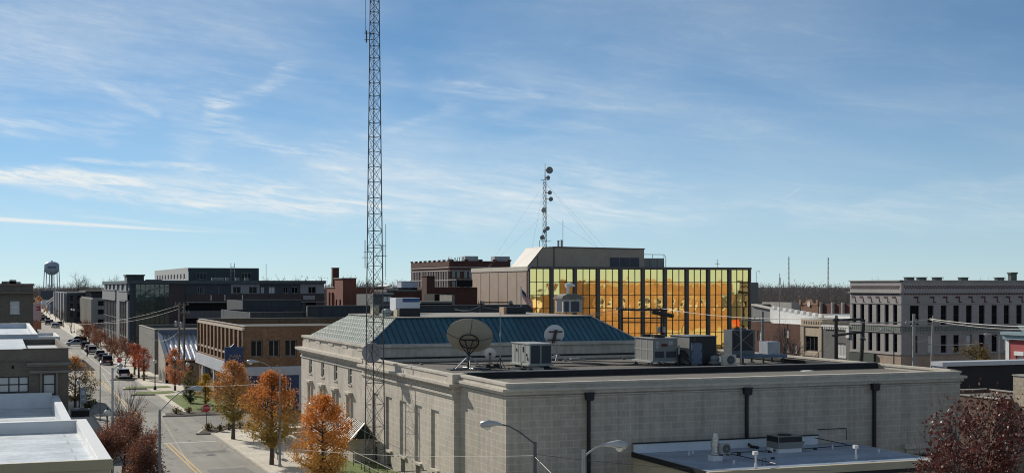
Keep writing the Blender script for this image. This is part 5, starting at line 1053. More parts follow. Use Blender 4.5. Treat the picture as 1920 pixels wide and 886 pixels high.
top = ct - ax_ * .55 - Vector((0, 0, .5)); pb = Vector((top.x, top.y, ZR + .1)); mb = MB(); mb.tube([top, pb], .1, 10); mb.build('mast', BLACKM, big)
mb = MB(); mid = pb + Vector((0, 0, .95))
for t in np.linspace(0, 2 * math.pi, 7)[:-1]:
    f = pb + Vector((math.cos(t + .3) * 1.25, math.sin(t + .3) * 1.25, -.02)); mb.tube([mid, f], .04, 6)
mb.tube([pb + Vector((-1.3, 0, .02)), pb + Vector((1.3, 0, .02))], .05, 6); mb.tube([pb + Vector((0, -1.3, .02)), pb + Vector((0, 1.3, .02))], .05, 6); mb.build('strut', GALV, big)
mb = MB(); mb.box(pb.x - 1.6, pb.x + 1.6, pb.y - .5, pb.y + .5, ZR, ZR + .08); mb.build('ballast_base', STEEL, big)
X_, Y_ = at(919, 103); sm = thing('small_satellite_dish', 'small round pale satellite dish low on the gravel roof between larger dish and rooftop unit', 'satellite dish', (X_, Y_, ZR))
ct = Vector((X_, Y_, ZR + 1.05)); ax2, a2, b2 = back_frame(ct, (SN + .1, CS, .30)); mb = MB(); dish_cup(mb, ct - ax2 * .1, ax2, .46, .14, 24); mb.build('reflector', DISHW, sm)
mb = MB(); mb.tube([ct - ax2 * .2 - Vector((0, 0, .05)), (X_ - ax2.x * .2, Y_ - ax2.y * .2, ZR + .1)], .035, 6); mb.cbox(ct.x - ax2.x * .16, ct.y - ax2.y * .16, ct.z - .1, .16, .1, .18); mb.build('mount', STEEL, sm)
mb = MB(); mb.box(X_ - .55, X_ + .75, Y_ - .6, Y_ + .4, ZR, ZR + .14); mb.box(X_ - .5, X_ - .2, Y_ - .5, Y_ + .3, ZR + .14, ZR + .28); mb.box(X_ + .1, X_ + .6, Y_ - .5, Y_ + .3, ZR + .14, ZR + .28); mb.build('ballast_base', BLACKM, sm)
X_, Y_ = at(1044, 107.5); wd = thing('white_satellite_dish', 'white satellite dish with dark I-shaped back bracket in front of the blue roof', 'satellite dish', (X_, Y_ - .0, ZR))
Y_ = 103.0; X_ = onY(1044, Y_); wd.location = (X_, Y_, ZR); OFF[wd.name] = Vector((X_, Y_, ZR))
ct = Vector((onY(1039.5, Y_), Y_, zd(627, depth(X_, Y_)))); ax3, a3, b3 = back_frame(ct, (SN * .9 - .12, CS, .34)); mb = MB(); dish_cup(mb, ct - ax3 * .1, ax3, .86, .12, 32); mb.build('reflector', DISHW, wd)
up = (b3 + a3 * .14).normalized(); mb = MB()
def slab(c, u, v, hw, hh, th):
    u, v = Vector(u).normalized(), Vector(v).normalized(); w = u.cross(v).normalized(); k = len(mb.v)
    mb.v += [tuple(c + u * sx * hw + v * sy * hh + w * sz * th) for sz in (-1, 1) for sy in (-1, 1) for sx in (-1, 1)]; mb.f += [tuple(k + i for i in q) for q in ((0, 2, 3, 1), (4, 5, 7, 6), (0, 1, 5, 4), (2, 6, 7, 3), (0, 4, 6, 2), (1, 3, 7, 5))]
slab(ct - ax3 * .2 - up * .1, a3, up, .13, .62, .05); slab(ct - ax3 * .2 + up * .36, a3, up, .58, .05, .05); slab(ct - ax3 * .2 - up * .40, a3, up, .58, .05, .05); mb.build('back_bracket', mat('bracket_grey', (.06, .06, .065), .5), wd)
mb = MB(); pb = Vector((X_, Y_ - .1, ZR)); mb.tube([ct - ax3 * .22 - up * .6, pb + Vector((0, 0, .85)), pb], .07, 8)
for t in (.2, 1.5, 2.9, 4.2, 5.4): mb.tube([pb + Vector((0, 0, .55)), pb + Vector((math.cos(t) * 1.0, math.sin(t) * .9, .03))], .04, 5)
mb.box(X_ + .4, X_ + 2.4, Y_ - .5, Y_ - .3, ZR, ZR + .1); mb.box(X_ + 1.2, X_ + 2.0, Y_ - .3, Y_ + .1, ZR, ZR + .22); mb.build('stand', GALV, wd)
X_, Y_ = at(938, 100); X_, Y_ = X_, Y_; ap_ = thing('roof_aerial_pole', 'thin tall aerial pole on small tripod beside the rooftop unit', 'aerial', (X_, Y_, ZR))
mb = MB(); mb.tube([(X_, Y_, ZR), (X_, Y_, 12.1)], [.03, .015], 6); mb.tube([(X_, Y_, 10.2), (X_, Y_, 10.5)], .06, 6); mb.tube([(X_, Y_, 8.6), (X_, Y_, 9.7)], .05, 6); mb.build('pole', GALV, ap_)
mb = MB()
for t in (0.3, 2.4, 4.5): mb.tube([(X_, Y_, ZR + .9), (X_ + math.cos(t) * .5, Y_ + math.sin(t) * .5, ZR)], .025, 5)
mb.build('tripod', STEEL, ap_)

# ------------------------------------------------------------------ rooftop plant
def frame_panel(mb, face, c, u0, u1, z0, z1, nx, nz, w=.05, d0=-.03):
    for i in range(nx + 1): u = u0 + (u1 - u0) * i / nx; fbox(mb, face, c, max(u0, u - w / 2), min(u1, u + w / 2), z0, z1, d0, -.002)
    for j in range(nz + 1): z = z0 + (z1 - z0) * j / nz; fbox(mb, face, c, u0, u1, max(z0, z - w / 2), min(z1, z + w / 2), d0 - .003, -.002)
x0, x1, y0, y1, zb = 37.2, 39.0, 93.2, 96.9, ZR + .36
ua = thing('packaged_rooftop_unit', 'pale grey packaged rooftop air unit with dark coil side in front of the blue roof', 'rooftop unit', ((x0 + x1) / 2, (y0 + y1) / 2, ZR))
mb = MB(); mb.box(x0, x1, y0, y1, zb, zb + 1.5); mb.box(x0 - .05, x1 + .05, y0 - .05, y1 + .05, zb + 1.501, zb + 1.57); mb.build('casing', HVACL, ua)
mb = MB(); mb.box(x0 + .12, x0 + .86, y0 - .025, y0 - .005, zb + .08, zb + 1.43); mb.box(x0 + .98, x1 - .06, y0 - .025, y0 - .005, zb + .08, zb + 1.43); mb.build('coil', COIL, ua)
mb = MB()
for y in (y0 + .9, y0 + 1.75, y0 + 2.2, y0 + 3.0): fbox(mb, 'X-', x0, y, y + .04, zb + .05, zb + 1.45, -.02, -.004)
for y, z in ((y0 + .5, zb + .6), (y0 + 1.2, zb + .9), (y0 + 1.2, zb + 1.1), (y0 + 2.6, zb + .9), (y0 + .3, zb + .3)): fbox(mb, 'X-', x0, y, y + .12, z, z + .22, -.05, -.004)
mb.build('door_seam', COIL, ua)
mb = MB(); mb.box(x0 - .15, x1 + .15, y0 - .1, y0 + .1, zb - .12, zb - .001); mb.box(x0 - .15, x0 + .1, y0 + .1, y1, zb - .12, zb - .001); mb.build('base_rail', HVACL, ua)
mb = MB(); mb.box(x0 + .15, x1 - .1, y0 + .15, y1 - .2, ZR, zb - .121); mb.box(x0 - .9, x0 + .1, y0 - .5, y0 - .35, ZR, ZR + .12); mb.box(x0 - .3, x1 - .3, y0 - .8, y0 - .65, ZR, ZR + .12); mb.build('curb', BLK, ua)
mb = MB(); mb.prism([(x0 - 1.3, y0 + .2), (x0 - 1.15, y0 - .1), (x0 + .7, y0 - 1.1), (x0 + .6, y0 - 1.35)], ZR + .01, ZR + .2); mb.tube([(x0 - .2, y0 + .6, zb + .2), (x0 - .5, y0 + .5, zb + .1), (x0 - .4, y0 + .4, ZR + .1)], .05, 5); mb.build('loose_duct', HVACL, ua)
x0, x1, y0, y1, zb = 47.9, 50.05, 93.8, 97.0, ZR + .38
ub = thing('chiller_unit', 'grey rooftop chiller with three top fans and pale coil panels', 'chiller', ((x0 + x1) / 2, (y0 + y1) / 2, ZR))
mb = MB(); mb.box(x0, x1, y0, y1, zb, zb + 1.75); mb.build('casing', HVAC, ub)
mb = MB(); fbox(mb, 'X-', x0, y0 + .04, y1 - .04, zb + .06, zb + 1.69, -.012, -.003); mb.build('coil', COILL, ub)
mb = MB(); frame_panel(mb, 'X-', x0, y0, y1, zb, zb + 1.75, 3, 2, .08); mb.box(x0 - .1, x1 + .1, y0 - .04, y1 + .05, zb + 1.751, zb + 1.80); mb.box(x0 - .2, x0 + .12, y0, y1 + .2, zb - .14, zb - .001); mb.box(x0, x1, y0 - .02, y0 + .12, zb - .12, zb - .001); mb.build('panel_frame', HVACL, ub)
mb = MB(); fbox(mb, 'Y-', y0, x0 + .15, x0 + .95, zb + .25, zb + .75, -.02, -.003); fbox(mb, 'Y-', y0, x0 + 1.15, x0 + 2.0, zb + .25, zb + .75, -.02, -.003); mb.build('grille', COIL, ub)
mb = MB(); fbox(mb, 'Y-', y0, x0 + .72, x0 + 1.25, zb + 1.12, zb + 1.35, -.015, -.003); mb.build('nameplate', mat('maroon_plate', (.10, .03, .03), .5), ub)
mb = MB(); fbox(mb, 'Y-', y0, x0 + .25, x0 + .5, zb + 1.25, zb + 1.55, -.015, -.003); fbox(mb, 'Y-', y0, x0 + 1.35, x0 + 1.7, zb + 1.25, zb + 1.55, -.015, -.003); fbox(mb, 'Y-', y0, x0 + .28, x0 + .45, zb + 1.0, zb + 1.2, -.015, -.003); fbox(mb, 'Y-', y0, x0 + 1.9, x0 + 2.05, zb + .95, zb + 1.1, -.015, -.003); mb.build('warning_label', mat('pale_label', (.36, .36, .36), .5), ub)
for k in range(3): mb = MB(); mb.lathe((x0 + .8 + .3 * (k % 2), y0 + .55 + k * 1.05, zb + 1.80), [(.46, 0), (.46, .2), (.42, .2), (.40, .06), (.02, .06)], 18); mb.build('fan', BLACKM, ub)
mb = MB()
for x in (x0 - .05, x0 + 1.1, x1 - .1):
    for y in (y0 + .1, y1 - .2): mb.tube([(x, y, ZR), (x, y, zb - .14)], .07, 6); mb.cbox(x, y, ZR, .28, .28, .08)
mb.tube([(x0 + .4, y0 - .1, zb - .1), (x0 + .8, y0 - .25, ZR + .1), (x0 + 1.3, y0 - .2, ZR + .16), (x1, y0 - .2, ZR + .12)], .06, 6); mb.build('foot', STEEL, ub)
xs, ys = 50.6, 93.4; uc = thing('dark_plant_enclosure', 'tall dark rooftop plant enclosure with blue-grey door and lit grey side', 'plant enclosure', (51.8, 95, ZR))
mb = MB(); mb.box(50.7, 53.1, 93.0, 96.2, ZR + .1, ZR + 2.28); mb.build('casing', mat('charcoal_panel', (.022, .023, .027), .6, var=.2), uc)
mb = MB(); fbox(mb, 'X-', 50.7, 93.0, 96.2, ZR + .1, ZR + 2.28, -.03, -.003); mb.box(50.6, 53.15, 92.95, 96.25, ZR + 2.281, ZR + 2.33); mb.build('side_panel', HVAC, uc)
mb = MB(); fbox(mb, 'Y-', 93.0, 50.75, 51.65, ZR + .12, ZR + 1.8, -.3, -.003); mb.build('door', BLUEG, uc)
mb = MB()
for z in (.4, 1.1, 1.7): fbox(mb, 'Y-', 92.7, 50.8, 50.86, ZR + z, ZR + z + .14, -.03, -.003); fbox(mb, 'Y-', 92.7, 51.54, 51.6, ZR + z, ZR + z + .14, -.03, -.003)
mb.build('hinge', BLACKM, uc)
mb = MB(); fbox(mb, 'Y-', 93.0, 50.95, 51.25, ZR + 1.92, ZR + 2.15, -.02, -.003); mb.build('sign_plate', mat('rust_plate', (.09, .04, .025), .6), uc)
mb = MB()
mb.tube([(50.05, 93.6, ZR + 1.5), (50.05, 93.6, ZR)], .07, 6); mb.tube([(50.2, 93.6, ZR + 1.2), (50.2, 93.6, ZR)], .06, 6); mb.tube([(50.1, 93.6, ZR + 1.2), (50.35, 93.5, ZR + 1.2), (51.0, 92.9, ZR + .3)], .1, 6); mb.tube([(50.2, 93.5, ZR + .95), (50.8, 92.9, ZR + .15)], .09, 6); mb.build('pipe', BLACKM, uc)
mb = MB(); mb.tube([(50.02, 93.5, ZR + 1.6), (50.02, 93.5, ZR + .9)], .08, 8); mb.build('conduit', HVACL, uc)
mv = thing('mushroom_vent', 'grey mushroom exhaust fan on the post office roof before the dark enclosure', 'roof vent', (52.55, 92.3, ZR))
mb = MB(); mb.lathe((52.55, 92.3, ZR + .16), [(.5, 0), (.52, .12), (.36, .2), (.38, .42), (.30, .62), (.04, .68)], 20); mb.build('cowl', mat('vent_grey', (.19, .20, .21), .5, .2), mv); mb = MB(); mb.cbox(52.55, 92.3, ZR, 1.0, 1.0, .16); mb.build('curb', STEEL, mv)
def mini_split(X, Y, Z, lab, w=1.15, h=.8, d=.4, big_=True, mcase=None):
    t = thing('mini_split_unit', lab, 'air conditioner', (X, Y, Z)); mb = MB(); mb.box(X - w / 2, X + w / 2, Y - d / 2, Y + d / 2, Z + .1, Z + .1 + h); mb.build('casing', mcase or mat('cream_casing', (.52, .49, .42), .5, var=.08), t)
    mb = MB(); r = h * .42; mb.lathe((X + w * .08, Y - d / 2 - .003, Z + .1 + h / 2), [(r, 0), (r, .025), (r * .96, .03)], 22, (0, -1, 0)); mb.build('fan_grille', mat('grille_grey', (.09, .09, .092), .6, var=.25, scale=30), t)
    mb = MB(); mb.lathe((X + w * .08, Y - d / 2 - .034, Z + .1 + h / 2), [(r * .22, 0), (r * .22, .02)], 12, (0, -1, 0)); mb.build('hub', HVAC, t)
    mb = MB(); mb.box(X - w * .35, X - w * .28, Y - d / 2, Y + d / 2, Z, Z + .1); mb.box(X + w * .28, X + w * .35, Y - d / 2, Y + d / 2, Z, Z + .1); mb.build('foot', STEEL, t); return t
mini_split(onY(1366, 91.4), 91.4, ZR, 'cream mini-split outdoor unit with round grille near the roof edge')
ck = thing('steel_roof_rack', 'long blue-grey steel rack on legs carrying the cooling tower on the roof', 'rack', (56.4, 94.5, ZR))
rx0, rx1, ry = onY(1382, 94), onY(1470, 94), 94.0; mb = MB()
for y in (93.6, 95.4): mb.box(rx0, rx1, y - .09, y + .09, ZR + .46, ZR + .72)
for x in (rx0, (rx0 + rx1) / 2, rx1 - .15): mb.box(x, x + .15, 93.69, 95.31, ZR + .5, ZR + .68)
mb.build('beam', BLUEG, ck)
for x in (rx0 + .3, (rx0 + rx1) / 2, rx1 - .3):
    for y in (93.6, 95.4): mb = MB(); mb.tube([(x, y, ZR), (x, y, ZR + .46)], .08, 6); mb.cbox(x, y, ZR, .35, .35, .06); mb.build('leg', STEEL, ck)
ctw = thing('cooling_tower', 'dark cooling tower with X braces standing on the roof rack', 'cooling tower', (54.7, 94.5, ZR + .72)); x0, x1 = onY(1371, 93.5), onY(1414, 93.5)
mb = MB(); mb.box(x0, x1, 93.4, 94.7, ZR + .722, ZR + 2.75); mb.build('casing', mat('tower_casing', (.10, .12, .135), .5), ctw); mb = MB(); fbox(mb, 'Y-', 93.4, x0 + .1, x1 - .18, ZR + 1.1, ZR + 2.68, -.015, -.003); mb.build('fill', BLACKM, ctw)
mb = MB(); mb.tube([(x0 + .1, 93.36, ZR + 1.2), (x1 - .18, 93.36, ZR + 2.65)], .02, 4); mb.tube([(x0 + .1, 93.36, ZR + 2.65), (x1 - .18, 93.36, ZR + 1.2)], .02, 4); mb.build('brace', HVACL, ctw)
mb = MB(); mb.lathe(((x0 + x1) / 2, 94.05, ZR + 2.75), [(.55, 0), (.55, .12), (.5, .12), (.48, .03)], 20); mb.tube([(x1 + .02, 94.0, ZR + 1.4), (x1 + .3, 94.0, ZR + 1.4), (x1 + .35, 94, ZR + 1.8)], .06, 6); mb.build('fan_ring', STEEL, ctw)
mb = MB(); x = onY(1389, 92.8); mb.tube([(x, 92.8, ZR), (x, 92.8, zd(613, depth(x, 92.8)))], .07, 8); tag(mb.build('vent_stack', GALV), 'tall thin grey vent stack standing in front of the cooling tower', 'vent pipe')
lb = thing('louvred_box_unit', 'small pale blue-grey louvred box on the right end of the roof rack', 'rooftop unit', (57.9, 94.4, ZR + .72)); x0, x1 = onY(1438, 94), onY(1461, 94)
mb = MB(); mb.box(x0, x1, 93.9, 95.2, ZR + .722, ZR + 1.72); mb.build('casing', mat('louvre_box_grey', (.33, .36, .40), .5), lb); mb = MB()
for k in range(6): x = x0 + .08 + k * (x1 - x0 - .1) / 6; fbox(mb, 'Y-', 93.9, x, x + .05, ZR + .8, ZR + 1.65, -.02, -.003)
mb.build('louvre', GALV, lb)
rp_ = thing('roof_pipe_run', 'long thin pipe run on small blocks along the post office gravel roof', 'pipe', (42, 88, ZR)); mb = MB(); mb.tube([(35, 86.5, ZR + .2), (46, 86.9, ZR + .2), (50, 90.5, ZR + .2)], .05, 6); mb.tube([(40.2, 99, ZR + .15), (47.5, 91.0, ZR + .15)], .05, 6); mb.build('pipe', STEEL, rp_); mb = MB()
for x in (36, 39, 42.3, 45.5): mb.cbox(x, 86.5 + (x - 35) * .04, ZR, .25, .2, .16)
mb.build('block', BLACKM, rp_)
mb = MB(); mb.quad((onY(1512, 81.2), 81.0, 7.93), (onY(1526, 81.2), 81.0, 7.93), (onY(1523, 81.2), 81.6, 7.95), (onY(1507, 81.2), 81.6, 7.95)); mb.box(onY(1508, 81), onY(1524, 81), 80.9, 81.5, 7.905, 7.94); tag(mb.build('loose_panel', WHITE), 'small pale loose panel lying on the front gravel strip of the roof', 'panel')
cd_ = thing('roof_conduit_run', 'thin conduits and cables strung across the gravel roof between dishes and plant', 'conduit', (40, 95, ZR)); mb = MB(); pr_ = random.Random(4)
for a, b in (((33.4, 95.2), (38, 92.9)), ((34.5, 97.5), (39.4, 97.9)), ((39.2, 95), (47.8, 95.6)), ((43, 104.5), (49, 97)), ((31, 103), (36, 99.5)), ((50.2, 96.6), (53.5, 91.6))):
    pts = [(a[0] + (b[0] - a[0]) * t + pr_.uniform(-.15, .15), a[1] + (b[1] - a[1]) * t + pr_.uniform(-.15, .15), ZR + .05) for t in np.linspace(0, 1, 7)]; mb.tube(pts, .035, 5)
mb.build('conduit', BLACKM, cd_); mb = MB()
for k in range(22): mb.cbox(pr_.uniform(31, 56), pr_.uniform(86, 104), ZR, pr_.uniform(.15, .5), pr_.uniform(.1, .4), pr_.uniform(.05, .14))
mb.build('support_block', mat('timber_block', (.12, .105, .09), .9, var=.3), cd_)['kind'] = 'stuff'
# on the deck of the blue roof
ZK = ZD + .081
def deckbox(name, lab, cat, px0, px1, Y, d, h, m, cap=None):
    t = thing(name, lab, cat, (onY((px0 + px1) / 2, Y), Y + d / 2, ZK)); mb = MB(); mb.box(onY(px0, Y), onY(px1, Y), Y, Y + d, ZK, ZK + h); mb.build('casing', m, t)
    if cap: mb = MB(); mb.box(onY(px0, Y) - .04, onY(px1, Y) + .04, Y - .04, Y + d + .04, ZK + h + .001, ZK + h + .1); mb.build('lid', cap, t)
    return t
v = deckbox('black_roof_vent', 'long low black vent box on the deck before the blue-and-white box', 'roof vent', 750, 788, 112.5, 1.2, .62, BLACKM, mat('charcoal_panel', (.022, .023, .027)))
mb = MB(); x = onY(746.5, 112.5); mb.box(x - .1, x + .12, 112.5, 113.6, ZK, ZK + .6); mb.build('end_panel', CREAM, v)
v = deckbox('blue_white_roof_unit', 'white rooftop box with blue top band behind the black vent on the deck', 'rooftop unit', 742, 787, 121, 2.0, 1.55, mat('white_unit', (.62, .63, .66), .6, var=.06), None)
mb = MB(); mb.box(onY(755, 121), onY(787, 121), 120.96, 120.99, ZK + 1.15, ZK + 1.5); mb.build('blue_band', BLUEW, v)
v = deckbox('dark_deck_box', 'low dark box with tan end standing alone on the middle of the deck', 'roof vent', 950, 986, 118, 1.4, .68, BLACKM)
mb = MB(); mb.box(onY(944.5, 118), onY(949.6, 118), 118, 119.2, ZK, ZK + .66); mb.build('end_panel', mat('tan_end', (.40, .26, .17), .8), v)
for px, w, h, lab in ((706, .8, .75, 'small cream vent box at the left end of the deck'),):
    deckbox('deck_vent_box', lab, 'roof vent', 700, 711, 117, 1, .8, CREAM, HVAC)
mv = thing('domed_roof_vent', 'round pale domed vent on the deck left of the black vent', 'roof vent', (onY(725, 113), 113, ZK)); mb = MB(); mb.lathe((onY(725, 113), 113, ZK), [(.3, 0), (.3, .3), (.45, .32), (.42, .55), (.2, .68), (.03, .7)], 16); mb.build('cowl', HVACL, mv)
mb = MB(); mb.box(onY(731, 114.5), onY(744, 114.5), 114.5, 115.3, ZK, ZK + .45); tag(mb.build('blue_deck_box', BLUEG), 'small blue-grey box between the domed vent and the black vent', 'roof vent')
cu_ = thing('stone_cupola', 'square stone ventilator with dark louvres and white cowl behind the blue roof', 'cupola', (onY(1072, 122), 122.6, ZK)); x0, x1 = onY(1056, 121.5), onY(1092, 121.5); ym, zt = 121.5, zd(560, depth(x0, 121.5))
mb = MB(); mb.box(x0, x1, ym, ym + 2.0, ZK, zt); mb.build('shaft', LIMEF, cu_)
mb = MB(); mb.box(x0 - .18, x1 + .18, ym - .18, ym + 2.18, zt, zt + .14); mb.box(x0 - .08, x1 + .08, ym - .08, ym + 2.08, zt + .14, zt + .28); mb.prism([(x0, zt + .28), (x1, zt + .28), (x1 - .5, zt + .5), (x0 + .5, zt + .5)], ym + .1, ym + 1.9, 'y'); mb.build('cap', mat('weathered_cap', (.20, .185, .16), .9, var=.25), cu_)
mb = MB(); fbox(mb, 'Y-', ym, x0 + .85, x1 - .35, ZK + .1, zt - .25, -.02, -.003); fbox(mb, 'X-', x0, ym + .4, ym + 1.6, ZK + .1, zt - .25, -.02, -.003); fbox(mb, 'Y-', ym, x0 + .12, x0 + .6, ZK + .1, zt - .25, -.02, -.003); mb.build('louvre', mat('dark_blue_louvre', (.05, .055, .075)), cu_)
mb = MB(); xm = (x0 + x1) / 2; mb.tube([(xm - .1, ym + 1, zt + .5), (xm - .1, ym + 1, zt + 1.35)], .16, 8); mb.tube([(xm - .35, ym + 1, zt + 1.3), (xm + .1, ym + 1, zt + 1.45), (xm + .65, ym + 1, zt + 1.3)], [.22, .22, .1], 8); mb.build('cowl', WHITE, cu_)

# plant on the low extension
ZX = 3.72
es = thing('exhaust_stack', 'silver ringed exhaust stack on white curb on the low extension roof', 'exhaust stack', (39.3, 68.3, ZX)); X_, Y_ = onY(1341, 69.0), 69.0; es.location = (X_, Y_, ZX); OFF[es.name] = Vector((X_, Y_, ZX))
mb = MB(); mb.cbox(X_, Y_, ZX, .62, .62, .32); mb.build('curb', mat('white_curb', (.62, .63, .64), .6, var=.06), es)
mb = MB(); mb.lathe((X_, Y_, ZX + .32), [(.3, 0), (.34, .06), (.34, .12), (.24, .16), (.24, .5), (.27, .52), (.27, .74), (.22, .76), (.22, .96), (.25, .98), (.25, 1.02), (.2, 1.04), (.2, 1.3), (.16, 1.3)], 20); mb.build('stack', mat('bright_steel', (.52, .53, .54), .3, .8, .1), es)
mini_split(X_ + .42, Y_ - .35, ZX + .32, 'small outdoor condenser hung beside the silver exhaust stack', .62, .62, .3, mcase=HVACL)
xr0, xr1, yr = onY(1460, 70.6), onY(1503, 70.6), 70.6
ur = thing('extension_rooftop_unit', 'square grey rooftop unit with black grilles on white curb on the low extension', 'rooftop unit', ((xr0 + xr1) / 2, yr + .7, ZX))
mb = MB(); mb.box(xr0, xr1, yr, yr + 1.3, ZX, ZX + .26); mb.build('curb', mat('white_curb', (.62, .63, .64)), ur); mb = MB(); mb.box(xr0 - .04, xr1 + .04, yr - .04, yr + 1.34, ZX + .262, ZX + 1.02); mb.build('casing', HVAC, ur)
mb = MB(); fbox(mb, 'Y-', yr - .04, xr0 + .02, xr1 - .02, ZX + .66, ZX + .98, -.02, -.003); fbox(mb, 'X-', xr0 - .04, yr, yr + 1.25, ZX + .66, ZX + .98, -.02, -.003); mb.build('grille', BLACKM, ur)
mb = MB(); mb.prism([(yr + 0, ZX + .62), (yr + 1.3, ZX + .62), (yr + 1.3, ZX + .25), (yr + .0, ZX + .32)], xr1 + .042, xr1 + .06, 'x'); mb.prism([(xr1 + .06, ZX + .3), (xr1 + .06, ZX + .62), (xr1 + .34, ZX + .62)], yr + .1, yr + 1.1, 'y'); mb.build('hood', HVAC, ur)
mb = MB(); mb.lathe(((xr0 + xr1) / 2, yr + .65, ZX + 1.021), [(.42, 0), (.42, .06), (.02, .08)], 18); mb.build('fan', BLACKM, ur)
gp = thing('gas_pipe_run', 'thin black gas pipe on blocks crossing the low extension roof', 'pipe', (44, 69, ZX)); mb = MB(); xa = onY(1362, 70.9)
mb.tube([(xa, 70.9, ZX + .14), (xr0, 70.95, ZX + .14)], .03, 6); mb.tube([(xr1 + .3, 71.0, ZX + .14), (51.2, 71.6, ZX + .14)], .03, 6); mb.tube([(xa, 70.9, ZX + .14), (onY(1455, 65.6), 65.6, ZX + .14)], .03, 6); mb.tube([(onY(1455, 65.6), 65.6, ZX + .14), (onY(1436, 65.4), 65.4, ZX + .14), (onY(1436, 65.4), 65.4, ZX + .5), (onY(1430, 65.4), 65.4, ZX + .5), (onY(1430, 65.4), 65.4, ZX + .1)], .025, 6)
mb.tube([(49.0, 73.2, ZX + .5), (50.6, 72.0, ZX + .14)], .03, 6); mb.tube([(49.6, 73.75, ZX + .95), (51.8, 73.75, ZX + .95), (51.8, 73.75, ZX + .2)], .03, 6); mb.build('pipe', BLACKM, gp)
mb = MB()
for x, y in ((xa + .9, 70.92), (xr0 - .4, 70.95), (xr1 + 1.4, 71.2), (51.0, 71.5), (xa + .5, 70.3), (xa + 1.7, 68.4)): mb.cbox(x, y, ZX, .2, .16, .11)
mb.build('block', STEEL, gp)
for px, Y, h, kk, lab in ((1417, 65.3, .95, 1, 'white capped vent pipe at the front of the low extension roof'), (1605, 66.5, .85, 1, 'white capped vent pipe toward the right end of the low extension roof')):
    x = onY(px, Y); t = thing('capped_vent_pipe', lab, 'vent pipe', (x, Y, ZX), 0, None); mb = MB(); mb.tube([(x, Y, ZX), (x, Y, ZX + .25), (x, Y, ZX + .26), (x, Y, ZX + h - .2)], [.085, .085, .05, .05], 8); mb.build('pipe', WHITE, t); mb = MB(); mb.cbox(x - .03, Y, ZX + h - .2, .26, .22, .2); mb.build('cap', WHITE, t)
for i, (px, Y, h, r, lab) in enumerate(((1299, 72.3, .62, .05, 'tall thin vent pipe near the white upstand at left'), (1292, 71.7, .24, .07, 'stubby vent pipe beside the tall thin one at left'), (1376, 67.3, .22, .07, 'stubby vent pipe right of the exhaust stack'), (1446, 71.0, .3, .13, 'thick white vent stub left of the square rooftop unit'), (1561, 71.2, .26, .06, 'small vent stub behind the long pipe, right of the square unit'), (1648, 68.8, .2, .07, 'small vent stub near the far right corner of the low roof'))):
    x = onY(px, Y); mb = MB(); mb.tube([(x, Y, ZX - .02), (x, Y, ZX + h)], r, 10); tag(mb.build('vent_stub', mat('pvc_white', (.58, .60, .62), .5)), lab, 'vent pipe')

# ------------------------------------------------------------------ street lamps, signs, poles, wires
def cobra(x, y, z0, hp, rz, reach, rise, lab, pm=None, hl=.75, base=True, group=None, straight=False, rp=1.0):
    t = thing('street_lamp', lab, 'street lamp', (x, y, z0), rz, group); m = pm or GALV
    mb = MB(); mb.tube([(0, 0, 0), (0, 0, hp)], [.11 * rp, .07 * rp], 10); mb.cbox(0, 0, 0, .3, .3, .12); mb.build('pole', m, t, True)
    mb = MB(); k = 8
    if straight: pts = [(0, 0, hp - .1), (reach * .45, 0, hp - .1 + rise * .62), (reach * .75, 0, hp - .1 + rise * .92), (reach, 0, hp - .1 + rise)]
    else: pts = [(reach * (i / k), 0, hp - .25 + rise * math.sin(i / k * math.pi / 2)) for i in range(k + 1)]
    mb.tube(pts, .035, 6); mb.build('arm', m, t, True); zt = hp + rise - (.1 if straight else .25)
    mb = MB(); mb.smooth = True; a = reach
    mb.tube([(a - .1, 0, zt), (a + .15, 0, zt + .03), (a + hl * .6, 0, zt + .03), (a + hl, 0, zt - .02), (a + hl + .05, 0, zt - .05)], [.05, .09, .16, .13, .03], 10)
    h = mb.build('lamp_head', mat('lamp_head_grey', (.42, .43, .44), .4, .2, .1), t, True)
    mb = MB(); mb.lathe((a + hl * .68, 0, zt - .09), [(.15, 0), (.13, -.07), (.07, -.13), (.01, -.15)], 12); mb.build('lens', LAMPG, h, True); return t
cobra(8.75, 80.5, 0.13, 6.6, R(8), 1.75, 1.25, 'grey cobra street lamp over the road at left, its arm reaching right', straight=True, pm=mat('lamp_pole_grey', (.20, .20, .20), .6))
cobra(20.1, 102.2, .13, 7.2, R(172), 1.7, .95, 'cobra street lamp rising through the middle orange tree', straight=True)
cobra(7.15, 94.5, .13, 8.3, R(62), .9, .3, 'tall grey lamp pole between the white roof and bare trees', hl=.6)
cobra(9.6, 143, .13, 5.9, R(80), .7, .25, 'thin lamp pole beside the shaded pavement at left', pm=mat('slim_pole_grey', (.16, .16, .165), .6), hl=.5, rp=.55)
x, y = at(1003, 51.5); cobra(x, y, .0, 8.0, R(180) - YAW, 1.35, .75, 'black-armed cobra lamp in front of the post office corner', pm=mat('pole_grey', (.10, .10, .105), .6), hl=.72, straight=True)
x, y = at(1094.5, 48); cobra(x, y, .0, 8.1, -YAW, .78, .42, 'short galvanised cobra lamp facing right before the shaded wall', hl=.75)
x, y = at(1874, 175); cobra(x, y, 0, 7.3, R(180) - YAW, 1.2, .55, 'pale cobra lamp before the grey painted block at right edge', hl=.8)
x, y = at(1676, 215); cobra(x, y, 0, 6.6, R(180) - YAW, 1.4, .6, 'thin street lamp in front of the grey block sunlit corner', pm=STEEL, hl=.7)
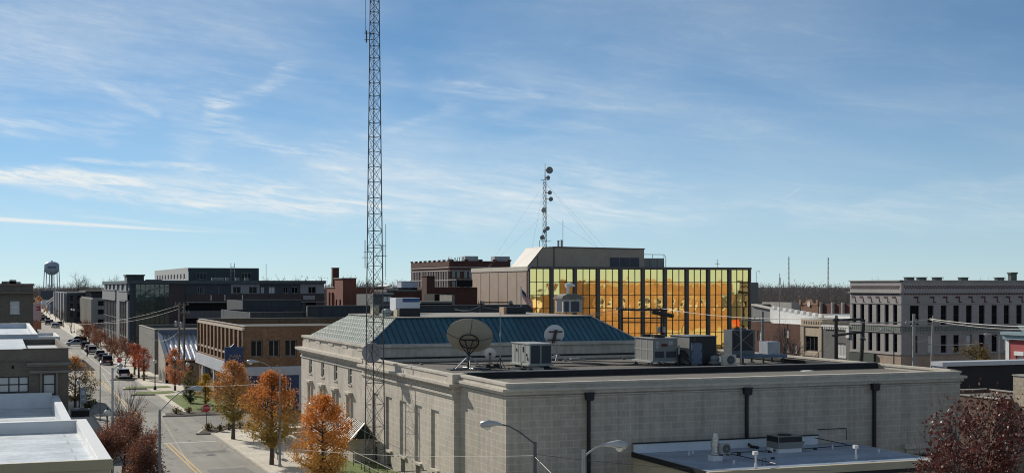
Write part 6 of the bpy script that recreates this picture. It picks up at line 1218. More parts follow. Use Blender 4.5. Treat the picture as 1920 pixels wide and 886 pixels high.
def globe_lamp(x, y, h, lab, group=None, loc=None):
    t = thing('globe_street_lamp', lab, 'street lamp', (x, y, .13), 0, group); mb = MB(); mb.lathe((0, 0, 0), [(.2, 0), (.2, .25), (.12, .4), (.07, .6), (.055, h - .5), (.09, h - .45), (.11, h - .38)], 12); mb.build('post', BLACKM, t, True)
    mb = MB(); mb.smooth = True; mb.lathe((0, 0, h - .38), [(.13, 0), (.25, .1), (.28, .28), (.22, .44), (.1, .52)], 16); g = mb.build('globe', LAMPG, t, True)
    mb = MB(); mb.lathe((0, 0, h + .14), [(.12, 0), (.07, .06), (.03, .16), (.01, .2)], 10); mb.build('finial', BLACKM, t, True); return t
globe_lamp(19.3, at(298.6, 178)[1], 3.9, 'black post lamp with white globe beside the grass islands')
globe_lamp(at(148.5, 143)[0], at(148.5, 143)[1], 3.7, 'globe lamp by the blue banner left of the street')
x, y = at(234, 90); globe_lamp(x, y, 3.9, 'large globe lamp standing among the bare red trees at left')
x, y = at(352, 178); globe_lamp(x, y, 3.5, 'globe lamp right of the copper-leaved tree on the lawn edge')
x, y = at(584, 100); globe_lamp(x, y, 5.0, 'lantern lamp between the middle and right orange trees')
x, y = at(201, 108); globe_lamp(x, y, 3.7, 'globe lamp half hidden behind the bare trees at left')
for px, D, h, lab in ((253.5, 221, 4.2, 'globe lamp beside the three small red trees'), (206, 262, 4.0, 'globe lamp by the parked cars up the street'), (134.5, 390, 7, 'double globe lamp at the far end of the street, left one'), (139, 395, 6.8, 'double globe lamp at the far end of the street, right one')):
    x, y = at(px, D); globe_lamp(x, y, h, lab)
def stop_sign(x, y, lab, h=2.1, s=.42):
    t = thing('stop_sign', lab, 'stop sign', (x, y, .1)); mb = MB(); mb.box(-.03, .03, -.02, .03, 0, h + .3); mb.build('post', STEEL, t, True)
    mb = MB(); o = [(s * math.cos(R(22.5 + 45 * k)), h + s * math.sin(R(22.5 + 45 * k))) for k in range(8)]; mb.prism(o, -.06, -.035, 'y'); mb.build('octagon_rim', WHITE, t, True)
    mb = MB(); mb.prism([(a * .92, h + (b - h) * .92) for a, b in o], -.075, -.062, 'y'); mb.build('octagon', mat('stop_red', (.45, .02, .03), .5, var=.06), t, True)
    q = text(None, 'STOP', (0, -.08, h), .26, 'Y-', WHITE, .004); q.parent = t; t.rotation_euler.z = R(-6); return t
stop_sign(gnd(387, 806)[0], gnd(387, 806)[1], 'red stop sign at the near corner bed', 2.05)
x, y = gnd(224, 703); stop_sign(x, y, 'red stop sign by the parked cars farther up the street', 2.3)
x, y = at(155, 338); stop_sign(x, y, 'small distant stop sign beyond the crossing silver car', 2.4)
sp_ = thing('parking_sign', 'small white parking sign on a post beside the right orange tree', 'sign', (gnd(608, 905)[0], gnd(608, 905)[1], .13)); mb = MB(); mb.box(-.025, .025, 0, .04, 0, 2.1); mb.build('post', STEEL, sp_, True); mb = MB(); mb.box(-.2, .2, -.03, -.005, 1.55, 2.15); mb.box(-.17, .17, -.03, -.005, 1.35, 1.52); mb.build('sign_board', mat('sign_white', (.50, .49, .46), .6), sp_, True)
for s, z in (('NO', 2.0), ('2HR', 1.82), ('ONLY', 1.65)): q = text(None, s, (0, -.035, z), .14, 'Y-', STEEL, .002); q.parent = sp_
bn = thing('pole_banner', 'pale blue street banner hanging beside the globe lamp at left', 'banner', (at(156, 143)[0], at(156, 143)[1], 1.2)); x, y = at(156, 143); mb = MB(); mb.box(x - .32, x + .32, y - .02, y + .02, 1.5, 3.05); mb.build('banner_cloth', mat('banner_blue', (.30, .40, .47), .7), bn); mb = MB(); mb.box(x - .18, x + .15, y - .03, y - .021, 2.3, 2.75); mb.box(x - .2, x + .2, y - .03, y - .021, 1.75, 1.9); mb.build('banner_mark', mat('banner_white', (.6, .62, .62), .7), bn); mb = MB(); mb.tube([(x - .45, y, 3.08), (x + .35, y, 3.08)], .02, 5); mb.tube([(x - .43, y, 0.13), (x - .43, y, 3.2)], .035, 6); mb.build('banner_arm', BLACKM, bn)
kx, ky = gnd(150, 781); kk = thing('street_shelter', 'small flat dark-roofed shelter on the shaded pavement at left', 'shelter', (kx, ky, .13)); mb = MB(); mb.box(kx - 1.0, kx + 1.0, ky - 1.2, ky + 1.2, .75, .85); mb.build('roof', mat('shelter_roof', (.10, .10, .11), .5), kk); mb = MB(); mb.box(kx - .9, kx + .9, ky - 1.1, ky + 1.1, .13, .749); mb.build('body', BLACKM, kk); mb = MB(); mb.box(kx - .5, kx + 0, ky + .2, ky + .6, .851, .9); mb.build('skylight', WHITE, kk)
for i, (px, py, w, lab) in enumerate(((165, 757, .9, 'round dark potted shrub in the shade of the grey brick shop'),)): pass
# bench and bins under the trees
bx, by = gnd(523, 862); bn_ = thing('park_bench', 'black metal bench under the middle orange tree', 'bench', (bx, by, .13), R(90)); mb = MB()
for k in range(4): mb.box(-.75, .75, -.2 + k * .12, -.11 + k * .12, .43, .46)
mb.build('seat', BLACKM, bn_, True); mb = MB()
for k in range(3): mb.box(-.75, .75, .26 + k * .03, .28 + k * .03, .55 + k * .13, .64 + k * .13)
mb.build('backrest', BLACKM, bn_, True)
for s in (-.65, .65): mb = MB(); mb.tube([(s, -.2, 0), (s, -.2, .62), (s, .2, .62)], .025, 6); mb.tube([(s, .25, 0), (s, .25, .45), (s, .34, .9)], .025, 6); mb.build('leg', BLACKM, bn_, True)
hr = thing('entrance_steps', 'pale stone entrance steps and low wall by the post office front', 'steps', (25.5, 117, .13)); mb = MB()
for k in range(4): mb.box(25.2 + k * .5, PX - .02, 118, 121, .13 + k * .17, .13 + (k + 1) * .17)
mb.build('step', LIMES, hr); mb = MB(); mb.box(24.2, PX - .02, 121.3, 121.8, .13, 1.0); mb.build('side_wall', LIMES, hr); mb = MB(); mb.box(24.2, PX - .02, 117.2, 117.7, .13, 1.0); mb.box(23.2, 24.19, 112, 117.7, .13, .75); mb.build('side_wall', LIMES, hr); mb = MB(); mb.tube([(24.6, 117.9, .13), (24.6, 117.9, 1.2), (27.6, 117.9, 1.9)], .03, 6); mb.build('handrail', mat('green_rail', (.05, .09, .06), .5), hr)
# utility poles
def pole(x, y, h, lab, arms=(), lean=0.0, r=.16, z0=0, tr=0, m=None):
    t = thing('utility_pole', lab, 'utility pole', (x, y, z0)); t.rotation_euler = (0, lean, -YAW); mb = MB(); mb.tube([(0, 0, 0), (0, 0, h)], [r, r * .7], 8); mb.build('pole', m or WOODP, t, True)
    for (z, w, off) in arms: mb = MB(); mb.box(off - w / 2, off + w / 2, -.2, -.06, z - .07, z + .07); mb.build('crossarm', m or WOODP, t, True); mb = MB(); [mb.tube([(off - w / 2 + .15 + k * (w - .3) / 3, -.13, z + .07), (off - w / 2 + .15 + k * (w - .3) / 3, -.13, z + .4)], [.06, .04], 6) for k in range(4)]; mb.build('insulator', HVAC, t, True)
    for k in range(tr): mb = MB(); mb.lathe((.35 * (1 if k else -1), -.3, h * .72), [(.2, 0), (.22, .05), (.22, .7), (.05, .78)], 10); mb.build('transformer', GALV, t, True)
    return t
def ptop(px, py, D): x, y = at(px, D); return x, y, zd(py, D)
x, y, h = ptop(336, 568, 186); pole(x, y, h, 'left one of a pair of wooden poles with transformers behind the metal roof', ((h - .2, 2.0, .4),), 0, .17, 0, 1)
x, y, h = ptop(345.5, 570, 184); pole(x, y, h, 'right one of a pair of wooden poles with transformers behind the metal roof', ((h - 1.2, 1.6, 0),), 0, .17, 0, 1)
DKP = mat('dark_pole', (.045, .042, .040), .9, var=.2)
x, y, h = ptop(1166, 578, 175); pole(x, y, h, 'dark utility pole with crossarms in front of the gold glass, left of the frame', ((h - .1, 1.6, 0),), 0, .2, m=DKP)
x, y, h = ptop(1240, 580, 178); p_ = pole(x, y, h, 'dark utility pole with transformers in front of the gold glass, right of the frame', ((h - .1, 1.6, 0),), 0, .2, tr=2, m=DKP)
hf_ = thing('pole_crossbeam', 'dark double crossbeams joining two poles before the gold glass', 'crossbeam', (*at(1205, 175), zd(595, 175))); mb = MB()
for py in (580, 596, 604): a = Vector((*at(1162, 174.6), zd(py, 174.6))); b = Vector((*at(1250, 177.6), zd(py, 177.6))); mb.tube([a, b], .09 if py > 580 else .14, 6)
a = Vector((*at(1222, 177), zd(584, 177))); b = Vector((*at(1262, 178), zd(592, 178))); mb.tube([a, b], .28, 8); mb.build('beam', DKP, hf_)
x, y, h = ptop(902, 564, 168); pole(x, y, h, 'dark thick pole in front of the brick side of the gold block, at its left', ((h - .35, .9, 0),), 0, .22, m=DKP)
x, y, h = ptop(958, 564, 170); pole(x, y, h, 'dark pole nearer the flag, in front of the brick side of the gold block', ((h - .35, .6, 0),), 0, .18, m=DKP)
mb = MB(); mb.tube([(*at(902, 168), zd(566.5, 168)), (*at(958, 170), zd(566.5, 170))], .08, 5); tag(mb.build('pole_crossbeam', DKP), 'long dark crossbeam joining two poles before the brick side wall', 'crossbeam')
x, y, h = ptop(1430, 583, 150); pole(x, y, h, 'grey pole with pale conduit left of the leafless tree', ((h - 1.0, 2.2, -1.3),), 0, .2, m=MGREY)
x, y, h = ptop(1567.5, 596, 132); pole(x, y, h, 'dark thick pole standing in front of the grey shop', ((h - .1, .5, 0),), 0, .26, m=DKP)
x, y, h = ptop(1608, 598, 134); pole(x, y, h, 'dark leaning pole right of the grey shop', ((h - 2.0, .6, 0),), R(-3.2) * -1, .26, m=DKP)
hf_ = thing('pole_crossbeam', 'dark slanting crossbeams between the thick pole and the leaning pole', 'crossbeam', (*at(1588, 132), 9)); mb = MB(); mb.tube([(*at(1563, 131.6), zd(600, 131.6)), (*at(1616, 134), zd(598, 134))], .14, 6); mb.tube([(*at(1561, 131.6), zd(629, 131.6)), (*at(1614, 134), zd(622, 134))], .13, 6); mb.build('beam', DKP, hf_)
x, y, h = ptop(1713.5, 588, 128); pole(x, y, h, 'pale grey thick utility pole before the shaded face of the grey block, left one', ((h - 1.1, .5, 0),), 0, .2, m=CONC)
x, y, h = ptop(1743, 592, 130); pole(x, y, h, 'pale grey leaning utility pole before the shaded face of the grey block, right one', ((h - .7, 3.0, -1.2),), R(1.8), .15, m=CONC)
def cable(name, p0, p1, sag, r, lab, m=WIRE):
    a, b = Vector(p0), Vector(p1); k = 14; mb = MB(); mb.tube([a.lerp(b, i / k) - Vector((0, 0, 4 * sag * (i / k) * (1 - i / k))) for i in range(k + 1)], r, 4, False); return tag(mb.build('overhead_wire', m), lab, 'wire')
P3 = lambda px, py, D: (*at(px, D), zd(py, D))
cable('w', P3(1240, 578, 178), P3(1567, 597, 132), .5, .035, 'pale overhead cable from the gold glass poles to the thick dark pole')
cable('w', P3(1166, 580, 175), P3(1240, 579, 178), .2, .03, 'short pale cable joining the two poles before the gold glass')
cable('w', P3(1166, 579, 175), P3(852, 580, 160), .9, .03, 'long pale cable sagging left from the gold glass poles')
cable('w', P3(902, 572, 168), P3(852, 578, 158), .4, .03, 'pale cable running left off the brick side wall poles')
cable('w', P3(902, 575, 168), P3(1166, 588, 175), .5, .025, 'thin pale cable passing in front of the flag and stone cupola')
cable('w', P3(1567, 600, 132), P3(1743, 598, 130), .3, .05, 'thick pale cable from the dark pole across the grey block')
cable('w', P3(1743, 597, 130), P3(1960, 612, 110), .2, .045, 'thick pale cable running right across the shaded grey block')
cable('w', P3(1743, 599, 130), P3(1960, 617, 110), .3, .03, 'thin pale cable just below the thick one at far right')
cable('w', P3(1743, 645, 130), P3(1843, 643, 128), .1, .03, 'short tan wire across the lower windows of the grey block')
cable('w', P3(1713, 640, 128), P3(1743, 636, 130), .05, .03, 'short wire between the two pale poles')
cable('w', P3(336, 572, 186), P3(120, 608, 260), .8, .012, 'long wire from the paired poles toward the far street')
cable('w', P3(345, 575, 184), P3(190, 606, 240), .6, .02, 'thin dark wire across the dark office side wall', WIRED)
cable('w', P3(336, 620, 186), P3(272, 625, 190), 1.2, .022, 'sagging white wire left of the paired poles')
cable('w', P3(365, 718, 83), P3(720, 640, 99), .0, .001, 'faint wire')if False else None
x5, y5 = at(1003, 51.5)
cable('w', (x5, y5, 7.45), P3(560, 842, 62), .15, .007, 'thin pale wire from the black-armed lamp toward the post office wing')
cable('w', (x5, y5, 7.4), P3(1075, 925, 40), .02, .012, 'pale wire dropping toward the lower right from the black-armed lamp')
cable('w', (x5, y5, 7.5), P3(1560, 880, 58), .25, .008, 'thin dark wire from the black-armed lamp across the shaded wall', WIRED)
cable('w', (20.1, 102.2, 6.6), P3(760, 845, 95), .2, .014, 'white cable from the lamp in the middle orange tree toward the wing wall')
cable('w', (20.1, 102.2, 6.6), P3(290, 718, 130), .3, .007, 'thin white wire from the middle tree lamp across the lawn')
cable('w', P3(295, 768, 84), P3(355, 870, 66), .02, .005, 'thin white guy wire slanting over the road by the left lamp')
cable('w', P3(192, 698, 105), P3(240, 770, 90), .02, .008, 'thin pale wire above the road near the tall lamp pole')
# flag and small roof-top items
fg = thing('flagpole', 'flagpole with an American flag in front of the brick side of the gold block', 'flag', (*at(979, 160), 0)); fx, fy = at(977, 160); mb = MB(); mb.tube([(fx, fy, 0), (fx, fy, zd(536, 160))], .07, 8); mb.build('pole', GALV, fg)
FR = mat('flag_red', (.42, .06, .06), .8, var=.05); FW = mat('flag_white', (.55, .53, .50), .8, var=.05); FB = mat('flag_blue', (.04, .05, .13), .8, var=.05)
zt = zd(541, 160)
def fpt(u, v):       # limp flag hanging and drifting to the right
    return (fx + .08 + CS * (u * .72 + .1 * math.sin(u * 5 + v)), fy - SN * u * .72 + .14 * math.sin(u * 7), zt - v * .82 - u * .92)
fl = None
for nm, mm, rows_ in (('flag_red_stripes', FR, range(0, 13, 2)), ('flag_white_stripes', FW, range(1, 13, 2))):
    mb = MB()
    for rr_ in rows_:
        u00 = .75 if rr_ < 7 else 0
        for k in range(8):
            a, b = u00 + (1.75 - u00) * k / 8, u00 + (1.75 - u00) * (k + 1) / 8; v0, v1 = rr_ * 1.1 / 13, (rr_ + 1) * 1.1 / 13; mb.quad(fpt(a, v0), fpt(b, v0), fpt(b, v1), fpt(a, v1))
    mb.build(nm, mm, fg)
mb = MB()
for k in range(5): a, b = .75 * k / 5, .75 * (k + 1) / 5; mb.quad(fpt(a, 0), fpt(b, 0), fpt(b, 7.7 / 13), fpt(a, 7.7 / 13))
mb.build('flag_canton', FB, fg)

# water tower and far masts
wx, wy = at(97, 1150); wt = thing('water_tower', 'pale blue-grey water tower on tall legs on the left horizon', 'water tower', (wx, wy, 0)); z0, z1 = zd(512, 1150), zd(490, 1150); r = 6.2
mb = MB(); mb.smooth = True; mb.lathe((wx, wy, 0), [(.5, z0 - 1.6), (2.8, z0 - 1.0), (5.0, z0 + .4), (r, z0 + 2.6), (r, z1 - 2.8), (5.2, z1 - 1.3), (3, z1 - .3), (.8, z1)], 24); mb.build('tank', mat('tower_tank', (.30, .36, .43), .5, var=.06), wt)
mb = MB(); mb.lathe((wx, wy, z1), [(.8, -.1), (.8, .7), (.3, 1.0)], 10); mb.build('vent_cap', GALV, wt)
mb = MB(); mb.box(wx - 3.5, wx + 3.5, wy - r - .2, wy - r + .3, (z0 + z1) / 2 - .6, (z0 + z1) / 2 + .9); mb.build('lettering_band', mat('tank_lettering', (.12, .15, .22), .6), wt)
mb = MB(); mb.tube([(wx, wy, 0), (wx, wy, z0)], .8, 10); mb.build('riser', GALV, wt)
for k in range(6): t = k * math.pi / 3 + .2; mb = MB(); mb.tube([(wx + 7.4 * math.cos(t), wy + 7.4 * math.sin(t), 0), (wx + 6.1 * math.cos(t), wy + 6.1 * math.sin(t), z0 + 2.5)], .4, 6); mb.build('leg', mat('tower_tank', (.3, .36, .43)), wt)
for px, py0, py1, D, lab in ((1479, 481, 535, 1500, 'thin distant radio mast on the right horizon, left one'), (1553, 482, 535, 1450, 'thin distant radio mast on the right horizon, right one')):
    x, y = at(px, D); t = thing('distant_mast', lab, 'radio mast', (x, y, 0)); lattice(t, (x, y), 1.7, 1.0, 0, zd(py0, D), 7, mat('mast_steel', (.12, .11, .115), .6),   .14, .06)
x, y = at(1345, 300); mb = MB(); mb.tube([(x, y, 0), (x, y, zd(486, 300))], .05, 5); mb.tube([(x - .5, y, zd(494, 300)), (x + .5, y, zd(494, 300))], .06, 4); tag(mb.build('distant_aerial', STEEL), 'thin aerial just behind the right part of the gold block roofline', 'aerial')
x, y = at(1462, 260); mb = MB(); mb.tube([(x, y, 0), (x, y, zd(512, 260))], .06, 5); mb.box(x - .1, x + .15, y - .1, y + .1, zd(532, 260), zd(520, 260)); tag(mb.build('distant_flagpole', GALV), 'thin distant flagpole in front of the woods between the two far masts', 'flagpole')
x, y = at(499, 330); mb = MB(); mb.tube([(x, y, 0), (x, y, zd(495, 330))], .06, 5); tag(mb.build('distant_aerial', STEEL), 'thin aerial behind the right part of the dark office', 'aerial')

# ------------------------------------------------------------------ cars and the pedestrian
def car(lab, x, y, rz, body, kind='suv', group='cars parked along the street', far=False):
    t = thing('parked_car', lab, 'car', (x, y, .02), rz, group); L_, w, h = (4.6, .92, 1.68) if kind == 'suv' else (4.5, .89, 1.45); l = L_ / 2
    hb = .95 if kind == 'suv' else .86; mb = MB(); mb.smooth = True
    secs = [(-l, .62, .45, hb - .12), (-l + .12, .86, .34, hb), (-l + .9, .99, .24, hb + .04), (0, 1.0, .22, hb + .04), (l - 1.0, .98, .24, hb), (l - .25, .88, .32, hb - .1), (l, .66, .42, hb - .24)]
    k0 = 0; n = 8
    for (yy, s, z0, z1) in secs:
        W2 = w * s; mb.v += [(-W2 * .9, yy, z0), (-W2, yy, z0 + .12), (-W2, yy, (z0 + z1) / 2 + .1), (-W2 * .9, yy, z1), (W2 * .9, yy, z1), (W2, yy, (z0 + z1) / 2 + .1), (W2, yy, z0 + .12), (W2 * .9, yy, z0)]
    for i in range(len(secs) - 1):
        for j in range(n): mb.f.append((i * n + j, i * n + (j + 1) % n, (i + 1) * n + (j + 1) % n, (i + 1) * n + j))
    mb.f += [tuple(range(n)), tuple(range((len(secs) - 1) * n, len(secs) * n))]
    # roof panel and pillars
    if kind == 'suv': cab = [(-l + .16, hb), (-l + .42, h - .06), (-l + .8, h), (.35, h), (1.2, hb + .02)]
    else: cab = [(-l + .55, hb), (-l + 1.25, h - .04), (-l + 1.6, h), (.25, h), (1.15, hb)]
    mb.prism([(yy, z) for yy, z in (cab[1], cab[2], cab[3], (cab[3][0] + .12, cab[3][1] - .07), (cab[1][0] - .06, cab[1][1] - .07))], -w * .78, w * .78, 'x')
    for s in (-1, 1):
        for yy in (cab[1][0], -.15, cab[3][0]): mb.tube([(s * w * .92, yy + (-.2 if yy == cab[1][0] else .45 if yy == cab[3][0] else 0), hb), (s * w * .77, yy, h - .04)], .045, 4)
    mb.build('body', body, t, True, smooth=False)
    mb = MB(); k = 0; a = [(yy, z) for yy, z in cab]; ww = [w * .93, w * .79, w * .77, w * .77, w * .93]
    for (yy, z), q in zip(a, ww): mb.v += [(-q, yy, z - .02), (q, yy, z - .02)]
    for i in range(4): mb.f.append((2 * i, 2 * i + 1, 2 * i + 3, 2 * i + 2))
    mb.f += [(0, 2, 4, 6, 8), (1, 3, 5, 7, 9)]; mb.build('cabin_glass', GLASS, t, True)
    for sx in (-1, 1):
        for yy in (-l + .85, l - .85):
            mb = MB(); mb.lathe((sx * (w - .2), yy, .33), [(.33, 0), (.33, .2), (.25, .22)], 16, (sx, 0, 0)); q = mb.build('wheel', RUBBER, t, True)
            mb = MB(); mb.lathe((sx * (w - .2), yy, .33), [(.21, .205), (.21, .225), (.05, .24)], 10, (sx, 0, 0)); mb.build('rim', CHROME, q, True)
        mb = MB(); mb.box(sx * w * .62 - .14, sx * w * .62 + .14, -l - .03, -l + .1, hb - .28, hb - .02); mb.build('tail_light', TAIL, t, True)
        mb = MB(); mb.box(sx * w * .58 - .17, sx * w * .58 + .17, l - .1, l + .02, hb - .42, hb - .25); mb.build('headlight', LAMPG, t, True)
    mb = MB(); mb.box(-.26, .26, -l - .035, -l - .003, .62, .76); mb.build('number_plate', WHITE, t, True)
    mb = MB(); mb.box(-w * .8, w * .8, -l - .02, -l + .1, .32, .5); mb.build('bumper', STEEL, t, True); return t
CP = lambda n, c: mat(n, c, .28, .1, .03, spec=.7)
CW, CB, CG, CS_, CD, CR_ = CP('white_car_paint', (.70, .70, .70)), CP('black_car_paint', (.012, .012, .014)), CP('grey_car_paint', (.14, .145, .15)), CP('silver_car_paint', (.45, .46, .47)), CP('dark_blue_car_paint', (.02, .03, .05)), CP('red_car_paint', (.25, .02, .02))
x, y = gnd(233, 712); car('white hatchback parked alone at the kerb before the red trees', x, y + 2.3, 0, CW)
row = [(202, 684, CB, 'black sport utility car at the near end of the parked row'), (195, 677.5, CD, 'dark blue car second from the near end of the parked row'), (188.5, 672.5, CS_, 'silver car third from the near end of the parked row'), (174, 663.5, CS_, 'silver sport utility car ahead of the walking person'), (168, 658.8, CW, 'white car just beyond the silver sport utility car'), (161.5, 654.5, CB, 'black car at the far end of the near parked row')]
for px, py, m, lab in row: x, y = gnd(px, py); car(lab, x, y + 2.2, 0, m, 'suv' if m in (CB, CS_) else 'sedan')
x, y = gnd(141, 647.5); t = car('silver car crossing the street beyond the parked row', x, y, R(90), CS_, 'sedan', 'cars driving'); t['category'] = 'car'
x, y = gnd(145, 642.5); car('black car behind the crossing silver car', x, y, R(90), CB, 'suv', 'cars driving')
for i, (px, py, m, lab) in enumerate(((102, 614, CW, 'white van-like car far up the middle of the street'), (89.5, 608.5, CG, 'grey car far up the left lane'), (79, 602, CB, 'black car far up at the left kerb'), (76, 596, CD, 'dark car farther up at the left kerb'), (112, 611, CG, 'grey car at the right kerb far up the street'))):
    x, y = gnd(px, py); car(lab, x, y, 0, m)
cols_ = [CW, CG, CS_, CB, CR_, CD]; lbls = ['white', 'grey', 'silver', 'black', 'red', 'dark blue']
proto = car('small distant white car nearest of those parked in front of the apartment block', 17.6, 470, 0, CW, 'sedan', 'distant cars parked along the far street')
for k in range(1, 12):
    c = copy_tree(proto); c.location = (17.6 if k % 2 else 10.2, 470 + k * 17, .02); c['label'] = 'small distant car parked in a line along the far street'; 
    for ch in c.children:
        if ch.name.startswith('body'): recolour(ch, cols_[k % 6])
proto['label'] = 'small distant car parked in a line along the far street'
px_, py_ = gnd(163.5, 669)
pn = thing('person', 'person in dark jacket and trousers walking across the street', 'person', (px_, py_, .01), R(-60))
def skin_body(name, verts, edges, radii, m, parent, root=0):
    me = bpy.data.meshes.new(name); me.from_pydata(verts, edges, []); o = bpy.data.objects.new(name, me); col.objects.link(o); o.parent = parent
    sk = o.modifiers.new('skin', 'SKIN')
    for i, r in enumerate(radii): me.skin_vertices[0].data[i].radius = (r, r)
    me.skin_vertices[0].data[root].use_root = True; sb_ = o.modifiers.new('sub', 'SUBSURF'); sb_.levels = 1; sb_.render_levels = 1; me.materials.append(m); return o
V = [(0, 0, .95), (0, 0, 1.2), (0, .0, 1.42), (0, .02, 1.54), (0, .04, 1.66), (0, .04, 1.76), (-.2, 0, 1.4), (-.25, -.12, 1.14), (-.23, -.02, .9), (.2, 0, 1.4), (.25, .12, 1.14), (.23, .25, .95), (-.1, 0, .9), (-.11, .2, .52), (-.11, .1, .1), (-.11, .25, .04), (.1, 0, .9), (.11, -.1, .5), (.11, -.38, .14), (.11, -.26, .05)]
E = [(0, 1), (1, 2), (2, 3), (3, 4), (4, 5), (2, 6), (6, 7), (7, 8), (2, 9), (9, 10), (10, 11), (0, 12), (12, 13), (13, 14), (14, 15), (0, 16), (16, 17), (17, 18), (18, 19)]
rad = [.15, .15, .16, .06, .1, .08, .08, .055, .04, .08, .055, .04, .1, .075, .05, .04, .1, .075, .05, .04]
me = bpy.data.meshes.new('person_body')
skin_body('body', V, E, rad, mat('dark_clothes', (.025, .027, .033), .9, var=.2), pn)
mb = MB(); mb.smooth = True; mb.lathe((0, .045, 1.57), [(.05, 0), (.088, .06), (.09, .12), (.06, .15)], 10); mb.build('face', mat('skin', (.40, .24, .17), .6, var=.05), pn, True)
mb = MB(); mb.smooth = True; mb.lathe((0, .02, 1.66), [(.1, 0), (.108, .06), (.09, .12), (.02, .15)], 10); mb.build('hair', mat('dark_hair', (.02, .015, .012), .9), pn, True)
# ------------------------------------------------------------------ trees
def grow(mb, tips, p, d, L_, r, lev, rnd, spread=.55, up=.12, kids=(3, 4), shrink=.68, segs=3, sides=5):
    pts = [Vector(p)]; dv = Vector(d).normalized(); rs = [r]
    for i in range(segs):
        dv = (dv + Vector((rnd.gauss(0, .12), rnd.gauss(0, .12), rnd.gauss(0, .06) + up * .5))).normalized(); pts.append(pts[-1] + dv * L_ / segs); rs.append(r * (1 - .45 * (i + 1) / segs))
    mb.tube(pts, rs, sides if lev > 1 else 3, False)
    if lev <= 2: tips += pts[1:]
    if lev == 0: return
    for k in range(rnd.randint(*kids)):
        t = rnd.uniform(.35, 1.0); i = min(segs - 1, int(t * segs)); q = pts[i].lerp(pts[i + 1], t * segs - i)
        a = rnd.uniform(0, 2 * math.pi); side = dv.cross(Vector((math.cos(a), math.sin(a), .3))).normalized()
        grow(mb, tips, q, dv * (1 - spread) + side * spread + Vector((0, 0, up)), L_ * rnd.uniform(shrink - .1, shrink + .1), r * .55, lev - 1, rnd, spread, up, kids, shrink, segs, sides)
    grow(mb, tips, pts[-1], dv, L_ * shrink, r * .58, lev - 1, rnd, spread, up, kids, shrink, segs, sides)
def leaves(pts, size, nr, aspect=.62, droop=.2):
    """many small leaf faces; each leaf a folded pair of triangles"""
    n = len(pts); pts = np.asarray(pts); u = nr.normal(size=(n, 3)); u[:, 2] -= droop; u /= np.linalg.norm(u, axis=1)[:, None]; w = nr.normal(size=(n, 3)); w -= (w * u).sum(1)[:, None] * u; w /= np.linalg.norm(w, axis=1)[:, None]
    s = size * nr.uniform(.65, 1.3, size=(n, 1)); a = pts - u * s * .5; c = pts + u * s * .5; b = pts + w * s * aspect * .5; d = pts - w * s * aspect * .5
    v = np.stack([a, b, c, d], 1).reshape(-1, 3); f = np.arange(4 * n).reshape(n, 4); mb = MB(); mb.v = [tuple(q) for q in v.tolist()]; mb.f = [tuple(q) for q in f.tolist()]; return mb
def egg_crown(x, y, zb, zt, rad, n, nr, rnd, clumps=150, low_=.42, lop=.0):
    """leaf points in clumps spread through an egg-shaped volume, with gaps between the clumps"""
    C = []; H_ = zt - zb
    while len(C) < clumps:
        t = rnd.uniform(0, 1); prof = (math.sin(math.pi * min(1, t / low_ * .5)) if t < low_ else math.cos(math.pi / 2 * ((t - low_) / (1 - low_)) ** 1.8)) ** .75
        a = rnd.uniform(0, 2 * math.pi); bump_ = 1 + .16 * math.sin(3 * a + 5 * t + lop) + .1 * math.sin(5 * a - 9 * t + 2 * lop); rr = rad * prof * bump_ * math.sqrt(rnd.uniform(.12, 1)); C.append((x + rr * math.cos(a), y + rr * math.sin(a), zb + H_ * t))
    per = n // clumps; P = []
    for c in C:
        sg = rnd.uniform(.14, .30) * (rad / 2) ** .5; P.append(nr.normal(size=(per, 3)) * np.array([sg, sg, sg * .8]) + np.array(c))
    return np.concatenate(P), C
def egg_tree(name, lab, x, y, h, rad, zb, lm, n, size, seed, group=None, low_=.42, clumps=150, z0=.13, bark=BARK, lop=0.0):
    rnd = random.Random(seed); nr = np.random.default_rng(seed); t = thing(name, lab, 'tree', (x, y, z0), 0, group); P, C = egg_crown(0, 0, zb, h, rad, n, nr, rnd, clumps, low_, lop)
    mb = MB(); hw = zb + (h - zb) * .8; mb.tube([(0, 0, -.15), (.02, 0, zb * .6), (.0, .03, zb + .4), (.03, .0, zb + (h - zb) * .45), (0, 0, hw)], [.13 + .01 * h, .1 + .008 * h, .085 + .006 * h, .06, .015], 8)
    for c in C[::2]:
        zz = max(zb * .9, min(c[2] - .45 * math.hypot(c[0], c[1]) - .3, hw)); mid = Vector((c[0] * .5, c[1] * .5, (zz + c[2]) / 2 - .05)); mb.tube([(0, 0, zz), mid, c], [.035, .02, .006], 4, False)
    mb.build('trunk', bark, t, True)
    leaves(P, size, nr).build('crown', lm, t, True); return t
x, y = gnd(437, 825); egg_tree('maple_tree', 'orange and olive street tree with full oval crown beside the stop sign', 19.7, y, 6.85, 1.85, 1.7, L_OR2, 12500, .145, 11, clumps=240, lop=1)
x, y = gnd(510, 873); egg_tree('maple_tree', 'largest street tree, red-orange at the top and green-gold below, middle of three', 19.7, 103.4, 7.0, 2.1, 1.5, L_OR, 13500, .145, 12, low_=.36, clumps=250, lop=2.3)
egg_tree('maple_tree', 'bright orange street tree nearest the post office wing', 19.8, 86.4, 6.6, 1.75, 1.1, L_OR3, 12500, .135, 13, low_=.36, clumps=250, lop=4.1)
x, y = gnd(328, 733); egg_tree('pear_tree', 'slender copper-leaved tree on the lawn before the metal-roofed shop', x, y, 5.4, 1.45, .9, L_PINK, 4200, .16, 14, clumps=90)
x, y = gnd(385, 760); egg_tree('columnar_tree', 'small bright yellow columnar tree on the lawn', x, y, 3.4, .95, .3, L_YEL, 3600, .12, 15, low_=.3, clumps=80)
